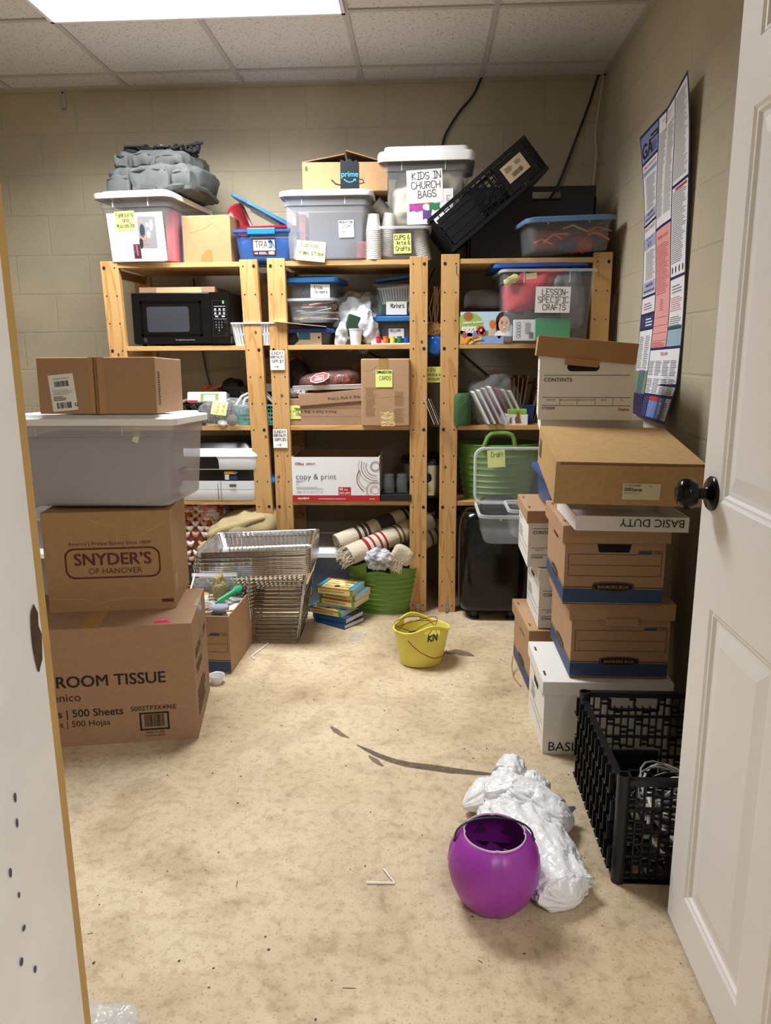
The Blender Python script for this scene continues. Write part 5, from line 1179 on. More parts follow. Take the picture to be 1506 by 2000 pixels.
mb = MB(); f = ftilt(mb, .22, .24, .145, .9); note(mt2, f, .055, .004, .100, .062, PAPER, [('Markers.', .022, .021)], lw=.002, lead=2, ang=0, name='paper_label')
lid_plate('blue lid propped over the white basket in the markers tote', (-.125, 3.85, S2+.315), (math.radians(3), math.radians(-7), 0), .235, .22, BLUEL)
basket('small white slotted basket tipped inside the markers tote', (-.135, 3.80, S2+.205), .165, .12, .075, WPL, 0, 1, bar=.009).rotation_euler = (.15, -.08, 0)
for i, (c, n_) in enumerate((('3f8a3f', 'green'), ('7a3a5a', 'plum'), ('c9b27a', 'tan'))): stick('marker_pen', n_+' marker standing in the markers tote', 'pen', (-.215+.062*i*1.15, 3.76, S2+.155), (-.21+.07*i, 3.77, S2+.22), .007, mat('mk_'+c, c, .4))
pp = T('paint_palette', 'pale plastic strip holding six paint pots at the shelf edge', 'paint tray', (-.145, 3.640, S2))
MB().box(-.105, .095, -.014, .016, 0, .006, mat('pal_white', 'e6e6e6', .4)).build('tray', pp, bevel=.002); MB().box(-.105, -.050, .0, .03, .006, .034, PAPER).build('card', pp, rot=(0, -.2, 0))
for i, (c, n_) in enumerate((('c9283a', 'red'), ('e8792f', 'orange'), ('e6d84a', 'yellow'), ('157a4a', 'green'), ('1f4fb0', 'blue'), ('5a2a9c', 'purple'))):
    t = T('paint_pot', n_+' paint pot in the row of six on the shelf edge', 'paint pot', (-.218+.0335*i, 3.637, S2+.006), 0, 'paint pots in a row'); MB().lathe([(.0115, 0), (.0125, .022), (.012, .024)], mat('paint_'+c, c, .35), 18, cap1=True).build('pot', t, smooth=True, angle=40); MB().lathe([(.0128, .0245), (.0128, .031), (.011, .032)], mat('paintlid_'+c, c, .3, trans=.35), 18, cap0=True, cap1=True).build('lid', t, smooth=True, angle=40)
soft('black_case', 'small black lumpy case between the left and middle units', 'case', (-.64, 3.70, S2+.035), (.035, .05, .035), BLACKP, .6, .01, 20, 3)
# right unit, second shelf
def art_eggs(mb, w, d, h):
    f = face(mb, w, d, h, 'front'); sky = mat('egg_sky', 'b9d8e8', .4); f.rect(0, 0, w, h, sky, 1); f.rect(0, 0, w, .036, mat('egg_band', '8fa8d8', .4), 2)
    f.rect(0, .0, .10, .034, mat('egg_rainbow', 'e0a838', .4), 3); f.line([(.03, .0), (.05, .02), (.085, .03)], .008, mat('e_red', 'c8442f', .4), 4); f.line([(.045, .0), (.062, .015), (.10, .024)], .007, mat('e_yel', 'ead34a', .4), 4); f.line([(.06, .0), (.075, .01), (.11, .016)], .007, mat('e_blu', '3f5fb8', .4), 4)
    f.ell(w*.18, h*.6, .062, .055, mat('egg_green', '9fb85a', .4), 2); f.ell(w*.15, h*.86, .022, .02, mat('egg_choc', 'a06a3a', .4), 3)
    f.rect(.0, .036, w*.54, .024, mat('egg_grass', '6f9a44', .4), 2)
    f.sub(.012, h*.62, .05).text('resurrection', 0, 0, .0185, PAPER, l=5, bold=.02); f.text('eggs', .006, h*.41, .042, PAPER, l=5, bold=.03)
    for x, y, c in ((.022, .042, 'b84a6a'), (.068, .044, '8f7fc0'), (.108, .05, 'c8352f')): f.ell(x, y, .012, .015, mat('egg_'+c, c, .4), 4)
    for k in range(6): f.ell(.098+.012*math.cos(k), .062+.012*math.sin(k), .008, .008, mat('flower_red', 'c0302c', .4), 4)
    f.ell(.098, .062, .006, .006, mat('e_yel', 'ead34a', .4), 5)
    hair = mat('pic_hair', '3a2018', .5); skin = mat('pic_skin', 'e3b493', .5)
    X, Y = w*.84, h*.60; f.ell(X-.004, Y+.012, .036, .046, hair, 2); f.ell(X-.022, Y-.02, .015, .045, hair, 2); f.poly([(X-.05, .036), (X-.03, .06), (X+.02, .06), (X+.034, .036)], PAPER, 3); f.ell(X, Y, .027, .038, skin, 4)
    for sx in (-1, 1): f.ell(X+sx*.011, Y+.006, .0045, .0028, hair, 5, 10); f.line([(X+sx*.005, Y+.014), (X+sx*.017, Y+.014)], .002, hair, 5)
    f.poly([(X-.012, Y-.012), (X+.012, Y-.012), (X+.007, Y-.019), (X-.007, Y-.019)], PAPER, 5); f.line([(X-.013, Y-.011), (X, Y-.0215), (X+.013, Y-.011)], .0022, mat('pic_lip', 'b8554a', .5), 6); f.ell(X, Y-.003, .004, .003, mat('pic_nose', 'cf9a78', .5), 5, 10)
    f.poly([(X-.066, .036), (X-.048, .036), (X-.036, .085), (X-.052, .095), (X-.064, .09)], skin, 3); f.ell(w*.62, h*.60, .015, .019, mat('pic_egg', 'd8782a', .4), 4)
    for k in range(4): f.line([(X-.066+.006*k, .088), (X-.070+.007*k, .105+.004*(k % 2))], .005, skin, 3)
    f.rect(w-.04, 0, .04, .032, mat('pic_basket', '5a3420', .6, var=.3, scale=90), 4)
cbox('printed resurrection eggs box with a smiling child, right unit second shelf', (.292, 3.625+.05, S2), .245, .10, .147, mat('egg_box', 'c9d6d8', .5), 0, art_eggs, tape=None, name='egg_box', bevel=.001)
soft('paper_roll', 'grey paper roll lying at the back of the right unit', 'roll', (.30, 3.86, S2+.21), (.10, .12, .05), mat('roll_grey', '6a6560', .9), .5, .005, 9, 1, ridge=False)
mb = MB(); mb.lathe([(.075, 0), (.075, .26)], mat('roll_grey2', '6f6a66', .9), 28, cap1=True); o = mb.build('paper_roll', None, smooth=True, angle=40, loc=(.345, 3.86, S2)); tag(o, 'grey upright roll behind the eggs box beside the crafts tote', 'roll')
w, d, h = .415, .34, .328
lt = tote('clear tote labelled lesson-specific crafts, overfull with its blue lid ajar', (.560, 3.555+.17, S2), w, d, h, math.radians(3), CLEAR, None, taper=.90)
mb = MB(); f = ftilt(mb, w, d, h, .90); note(lt, f, .145, .137, .160, .115, PAPER, [('LESSON-', .030, .026), ('SPECIFIC', .012, .026), ('CRAFTS', .036, .024)], lw=.0024, ang=-.01, lead=1.33, name='paper_sign')
mb = MB(); f = ftilt(mb, w, d, h, .90); note(lt, f, .10, .282, .05, .026, NOTEP, [], ang=.12, name='sticky_note')
O2 = Vector((.56, 3.725, S2))
soft('red_cloth', 'bright red cloth filling the crafts tote', 'cloth', O2+Vector((-.07, -.03, .22)), (.11, .10, .085), mat('cloth_bright', 'c02434', .75), .6, .03, 10, 3)
soft('red_cloth', 'red cloth bulging over the top of the crafts tote', 'cloth', O2+Vector((.02, .0, .32)), (.07, .08, .035), mat('cloth_scarlet', 'cf2a30', .7), .7, .02, 14, 5)
soft('dark_craft', 'dark green tangled craft stuff low in the crafts tote', 'craft stuff', O2+Vector((-.04, -.02, .12)), (.13, .11, .05), mat('craft_dark', '26352d', .8), .5, .02, 16, 6)
soft('grey_craft', 'grey crumpled wrappings at the right in the crafts tote', 'craft stuff', O2+Vector((.11, .0, .19)), (.075, .11, .12), mat('craft_grey', '77757a', .6, bump=.6, bscale=25), .5, .03, 13, 7)
soft('foil_packet', 'shiny orange brown packet poking from the crafts tote top', 'packet', O2+Vector((.085, .02, .325)), (.035, .06, .03), mat('packet_orange', 'a8603a', .3, var=.4, scale=50), .6, .01, 20, 8)
soft('foil_packet', 'bright blue packet at the right top of the crafts tote', 'packet', O2+Vector((.145, .0, .315)), (.03, .06, .04), mat('packet_blue', '2f8fc0', .3), .6, .01, 20, 9)
slab('craft_pad', 'green paper pad standing low at the front of the crafts tote', 'paper pad', O2+Vector((.035, -.135, .012)), .16, .03, .10, mat('pad_green', '2f9a5a', .7), (-.06, 0, .05))
slab('craft_pad', 'white printed packet standing low at left in the crafts tote', 'paper pad', O2+Vector((-.095, -.137, .012)), .10, .02, .095, PAPER, (-.06, 0, .05), art=lambda mb, w, d, h: (face(mb, w, d, h, 'front').greek(.052, .03, .03, .055, 8, INK, fill=.3), face(mb, w, d, h, 'front').bars(.07, .008, .022, .03, n=10), [face(mb, w, d, h, 'front').ring(.022, .02+.014*k, .008, .002, GREYI, 2) for k in range(5)]))
soft('yellow_ribbon', 'pale yellow ribbon drooping at the crafts tote left rim', 'ribbon', O2+Vector((-.16, -.135, .285)), (.035, .012, .016), mat('ribbon_pale', 'e0d878', .6), .6, .006, 40, 2, (0, -.5, 0))
# blue lid ajar
mb = MB(); W, Dp = .45, .36
mb.loft([rr(W-.006, Dp-.006, .03, 0), rr(W, Dp, .036, .002), rr(W, Dp, .036, .018), rr(W-.03, Dp-.03, .03, .022), rr(W-.06, Dp-.06, .02, .012)], mat('blue_solid_lid', '2c5cae', .35), True, True)
o = mb.build('tote_lid', None, smooth=True, angle=35, loc=(.535, 3.80, S2+.345), rot=(math.radians(0), math.radians(-1), math.radians(2))); tag(o, 'blue lid lying ajar on the overfull crafts tote', 'lid')

# --- third shelf
P3 = lambda px, py, Y: atY(px, py, Y)
# left unit
bk_ = BLACKP
basket('black wire-look basket of oddments on the left unit third shelf', (-1.10, 3.66+.15, S3), .28, .26, .10, mat('basket_black', '1b1b1d', .5), 0, 3, bar=.004)
slab('white_tray', 'white plastic tray with a green card, behind the parts bag', 'tray', (-1.085, 3.74, S3+.10), .20, .10, .055, WPL, (-.2, 0, 0), .008, art=lambda mb, w, d, h: (face(mb, w, d, h, 'front').rect(.07, .005, .09, .04, mat('card_green', '8fb85a', .5), 2), face(mb, w, d, h, 'front').rect(.085, .008, .06, .032, mat('card_white', 'dfe4e0', .5), 3), face(mb, w, d, h, 'front').rect(.005, .0, .05, .012, RED, 2)))
soft('orange_scrap', 'orange and red crinkled paper behind the white tray', 'craft scrap', (-1.10, 3.84, S3+.165), (.045, .03, .018), mat('scrap_orange', 'e0602a', .6, var=.4, scale=60), .7, .012, 30, 3)
t = T('umbrella', 'folded black umbrella with a wooden stick, third shelf of left unit', 'umbrella', (-1.22, 3.72, S3+.11), 0)
MB().tube([(0, 0, 0), (.19, .10, .085)], .0085, mat('stick_wood', 'a5865c', .6), 8).build('stick', t, smooth=True); MB().blob((.235, .12, .06), (.055, .05, .05), bk_, .8, .012, 16, 2, 24, 16).build('canopy', t, smooth=True)
slab('gadget_box', 'black electronics box printed with a small white picture', 'box', (-.92, 3.83, S3), .145, .12, .185, mat('gadget_black', '1a1a1c', .5), (0, 0, -.03), art=lambda mb, w, d, h: (face(mb, w, d, h, 'front').text('Touch & Go', .065, h-.035, .0135, PAPER), face(mb, w, d, h, 'front').rect(.075, h-.085, .034, .040, PAPER, 2), face(mb, w, d, h, 'front').rect(.084, h-.078, .016, .026, GREYI, 3), [face(mb, w, d, h, 'front').ring(.018+.014*k, h-.035, .004, .001, GREYI, 2) for k in range(3)]))
slab('small_jar_box', 'small white and dark box beside the left unit upright', 'box', (-.80, 3.80, S3), .09, .08, .20, mat('dark_glass', '33333a', .2), art=lambda mb, w, d, h: face(mb, w, d, h, 'front').rect(0, h-.04, w, .04, PAPER, 2))
zbg = clear('zip_bag_big', 'eef0f2', .16, .06, bump=.9)
soft('plastic_bag', 'clear zip bag of percolator parts with lime note', 'plastic bag', (-.985, 3.665, S3+.062), (.135, .055, .06), zbg, .6, .02, 14, 6)
mb = MB(); f = plane(mb, (-1.045, 3.608, S3+.060), (1, 0, .05), (0, .25, 1)); g = f.sub(0, 0, -.18); g.rect(0, 0, .078, .068, NOTE, 1); g.sub(.056, .060, -PI/2).hand('Percolator', 0, 0, .013, mat('ink_green', '5a7a3a', .7), .0014); g.sub(.026, .058, -PI/2).hand('Parts', 0, 0, .014, mat('ink_green', '5a7a3a', .7), .0014)
o = mb.build('sticky_note'); tag(o, 'lime sticky note stuck on the bag of percolator parts', 'sticky note')
t = T('black_gadget', 'black handled gadget lying left of the parts bag', 'gadget', (-1.11, 3.645, S3), (0, 0, .3))
for k, (x, a) in enumerate(((-.06, .5), (-.02, .6), (.025, .55))): MB().box(-.012, .012, -.02, .02, 0, .11, bk_).build('arm', t, bevel=.003, loc=(x, 0, .005), rot=(0, -a, 0))
mb = MB(); mb.lathe([(.016, 0), (.016, .004), (.028, .004), (.028, .016), (.012, .02), (.0, .021)], mat('cap_grey', '8d8a86', .4, .4), 24, cap0=True); o = mb.build('metal_cap', None, smooth=True, angle=40, loc=(-.935, 3.606, S3+.030), rot=(PI/2, 0, 0)); tag(o, 'round grey and white cap at the front of the parts bag', 'cap')
soft('cotton_ball', 'white puff at the shelf edge left of the round cap', 'cotton', (-.99, 3.63, S3+.014), (.022, .02, .014), WPL, .9, .006, 40, 1)
teal = mat('teal_plastic', '5fb7b0', .4)
basket('teal slotted basket of white cords on the left unit third shelf', (-.82, 3.625+.11, S3), .23, .20, .10, teal, 0, 5, bar=.0035)
wc = mat('cord_white', 'e3e0d6', .5)
for i, (pts, lb) in enumerate((([(-.11, -.07, .10), (-.085, -.05, .14), (-.03, -.02, .165), (.02, -.01, .165), (.06, .0, .12)], 'thick white cord looping out of the teal basket, rear loop'), ([(-.07, -.08, .10), (-.06, -.08, .13), (-.01, -.06, .15), (.04, -.05, .14), (.08, -.05, .10)], 'thick white cord looping out of the teal basket, front loop'), ([(-.06, -.06, .03), (.0, -.07, .06), (.05, -.05, .03), (.02, .02, .05), (-.05, .0, .04)], 'white cord bundle lying inside the teal basket'))):
    mb = MB(); P = [Vector(p) for p in pts]; Q = []
    for a, b in zip(P, P[1:]):
        for k in range(5): Q.append(a+(b-a)*k/5)
    Q.append(P[-1]); mb.tube(Q, .0065, wc, 8); o = mb.build('cord', None, smooth=True, loc=(-.82, 3.735, S3)); tag(o, lb, 'cord')
# middle unit
soft('plastic_bag', 'dark glossy bag standing at the left of the middle unit', 'plastic bag', (-.635, 3.80, S3+.18), (.06, .08, .13), mat('dark_film', '2d2528', .15, trans=.2, bump=.5), .7, .02, 12, 2)
soft('tinsel', 'silver tinsel heap behind the left upright of the middle unit', 'tinsel', (-.625, 3.71, S3+.155), (.045, .04, .025), mat('tinsel_silver', 'c9cdd2', .3, .7, bump=1, bscale=160), .8, .012, 60, 5)
cbox('small brown carton with a cropped lime note, behind the left upright', (-.635, 3.64+.09, S3), .10, .18, .13, CARDT, 0, None, tape=None, parts=lambda t, w, d, h: note(t, face(MB(), w, d, h, 'front'), .018, .032, .07, .066, NOTE, [('ness', .034, .017), ('ds', .040, .017)], lw=.0018))
def art_print(mb, w, d, h):
    f = face(mb, w, d, h, 'front'); f.rect(0, .045, w, .001, mat('seam', '7d5c3a', .9), 1); f.rect(0, .085, w, .001, mat('seam', '7d5c3a', .9), 1)
    f.sub(w*.54, .074, PI).text('Print it. Pack it. Ship it. Get it.', 0, 0, .0195, INK)
    f.line([(w-.03, h), (w-.075, h-.045)], .0015, mat('card_crease', 'c59d6b', .8), 1); f.line([(w-.03, .0), (w-.075, .045)], .0015, mat('card_crease', 'c59d6b', .8), 1)
def flap_print(t, w, d, h):
    mb = MB(); mb.box(-w/2-.006, w/2-.008, -d/2-.008, d/2, 0, .052, CARDT); f = plane(mb, (-w/2-.006, -d/2-.008, 0), (1, 0, 0), (0, 0, 1)); f.text('Print it. Pack it. Ship it. Get it.', w*.44, .016, .0195, INK)
    mb.build('lid', t, bevel=.002, loc=(0, 0, h-.045), rot=(0, math.radians(-4.5), 0))
cbox('brown carton printed with mailing slogans, under the pretzel bag', (-.440, 3.625+.14, S3), .325, .27, .155, CARDT, 0, art_print, tape=None, parts=flap_print)
pz_ = T('snack_bag', 'clear bag of reddish snack nuts with a red stop-shaped label', 'snack bag', (-.465, 3.735, S3+.215), (0, math.radians(-6), 0))
MB().blob((0, 0, 0), (.155, .09, .048), clear('snack_film', 'd9a8a0', .2, .08, bump=.6), .75, .012, 14, 4).build('film', pz_, smooth=True, angle=180)
mb = MB(); mb.box(-.175, .165, -.100, -.094, -.012, .010, clear('zip_strip', 'f4f5f6', .5)); mb.build('seal', pz_, rot=(.3, .08, 0))
nutm = [mat('nut_a', 'a8542f', .6), mat('nut_b', 'c0703f', .6), mat('nut_c', '8a3a28', .6)]
rnd = random.Random(3); n0 = {}
for i in range(46):
    a = rnd.uniform(0, 2*PI); rr_ = math.sqrt(rnd.random()); p = Vector((.125*rr_*math.cos(a), .07*rr_*math.sin(a), rnd.uniform(-.028, .028)*(1-.5*rr_)))
    k = i % 3
    if k not in n0: o = MB().blob((0, 0, 0), (.014, .009, .007), nutm[k], .9, .003, 60, k, 12, 8).build('snack_piece', None, smooth=True); n0[k] = o
    else: o = n0[k].copy(); COL.objects.link(o)
    o.location = Vector((-.465, 3.735, S3+.217))+p; o.rotation_euler = (rnd.random()*3, rnd.random()*3, rnd.random()*3); tag(o, 'reddish brown snack piece inside the clear snack bag', 'snack', 'snack pieces in the bag')
mb = MB(); f = plane(mb, (-.505, 3.645, S3+.235), (1, 0, .1), (0, .75, .65)); oc = lambda r, s=.8: [(r*math.cos(PI/8+k*PI/4), s*r*math.sin(PI/8+k*PI/4)) for k in range(8)]
f.poly(oc(.05, .72), PAPER, 1); f.poly(oc(.045, .70), RED, 2); f.text('4021', 0, -.018, .026, PAPER, l=3, bold=.03, align='CENTER'); f.rect(-.022, .008, .044, .010, mat('lbl_pink', 'd8a0a0', .5), 3)
o = mb.build('label', pz_, loc=(.465, -3.735, -S3-.215)); o['label'] = 'red octagonal label with white numerals'
slab('carton', 'plain brown carton in shade behind the communication cards box', 'box', (-.245, 3.98, S3), .26, .10, .30, CARDT, bevel=.002)
def art_comm(mb, w, d, h):
    f = face(mb, w, d, h, 'front'); f.rect(w*.37, h-.06, .045, .06, mat('tape_brown', 'a57f4c', .3), 1); f.rect(w*.40, 0, .07, .072, mat('tape_wrinkled', 'cdb382', .15, bump=.8, bscale=50), 2)
    pr = mat('card_print', '93704a', .8)
    for x, y in ((.02, .05), (.155, .02), (.16, .10), (.02, .12)): f.greek(x, y, .05, .07, 10, pr, fill=.3, seed=int(x*100))
    f.line([(0, .14), (.06, .137), (.16, .145), (w, .135)], .002, mat('card_crease', 'c59d6b', .8), 1); f.line([(.005, h-.05), (.04, h-.055), (.08, h-.03)], .002, mat('card_crease', 'c59d6b', .8), 1)
cbox('tall worn carton with a communication cards note, middle unit third shelf', (-.185, 3.595+.12, S3), .232, .24, .320, CARD, 0, art_comm, tape=None, parts=lambda t, w, d, h: note(t, face(MB(), w, d, h, 'front'), .070, .186, .080, .082, NOTE, [('COMMUNICATION', .003, .0115), ('CARDS', .018, .018)], lw=.0016, lead=1.75, ix=.003), bevel=.005)
# right unit
gq = mat('quilt_green', '33552f', .8, bump=.3, bscale=30)
t = T('quilted_bag', 'dark green quilted bag at the left of the right unit', 'bag', (.185, 3.70, S3))
mb = MB(); mb.loft([rr(.075, .20, .02, 0), rr(.085, .21, .03, .02), rr(.085, .21, .03, .135), rr(.07, .19, .03, .155)], gq, True, True); f = plane(mb, (-.0425, -.105, .0), (1, 0, 0), (0, 0, 1))
for k in range(-4, 8): f.line([(max(0, k*.02), max(.015, .015-k*.02)), (min(.08, k*.02+.12), min(.14, .14))], .0012, mat('quilt_stitch', '20381e', .8), 1)
mb.build('bag_body', t, smooth=True, angle=50); MB().tube([(-.02, -.02, .155), (-.015, -.02, .175), (.02, -.02, .172), (.03, -.02, .15)], .004, gq, 6).build('handle', t, smooth=True)
bkw = ['e6e4e0', 'd9d9dc', 'c9b9bd', 'e9e9ea', '8d3f4a', 'b9bcc4', 'd9d0be']
for i in range(7):
    slab('magazine', 'thin %s magazine leaning in the clear bag' % ('white', 'pale', 'pinkish', 'bright white', 'maroon', 'grey', 'cream')[i], 'magazine', (.305+.030*i, 3.67+.012*i, S3+.004+.072*math.sin(.40)*.2), .011, .16, .195-.008*abs(i-3), mat('mag_'+bkw[i], bkw[i], .5), (0, math.radians(-27), .1), .001)
soft('plastic_bag', 'clear plastic bag wrapped around leaning magazines', 'plastic bag', (.345, 3.735, S3+.105), (.115, .12, .125), clear('zip_bag_film', 'f2f4f6', .18, .08, bump=.8), .6, .025, 11, 8, (0, -.3, 0))
for i in range(10):
    g_ = i//5; slab('paper_bag', 'flat folded brown paper bag standing upright, %s of the %s bundle' % (('first', 'second', 'third', 'fourth', 'fifth')[i % 5], ('left', 'right')[g_]), 'paper bag', (.43+.011*(i % 5)+.085*g_+(.012 if g_ else 0), 3.80, S3), .006, .12, .235-.012*(i % 2), mat('kraft_bag', '8a6a4a', .85, var=.1, scale=30), (0, math.radians((-4+3*(i % 5)) if not g_ else (10+5*(i % 5))), .1), 0, 'folded paper bags on the right unit')
slab('blue_packet', 'dark blue packet low behind the small white box', 'packet', (.50, 3.74, S3), .08, .05, .09, mat('packet_navy', '1d3a7a', .4))
def art_cat(mb, w, d, h):
    f = face(mb, w, d, h, 'front'); bc = mat('cat_brown', '8a6a3a', .6); sp = mat('cat_spot', '3a2a1a', .6)
    f.ell(.058, .028, .013, .017, bc, 2); f.ell(.060, .052, .008, .009, bc, 2); f.poly([(.053, .058), (.055, .067), (.060, .060)], bc, 2); f.poly([(.061, .060), (.066, .067), (.067, .057)], bc, 2); f.line([(.05, .012), (.075, .014)], .005, bc, 2)
    f.ell(.024, .018, .007, .010, bc, 2); f.ell(.025, .032, .005, .006, bc, 2)
    for k in range(9): f.ell(.052+.013*(k % 3)*.7, .018+.012*(k//3), .0018, .0022, sp, 3, 8)
slab('small_white_box', 'small white box with two cats drawn on it', 'box', (.447, 3.628+.04, S3), .108, .075, .053, PAPER, (0, 0, .02), art=art_cat)
slab('small_green_box', 'lime green little box on top of the cat box', 'box', (.450, 3.66, S3+.0535), .092, .06, .022, mat('box_lime', '8fc03a', .5))
mb = MB(); mb.lathe([(.018, 0), (.022, .045), (.024, .048), (.021, .047), (.017, .004)], clear('cup_film', 'f0f1f2', .75), 20); o = mb.build('plastic_cup', None, smooth=True, loc=(.385, 3.65, S3), rot=(0, .1, 0)); tag(o, 'small clear cup left of the cat box', 'cup')
# between the middle and right units
raf = mat('raffia_tan', 'b08d5c', .8)
rnd = random.Random(6)
for i in range(9):
    mb = MB(); x = .045+rnd.uniform(-.015, .02); mb.tube([(0, 0, 0), (rnd.uniform(-.015, .015), .0, .09), (rnd.uniform(-.02, .03), .01, .19)], .0022, raf, 5); o = mb.build('raffia_strand', None, loc=(x, 3.70, S2+.08)); tag(o, 'thin raffia strand standing up between the middle and right units', 'raffia', 'raffia strands between the units')
soft('raffia_bundle', 'tangled tan raffia bundle between the middle and right units', 'raffia', (.045, 3.71, S2+.065), (.045, .05, .03), mat('raffia_tangle', 'a5834f', .85, var=.4, scale=120, bump=1, bscale=120), .7, .02, 60, 2)
soft('ribbon_spool', 'shiny blue ribbon roll below the raffia, between the units', 'ribbon', (.050, 3.70, S2-.005), (.042, .05, .05), mat('ribbon_blue', '1f6ad0', .2, .3), .6, .008, 12, 2)
mb = MB(); mb.box(.020, .085, 3.665, 3.80, S3-.01, S3+.27, mat('dark_carton', '3d332a', .8)); o = mb.build('file_carton', None); tag(o, 'dark narrow carton with a lime note between the units', 'box'); 
mb = MB(); f = plane(mb, (.022, 3.663, S3+.205), (1, 0, 0), (0, 0, 1)); f.rect(-.02, 0, .088, .075, NOTE, 1); f.hand('KIDS', -.005, .052, .014, INK, .0015); f.hand('CURRICULUM', -.015, .031, .0105, INK, .0014); f.hand('+RESOURCE', -.010, .010, .0115, INK, .0014); mb.build('sticky_note', bpy.context.scene.objects['file_carton'])
for i in range(4): slab('leaning_sign', 'thin leaning card between the units, %s from the left' % ('first', 'second', 'third', 'last')[i], 'card', (.05+.010*i, 3.58+.0, S3+.01+.0*i), .003, .03, .13, mat('card_dim%d' % (i % 2), ('c9c1b2', '6d5a48')[i % 2], .7), (0, math.radians(-22), 0), 0)

# --- fourth shelf
pr = T('printer', 'white and black office printer on the left unit fourth shelf', 'printer', (-1.03, 3.60+.20, S4))
pw = mat('printer_white', 'e0e3e6', .4); pbk = mat('printer_black', '131416', .3); w, d = .44, .38
mb = MB(); mb.loft([rr(w-.03, d-.03, .04, 0), rr(w-.02, d-.02, .045, .008), rr(w-.02, d-.02, .045, .055)], pw, True, True); mb.box(-.001, .001, -d/2+.008, -d/2+.012, .005, .10, pbk); mb.build('paper_tray', pr, smooth=True, angle=40)
mb = MB(); mb.loft([rr(w-.02, d-.02, .045, .057), rr(w-.015, d-.015, .045, .10)], pw, True, True); f = plane(mb, (.0, -d/2+.005, .057), (1, 0, 0), (0, 0, 1)); f.rect(.06, .014, .035, .014, mat('lbl_dark', '55504a', .5), 4); f.rect(.016, -.055, .0022, .098, pbk, 6); mb.build('lower_front', pr, smooth=True, angle=40)
mb = MB(); mb.loft([rr(w-.025, d-.025, .045, .101), rr(w-.025, d-.025, .045, .157)], pbk, True, True); f = plane(mb, (.0, -d/2+.0125, .101), (1, 0, 0), (0, 0, 1)); f.rect(.035, .034, .058, .014, mat('lbl_yellow', 'e0a62f', .5), 4); f.ell(.09, .042, .012, .006, GREYI, 5)
for k in range(3): f.rect(.037, .025-.009*k, .022, .006, PAPER, 4)
f.rect(.065, .004, .035, .022, mat('lbl_navy', '22325f', .5), 4); mb.build('middle_band', pr, smooth=True, angle=40)
mb = MB(); mb.loft([rr(w-.01, d-.01, .045, .158), rr(w, d, .05, .168), rr(w, d, .05, .222), rr(w+.006, d+.006, .052, .223), rr(w+.006, d+.006, .052, .234), rr(w-.03, d-.03, .04, .262)], pw, True, True)
q = plane(mb, (w/2, -d/2, .158), (0, 1, 0), (0, 0, 1)); q.rect(.03, .045, .012, .022, PAPER, 4); q.rect(.05, .03, .05, .016, pbk, 4); f = plane(mb, (-w/2, -d/2, .158), (1, 0, 0), (0, 0, 1)); f.poly([(.0, .006), (.235, .006), (.232, .05), (.222, .066), (0, .066)], pbk, 6); mb.build('scanner_body', pr, smooth=True, angle=40)
MB().loft([rr(w-.06, d-.06, .04, .262), rr(w-.10, d-.10, .05, .295)], pbk, True, True).build('scanner_lid', pr, smooth=True, angle=40)
rt = T('round_tub', 'round clear tub with a blue lid beside the printer', 'tub', (-.80, 3.62+.09, S4)); MB().lathe([(.062, 0), (.078, .09), (.08, .092)], CLEAR, 32).build('body', rt, smooth=True); MB().lathe([(.088, .086), (.09, .09), (.09, .102), (.084, .11), (.05, .114), (0, .115)], mat('blue_solid_lid2', '2a78c2', .35), 32, cap0=False).build('lid', rt, smooth=True, angle=40)
mb = MB(); mb.lathe([(.022, 0), (.022, .02), (.012, .02), (.012, 0)], WPL, 20); o = mb.build('tape_roll', None, smooth=True, angle=40, loc=(-.812, 3.660, S4+.028), rot=(PI/2, 0, .2)); tag(o, 'white ring-shaped tape roll inside the round tub', 'tape roll')
slab('label_card', 'small dark printed card inside the round blue-lidded tub', 'card', (-.80, 3.70, S4+.04), .05, .03, .045, BLACKP, (0, .2, 0), art=lambda mb, w, d, h: face(mb, w, d, h, 'front').greek(.01, .01, .03, .025, 3, PAPER))
odp = T('paper_carton', 'open white copy paper carton with a red base stripe', 'box', (-.435, 3.60+.15, S4))
w, d, h = .435, .28, .222; bt2 = mat('od_red', 'b51f28', .5); gtx = mat('od_grey', '55585c', .7); gln = mat('od_lines', '9a3a4c', .6)
mb = MB(); open_shell(mb, w, d, h, mat('od_white', 'e4e5e6', .55), .004, CARDD); f = face(mb, w, d, h, 'front'); f.rect(0, 0, w, .031, bt2, 1); f.text('standard', .026, .011, .016, PAPER, l=2, bold=.02); f.greek(.13, .012, .18, .005, 1, PAPER); f.greek(.385, .012, .035, .005, 1, PAPER)
f.text('Office', .016, .183, .0185, mat('od_txt', '8c1d24', .6), bold=.022); f.text('DEPOT.', .072, .183, .0145, mat('od_txt', '8c1d24', .6), bold=.022); f.text('copy & print', .018, .112, .040, gtx, bold=-.006, sx=1); f.text('paper', .020, .097, .0165, gtx); f.text('white', .020, .083, .0075, gtx); f.greek(.02, .064, .14, .013, 2, gtx, fill=.25); f.rect(.02, .058, .14, .0008, gtx, 2)
for i, s_ in enumerate(('5000', '20', '92', '8.5"x11"', '10')): f.text(s_, .022+(0, .03, .05, .072, .118)[i], .043, .0105, gtx)
for x in (.046, .066, .089, .134): f.rect(x-.001, .04, .0008, .014, gtx)
f.rect(.230, .033, .062, .039, bt2, 1); f.text('99', .234, .054, .019, PAPER, l=2, bold=.01); f.text('.99%', .256, .055, .0115, PAPER, l=2); f.text('NO JAM', .235, .038, .0145, PAPER, l=2, bold=.012)
C1 = (.415, .176); C2 = (.412, .056)
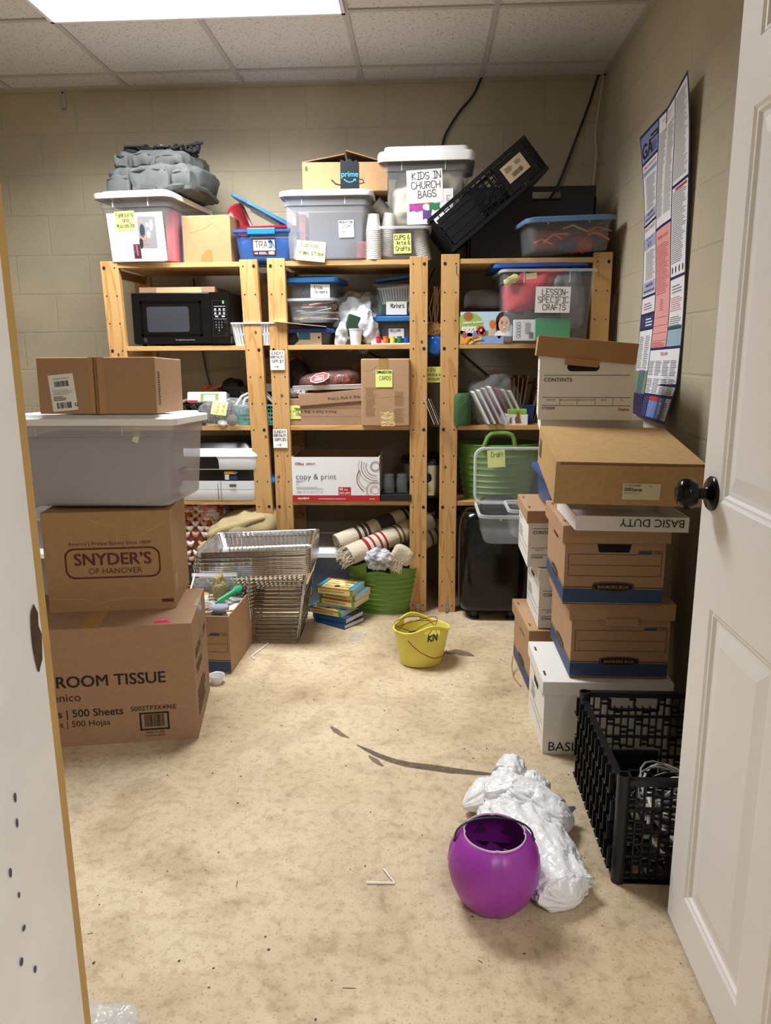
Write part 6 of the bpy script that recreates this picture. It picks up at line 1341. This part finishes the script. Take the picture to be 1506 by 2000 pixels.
for k, r in enumerate((.020, .026, .046, .058, .070, .084)): f.ring(C1[0], C1[1], r, .0016 if k % 2 else .0024, gln if k % 2 else mat('od_dark', '7a2434', .6), 2, PI*.88 if r > .04 else 0, PI*1.55 if r > .04 else 2*PI)
for k, r in enumerate((.018, .024, .038, .044)): f.ring(C2[0], C2[1], r, .0016, gln, 2, 0 if r < .02 else PI*.32, 2*PI if r < .02 else PI*1.22)
f.ring(.395, .115, .072, .0034, bt2, 2, PI*.80, PI*1.32); f.ring(.385, .115, .052, .0016, gln, 2, PI*.75, PI*1.4)
q = face(mb, w, d, h, 'right'); q.rect(0, 0, d, .031, bt2, 1); q.rect(.0, .16, d*.3, .06, mat('tape_sheen2', 'c9c9c9', .2), 1)
mb.build('body', odp)
slab('black_tray', 'flat black case under the two glass jars', 'case', (-.138, 3.605+.09, S4), .155, .16, .034, BLACKP)
gl = mat('jar_glass', 'dfe6e6', .05, trans=.94, spec=1.0)
for i, x in enumerate((-.170, -.105)):
    t = T('glass_jar', ('left' if i == 0 else 'right')+' of two empty glass jars on the flat black case', 'jar', (x-.004+.0, 3.655+.012*i, S4+.034)); MB().lathe([(.024, 0), (.028, .004), (.028, .07), (.024, .082), (.022, .09), (.024, .091), (.024, .096), (.022, .098), (.020, .098), (.020, .088), (.026, .07), (.026, .006), (0, .006)], gl, 28).build('body', t, smooth=True, angle=60); MB().lathe([(.0235, .088), (.0255, .089), (.0255, .0935), (.0235, .0945)], gl, 28, cap0=False).build('thread', t, smooth=True)
sk_ = T('slow_cooker', 'steel slow cooker with a black lid behind the middle unit upright', 'slow cooker', (.03, 3.83, S4)); MB().lathe([(.11, 0), (.125, .02), (.13, .10), (.132, .17)], STEEL, 40, sx=1.1).build('pot', sk_, smooth=True, angle=50); MB().lathe([(.136, .168), (.14, .18), (.13, .2), (.09, .215), (.02, .222), (0, .222)], BLACKG, 40, sx=1.1, cap0=False).build('lid', sk_, smooth=True, angle=50)
MB().blob((-.02, -.14, .105), (.03, .02, .022), BLACKP, .7, 0, 1, 0, 18, 12).build('handle', sk_, smooth=True); MB().lathe([(.118, -.001), (.12, .02)], BLACKP, 32, sx=1.1).build('base', sk_, smooth=True)
gt_ = flex_tub('green ribbed tub with a craft note on the right unit fourth shelf', (.372, 3.615+.155, S4), 0, .205, .155, .275, .0, GREEN, hole_w=-1, taper=.80, nrib=9)
mb = MB(); pts = [(-.085, -.150, .255), (-.075, -.152, .285), (-.062, -.152, .318), (-.045, -.152, .334), (-.015, -.152, .338), (.03, -.152, .337), (.052, -.152, .33), (.064, -.152, .31), (.070, -.152, .28), (.085, -.150, .255)]
mb.tube(pts, .011, GREEN, 8); mb.build('handle', gt_, smooth=True)
mb = MB(); f = D(mb, lambda u, v, h_: Vector((u, -.158-h_-.004, v)), 0); note(gt_, f, -.060, .170, .085, .085, NOTE, [('Craft', .018, .024)], ang=.06, lw=.0022)

# --- floor level under the shelves
knit = mat('knit_mix', 'c8a090', .95, bump=1., bscale=45); nt = knit.node_tree; b = nt.nodes['Principled BSDF']; v = nt.nodes.new('ShaderNodeTexNoise'); v.inputs['Scale'].default_value = 30; r = nt.nodes.new('ShaderNodeValToRGB'); tc = nt.nodes.new('ShaderNodeTexCoord'); nt.links.new(tc.outputs['Object'], v.inputs['Vector']); v.inputs['Detail'].default_value = 2
for i, (p, c) in enumerate(((.36, '5a2a1c'), (.46, 'b8643c'), (.54, 'd9b0a0'), (.64, 'efe6e2'))):
    e = r.color_ramp.elements[i] if i < 2 else r.color_ramp.elements.new(p); e.position = p; e.color = lin(c)
nt.links.new(v.outputs['Fac'], r.inputs[0]); nt.links.new(r.outputs[0], b.inputs['Base Color'])
mb = MB(); mb.blob((0, 0, 0), (.15, .14, .205), mat('knit_base', '8a5240', .95, bump=.8, bscale=90), .7, .01, 12, 3, 40, 24)
kc = [mat('knit_rust', 'a4502c', .95), mat('knit_white', 'e6dad4', .95, bump=.8, bscale=90), mat('knit_pink', 'cfa090', .95, bump=.8, bscale=90), mat('knit_white', 'e6dad4', .95), mat('knit_brown', '6b2f1e', .95, bump=.8, bscale=90)]
rnd = random.Random(21)
for j in range(21):
    for i in range(34):
        ph = -1.25+2.5*j/20; th = -PI+2*PI*(i+.5*(j % 2))/34; P = lambda x: math.copysign(abs(x)**.7, x)
        c = Vector((.155*P(math.cos(ph))*P(math.cos(th)), .145*P(math.cos(ph))*P(math.sin(th)), .21*P(math.sin(ph))))
        if c.y > .06: continue
        k = kc[min(4, int(2.2+2.6*mn.noise(Vector((i*.8, j*.45, 2)))+rnd.uniform(-1.3, 1.3)))] if True else 0
        for sg in (-1, 1):
            tg = Vector((-math.sin(th), math.cos(th), 0)); d_ = tg*(.010*sg)+Vector((0, 0, .011)); b0 = c+tg*(.006*sg)
            mb.tube([b0-d_*1.25, b0+c.normalized()*.008, b0+d_*1.25], [.005, .0125, .005], k, 6)
o = mb.build('crochet_blanket', None, smooth=True, angle=180, loc=(-1.175, 3.82, .34)); tag(o, 'chunky rust and white crochet blanket under the left unit', 'blanket')
fl_ = mat('fleece_tan', 'a5946c', .95, bump=.3, bscale=14, var=.07, scale=12)
t = T('fleece_blanket', 'tan fleece blanket folded over beside the crochet blanket', 'blanket', (-.93, 3.70, .40))
def fold(u, v):
    a = -2.6+u*5.0; R_ = .065+.05*v; 
    p = Vector((-.10+.36*v+.05*math.cos(a)*.4, -.05+.16*math.cos(a)*.5, .06*v+R_*math.sin(a)*1.1+.04)); return p+Vector((0, 0, .014*mn.noise(p*16)))
mb = MB(); mb.blob((.02, .0, .0), (.20, .13, .105), fl_, .75, .022, 8, 4, 60, 36); mb.blob((-.08, -.07, -.01), (.16, .06, .035), fl_, .8, .016, 10, 5, 40, 20); mb.blob((-.01, -.10, .055), (.15, .03, .022), fl_, .8, .012, 12, 6, 40, 20)
mb.build('folds', t, smooth=True, angle=180, rot=(0, -.30, .1))
cbox('added dark support box on the floor under the blankets', (-1.03, 3.83, 0), .50, .32, .26, mat('support_box_shade', '2e2b2a', .9), 0, None, tape=None)  # added support, coloured dark to stand in for shade behind the wire racks
ut = tote('blue-grey tote with a white lid on the floor under the middle unit', (-.50, 3.83, 0), .42, .36, .30, 0, mat('tote_slate', '5a6680', .4), mat('lid_cool', 'dfe3ea', .4), taper=.92, lidh=.03, lidgrow=.03)
gb = flex_tub('green ribbed tub overflowing with rugs, on the floor in the middle', (-.205, 3.52+.175, 0), math.radians(-8), .190, .150, .235, .055, GREEN, hole_w=.33, taper=.80, nrib=9)
cr_ = mat('rug_cream', 'c6bba6', .95, bump=.4, bscale=80); st1 = mat('rug_dark', '3a3230', .95); st2 = mat('rug_red', '8d2030', .95); st3 = mat('rug_brown', '6a5a3c', .95)
def rug_roll(label, p, q, r, bands, seed=0, fringe=True):
    p, q = Vector(p), Vector(q); L_ = (q-p).length; t = T('rug_roll', label, 'rug', p); t.rotation_euler = (q-p).to_track_quat('Z', 'Y').to_euler()
    mb = MB(); n = 28; N = 80; rings = []
    def ring(z, k=1): return [Vector((r*k*math.cos(2*PI*i/n), r*k*.86*math.sin(2*PI*i/n), z)) for i in range(n)]
    zs = [L_*i/N for i in range(N+1)]
    for i in range(N):
        f_ = (zs[i]+zs[i+1])/2/L_; m = cr_
        for a, b_, mm in bands:
            if a <= f_ <= b_: m = mm
        mb.loft([ring(zs[i]), ring(zs[i+1])], m, False, False)
    sp = []
    for i in range(70):
        a = i*.32; rr2 = r*(.12+.86*i/69); sp.append(Vector((rr2*math.cos(a), rr2*.86*math.sin(a), -.001)))
    mb.loft([ring(0), ring(.03, .2)], cr_, False, True); mb.tube(sp, .0045, cr_, 5); mb.tube([x+Vector((0, 0, -.003)) for x in sp], .0018, st3, 4)
    mb.build('roll', t, smooth=True, angle=60)
    if fringe:
        mb = MB(); rnd = random.Random(seed)
        for i in range(60):
            a = rnd.uniform(0, 2*PI); k = rnd.uniform(.4, 1); b0 = Vector((r*k*math.cos(a), r*k*.86*math.sin(a), 0)); mb.tube([b0, b0+Vector((rnd.uniform(-.01, .01), rnd.uniform(-.01, .01), -.03)), b0+Vector((rnd.uniform(-.02, .02), rnd.uniform(-.02, .02), -.055))], .0016, cr_, 4)
        o = mb.build('fringe', t); 
    return t
B1 = [(.16, .19, st1), (.21, .235, st1), (.25, .27, st1), (.36, .50, st1), (.60, .62, st1), (.64, .67, st1), (.8, .95, st1)]
B2 = [(.18, .21, st2), (.25, .28, st2), (.32, .35, st2), (.39, .41, st2), (.55, .575, st3), (.60, .63, st3), (.8, .85, st1)]
rug_roll('cream rug roll with black bands, behind the red striped roll', (-.435, 3.62, .365), (.10, 3.93, .52), .050, B1, 1, False)
rug_roll('cream fringed rug roll with red stripes on the green tub', (-.37, 3.56, .315), (.03, 3.80, .44), .058, B2, 2)
rug_roll('brown banded rug roll at the back above the green tub', (-.25, 3.72, .40), (.16, 3.98, .50), .048, [(.3, .4, st3), (.5, .55, st3), (.7, .8, st1)], 3, False)
rug_roll('dim striped rug roll crossing between the middle and right units', (-.06, 3.74, .33), (.24, 3.98, .44), .070, [(.2, .24, st3), (.3, .34, st3), (.5, .54, st1), (.7, .8, st1)], 4, False)
soft('tie_dye_cloth', 'grey and white crumpled cloth on the green tub rim', 'cloth', (-.22, 3.545, .300), (.062, .04, .048), mat('tie_dye', 'b5b5ba', .9, var=.6, scale=30, bump=.6, bscale=30), .8, .016, 30, 2, nu=80, nv=48)
t = T('fringed_cloth', 'cream fringed cloth end hanging over the green tub at right', 'cloth', (-.13, 3.545, .315), (0, .5, 0)); MB().blob((.02, 0, .02), (.05, .025, .04), cr_, .6, .012, 14, 4, 30, 20).build('cloth', t, smooth=True); mb = MB(); rnd = random.Random(9)
for i in range(36): x = -.03+.0022*i; mb.tube([(x, -.02+rnd.uniform(-.006, .006), -.01), (x+rnd.uniform(-.006, .006), -.026, -.035), (x+rnd.uniform(-.012, .012), -.026, -.06-rnd.uniform(0, .012))], .0017, cr_, 4)
mb.build('fringe', t)
# black appliance
ap = T('black_cabinet', 'glossy black rounded cabinet on short feet under the right unit', 'appliance', (.345, 3.475+.18, 0))
mb = MB(); rg = []
for z, k in ((.045, .86), (.055, .93), (.09, .985), (.25, 1.0), (.44, .99), (.50, .95), (.535, .88), (.55, .76), (.555, .5)): rg.append(rr(.345*(.94 if k > .9 else .94)*k+.02, .34*k, .065, z, 6))
mb.loft(rg, mat('black_lacquer', '08080a', .16, spec=.4), True, True); mb.build('body', ap, smooth=True, angle=70)
mb = MB(); mb.loft([rr(.17, .2, .02, .545), rr(.165, .19, .02, .585), rr(.13, .17, .02, .60)], BLACKP, True, True); mb.build('top_handle', ap, smooth=True, angle=50, loc=(.02, .02, 0))
for sx in (-1, 1):
    for sy in (-1, 1): MB().lathe([(.022, 0), (.024, .012), (.016, .018), (.016, .05)], BLACKP, 20, cap1=True).build('foot', ap, smooth=True, angle=40, loc=(sx*.09, sy*.12-.0, 0))
# clear bins in front of it
w, d, h = .36, .30, .125; zbn = .514
t = tote('open clear bin with its lid standing up behind, by the back stack', (.420, 3.02+.15, zbn), w, d, h, 0, CLEAR, None, taper=.93, r=.04)
mb = MB(); W, Dp = .385, .25; cl = CLEAR
mb.loft([rr(W, Dp, .04, 0), rr(W, Dp, .04, .012), rr(W-.022, Dp-.022, .036, .014), rr(W-.03, Dp-.03, .034, .006)], cl, False, True); mb.tube(rr(W-.004, Dp-.004, .04, .008), .006, mat('tote_rim', 'e6eaee', .3, trans=.45), 6, close=True); o = mb.build('lid', t, smooth=True, angle=40, loc=(0, d/2-.005, h+.118), rot=(math.radians(84), 0, 0)); o['label'] = 'clear hinged lid standing upright'
tote('smaller clear bin nested inside the open clear bin', (.475, 3.16, zbn+.016), .22, .20, .125, 0, CLEAR, None, taper=.9, r=.03, ribs=False)

# ---------------------------------------------------------------- walls: poster, bracket, cables
navy = mat('poster_navy', '232a52', .35); pw_ = mat('poster_white', 'e9e9ec', .3); ppk = mat('poster_pink', 'e2a29e', .35); pbl = mat('poster_lilac', 'a9aed0', .35); pdb = mat('poster_blue', '35406f', .35); pgn = mat('poster_scene', '7f8c6a', .35); pmb = mat('poster_mid', '6f86b8', .35); prd = mat('poster_red', 'b03a44', .4)
PW, PH = .52, 1.10
def warp(u, v, h):
    s, q = u/PW, v/PH
    y = 3.235-.525*s; z = 1.040+PH*q+ .055*q*s
    off = .006+.11*max(0, q-.70)**1.3*4*max(0, .5-s)+.10*max(0, q-.6)**1.6*s*2+.010*(1+math.sin(q*9+1.0+s))*(1-.5*abs(2*s-1))+.06*max(0, .12-q)*s*4
    return Vector((XR-off-h, y, z-.05*max(0, q-.85)*(1-s)*3*.6))
mb = MB(); P = D(mb, warp, .03)
P.rect(0, 0, PW, PH, mat('poster_back', 'dcdce0', .4), -2); P.rect(0, 0, PW, PH, navy, 0)
def panel(x, y, w, h, m=pw_): P.rect(x+.0015, y+.0015, w-.003, h-.003, m, 1)
a, b, c = .008, .186, .365; W1, W2_, W3 = .172, .173, .147
panel(a, .985, W1, .105, mat('poster_header', '7c86b4', .35)); P.text('GA', a+.006, 1.0, .078, INK, bold=.03); P.rect(a+.098, 1.045, .07, .022, INK, 2); P.text('Space Saver', a+.100, 1.051, .0125, pw_, l=3); P.greek(a+.09, 1.0, .075, .035, 5, pdb)
panel(a, .75, W1, .228); P.text('EMPLOYEE RIGHTS', a+W1/2, .955, .0175, prd, align='CENTER'); P.rect(a+.006, .93, W1-.012, .018, pbl, 2); P.text('EMPLOYEE POLYGRAPH PROTECTION ACT', a+W1/2, .936, .0072, INK, l=3, align='CENTER'); P.greek(a+.035, .80, W1-.045, .122, 22); P.rect(a+.008, .758, W1-.016, .035, pbl, 2); P.text('1-866-487-9243', a+W1/2, .778, .0145, INK, l=3, align='CENTER', bold=.02); P.text('WWW.WAGEHOUR.DOL.GOV', a+W1/2, .762, .0105, INK, l=3, align='CENTER', bold=.02)
panel(a, .475, W1, .268); P.text('EMPLOYEE RIGHTS', a+W1/2, .722, .0175, prd, align='CENTER'); P.rect(a+.006, .652, W1-.012, .045, pbl, 2); P.text('FEDERAL MINIMUM WAGE', a+W1/2, .686, .0085, INK, l=3, align='CENTER'); P.text('$7.25', a+W1/2, .660, .024, INK, l=3, align='CENTER'); P.greek(a+.035, .535, W1-.045, .11, 22); P.rect(a+.008, .483, W1-.016, .045, pbl, 2); P.text('1-866-487-9243', a+W1/2, .508, .0155, INK, l=3, align='CENTER', bold=.02); P.text('WWW.WAGEHOUR.DOL.GOV', a+W1/2, .488, .0105, INK, l=3, align='CENTER', bold=.02)
panel(a, .405, W1, .063); P.greek(a+.03, .42, W1-.06, .03, 3)
panel(a, .345, W1, .052, pdb); P.greek(a+.07, .355, .09, .035, 3, pw_)
panel(a, .05, W1, .29); P.greek(a+.01, .19, .065, .13, 18); P.greek(a+.09, .19, .065, .13, 18)
P.rect(a, .05, W1, .13, pgn, 2); P.rect(a, .05, W1, .04, navy, 3)
for x in (.05, .08, .11): P.line([(a+x, .09), (a+x+.012, .15), (a+x+.02, .18)], .014, mat('poster_hand', '3f6f9c', .4), 4)
panel(b, .70, W2_, .39); P.text('OFFICIAL STATE BOARD OF', b+W2_/2, 1.065, .0085, prd, align='CENTER'); P.text('BILL OF RIGHTS', b+W2_/2, 1.052, .0085, prd, align='CENTER'); P.greek(b+.008, .735, .075, .30, 56, INK, fill=.3); P.greek(b+.092, .735, .074, .30, 56, INK, fill=.3, seed=2)
panel(b, .265, W2_, .428, ppk); P.text('OFFICIAL NOTICE', b+W2_/2, .655, .0155, prd, align='CENTER'); P.greek(b+.012, .46, W2_-.024, .18, 26, prd, fill=.28); P.greek(b+.06, .40, .05, .045, 6, prd, fill=.3)
for y in (.375, .345, .318, .29): P.rect(b+.012, y, W2_-.024, .0016, prd, 2)
P.greek(b+.012, .270, W2_-.024, .018, 3, prd, fill=.4)
panel(c, .80, W3, .29); P.greek(c+.008, .815, W3-.016, .265, 46, INK, fill=.3)
panel(c, .50, W3, .293); P.greek(c+.008, .545, W3-.016, .235, 36, INK, fill=.3)
P.rect(c+.03, .778, W3-.04, .009, prd, 2)
for k in range(4): P.ell(c+.02+.035*k, .522, .006, .012, INK, 2)
panel(c, .265, W3, .228); P.greek(c+.02, .445, W3-.04, .03, 3); P.greek(c+.012, .385, W3-.024, .05, 7, prd, fill=.3); P.greek(c+.012, .30, W3-.024, .07, 10, INK, fill=.3)
P.rect(c+.005, .268, W3-.01, .06, mat('poster_teal', '9ab4c4', .35), 2); P.rect(c+.005, .322, W3-.01, .012, mat('poster_dteal', '2f4f5a', .35), 3)
panel(b, .095, .326, .163); P.text('THE LAW', b+.163, .235, .018, prd, align='CENTER', bold=.02)
for k in range(4): P.greek(b+.006+.08*k, .165, .070, .055, 10, INK, fill=.35, seed=k); P.greek(b+.006+.08*k, .10, .070, .055, 10, INK, fill=.35, seed=k+5)
panel(b, .010, .075, .078, pdb); panel(b+.081, .010, .11, .078, pmb); P.rect(b+.081, .072, .11, .016, prd, 2); panel(b+.197, .010, .062, .078, pmb); P.rect(b+.215, .03, .02, .04, pw_, 2); P.greek(b+.216, .034, .017, .03, 6, INK); panel(b+.265, .010, .06, .078); P.greek(b+.27, .015, .03, .06, 9, INK)
o = mb.build('poster', None, smooth=True, angle=180); tag(o, 'curling labour law poster of notices pinned to the right wall', 'poster')
t = T('wall_bracket', 'small grey metal bracket hanging at the top of the back wall', 'bracket', (-1.885, YB, 2.555)); MB().box(-.012, .012, -.006, 0, 0, .10, STEEL).box(-.012, .012, -.03, 0, .0, .004, STEEL).build('plate', t, bevel=.001); MB().lathe([(.004, 0), (.004, .004)], hole_m, 10, cap1=True).build('bolt', t, loc=(0, -.006, .08), rot=(PI/2, 0, 0))
def wire(label, pts, r, m, name='cable'):
    P_ = [Vector(p) for p in pts]; Q = []
    for i in range(len(P_)-1):
        p0, p1, p2, p3 = P_[max(i-1, 0)], P_[i], P_[i+1], P_[min(i+2, len(P_)-1)]
        for k in range(6):
            s = k/6; Q.append(.5*((2*p1)+(p2-p0)*s+(2*p0-5*p1+4*p2-p3)*s*s+(3*p1-p0-3*p2+p3)*s**3))
    Q.append(P_[-1]); o0 = Q[0].copy(); mb = MB(); mb.tube([q-o0 for q in Q], r, m, 8); o = mb.build(name, None, smooth=True, loc=o0); return tag(o, label, 'cable')
Yw = YB-.012
wire('black cable dropping from the ceiling behind the church bags tote', [atY(944, 143, Yw), atY(925, 185, Yw), atY(900, 215, Yw), atY(880, 245, Yw), atY(866, 275, Yw), atY(858, 330, Yw)], .006, BLACKP)
wire('black cable dropping from the corner of the ceiling to the standing crate', [atY(1183, 118, Yw), atY(1168, 150, Yw), atY(1150, 205, Yw), atY(1120, 285, Yw), atY(1090, 360, Yw), atY(1070, 395, Yw), atY(1066, 420, Yw)], .006, BLACKP)
wire('thin white cable hanging down the room corner', [atY(1182, 118, Yw), atY(1174, 180, Yw), atY(1163, 260, Yw), atY(1165, 300, Yw), atY(1160, 350, Yw), atY(1155, 400, Yw), atY(1150, 430, Yw)], .0035, mat('cable_white', 'cfcac0', .5))
wire('black cable hanging in the gap between the middle and right units', [(.05, 4.0, 1.72), (.02, 3.9, 1.64), (-.005+.02, 3.82, 1.55), (.06, 3.8, 1.45), (.04, 3.8, 1.36)], .004, BLACKP)
wire('black cable drooping on the back wall of the middle unit', [(-.55, Yw, 1.64), (-.52, Yw, 1.55), (-.30, Yw, 1.30), (-.10, Yw, 1.27), (0, Yw, 1.32), (.05, Yw, 1.5)], .004, BLACKP)
wire('black cable drooping on the back wall of the right unit', [(.2, Yw, 1.30), (.32, Yw, 1.20), (.42, Yw, 1.12), (.6, Yw, 1.14), (.75, Yw, 1.2)], .004, BLACKP)
wire('black cable against the back wall behind the left unit', [(-1.25, Yw, 1.7), (-1.22, Yw, 1.3), (-1.18, Yw, 1.1), (-1.10, Yw, .95)], .004, BLACKP)
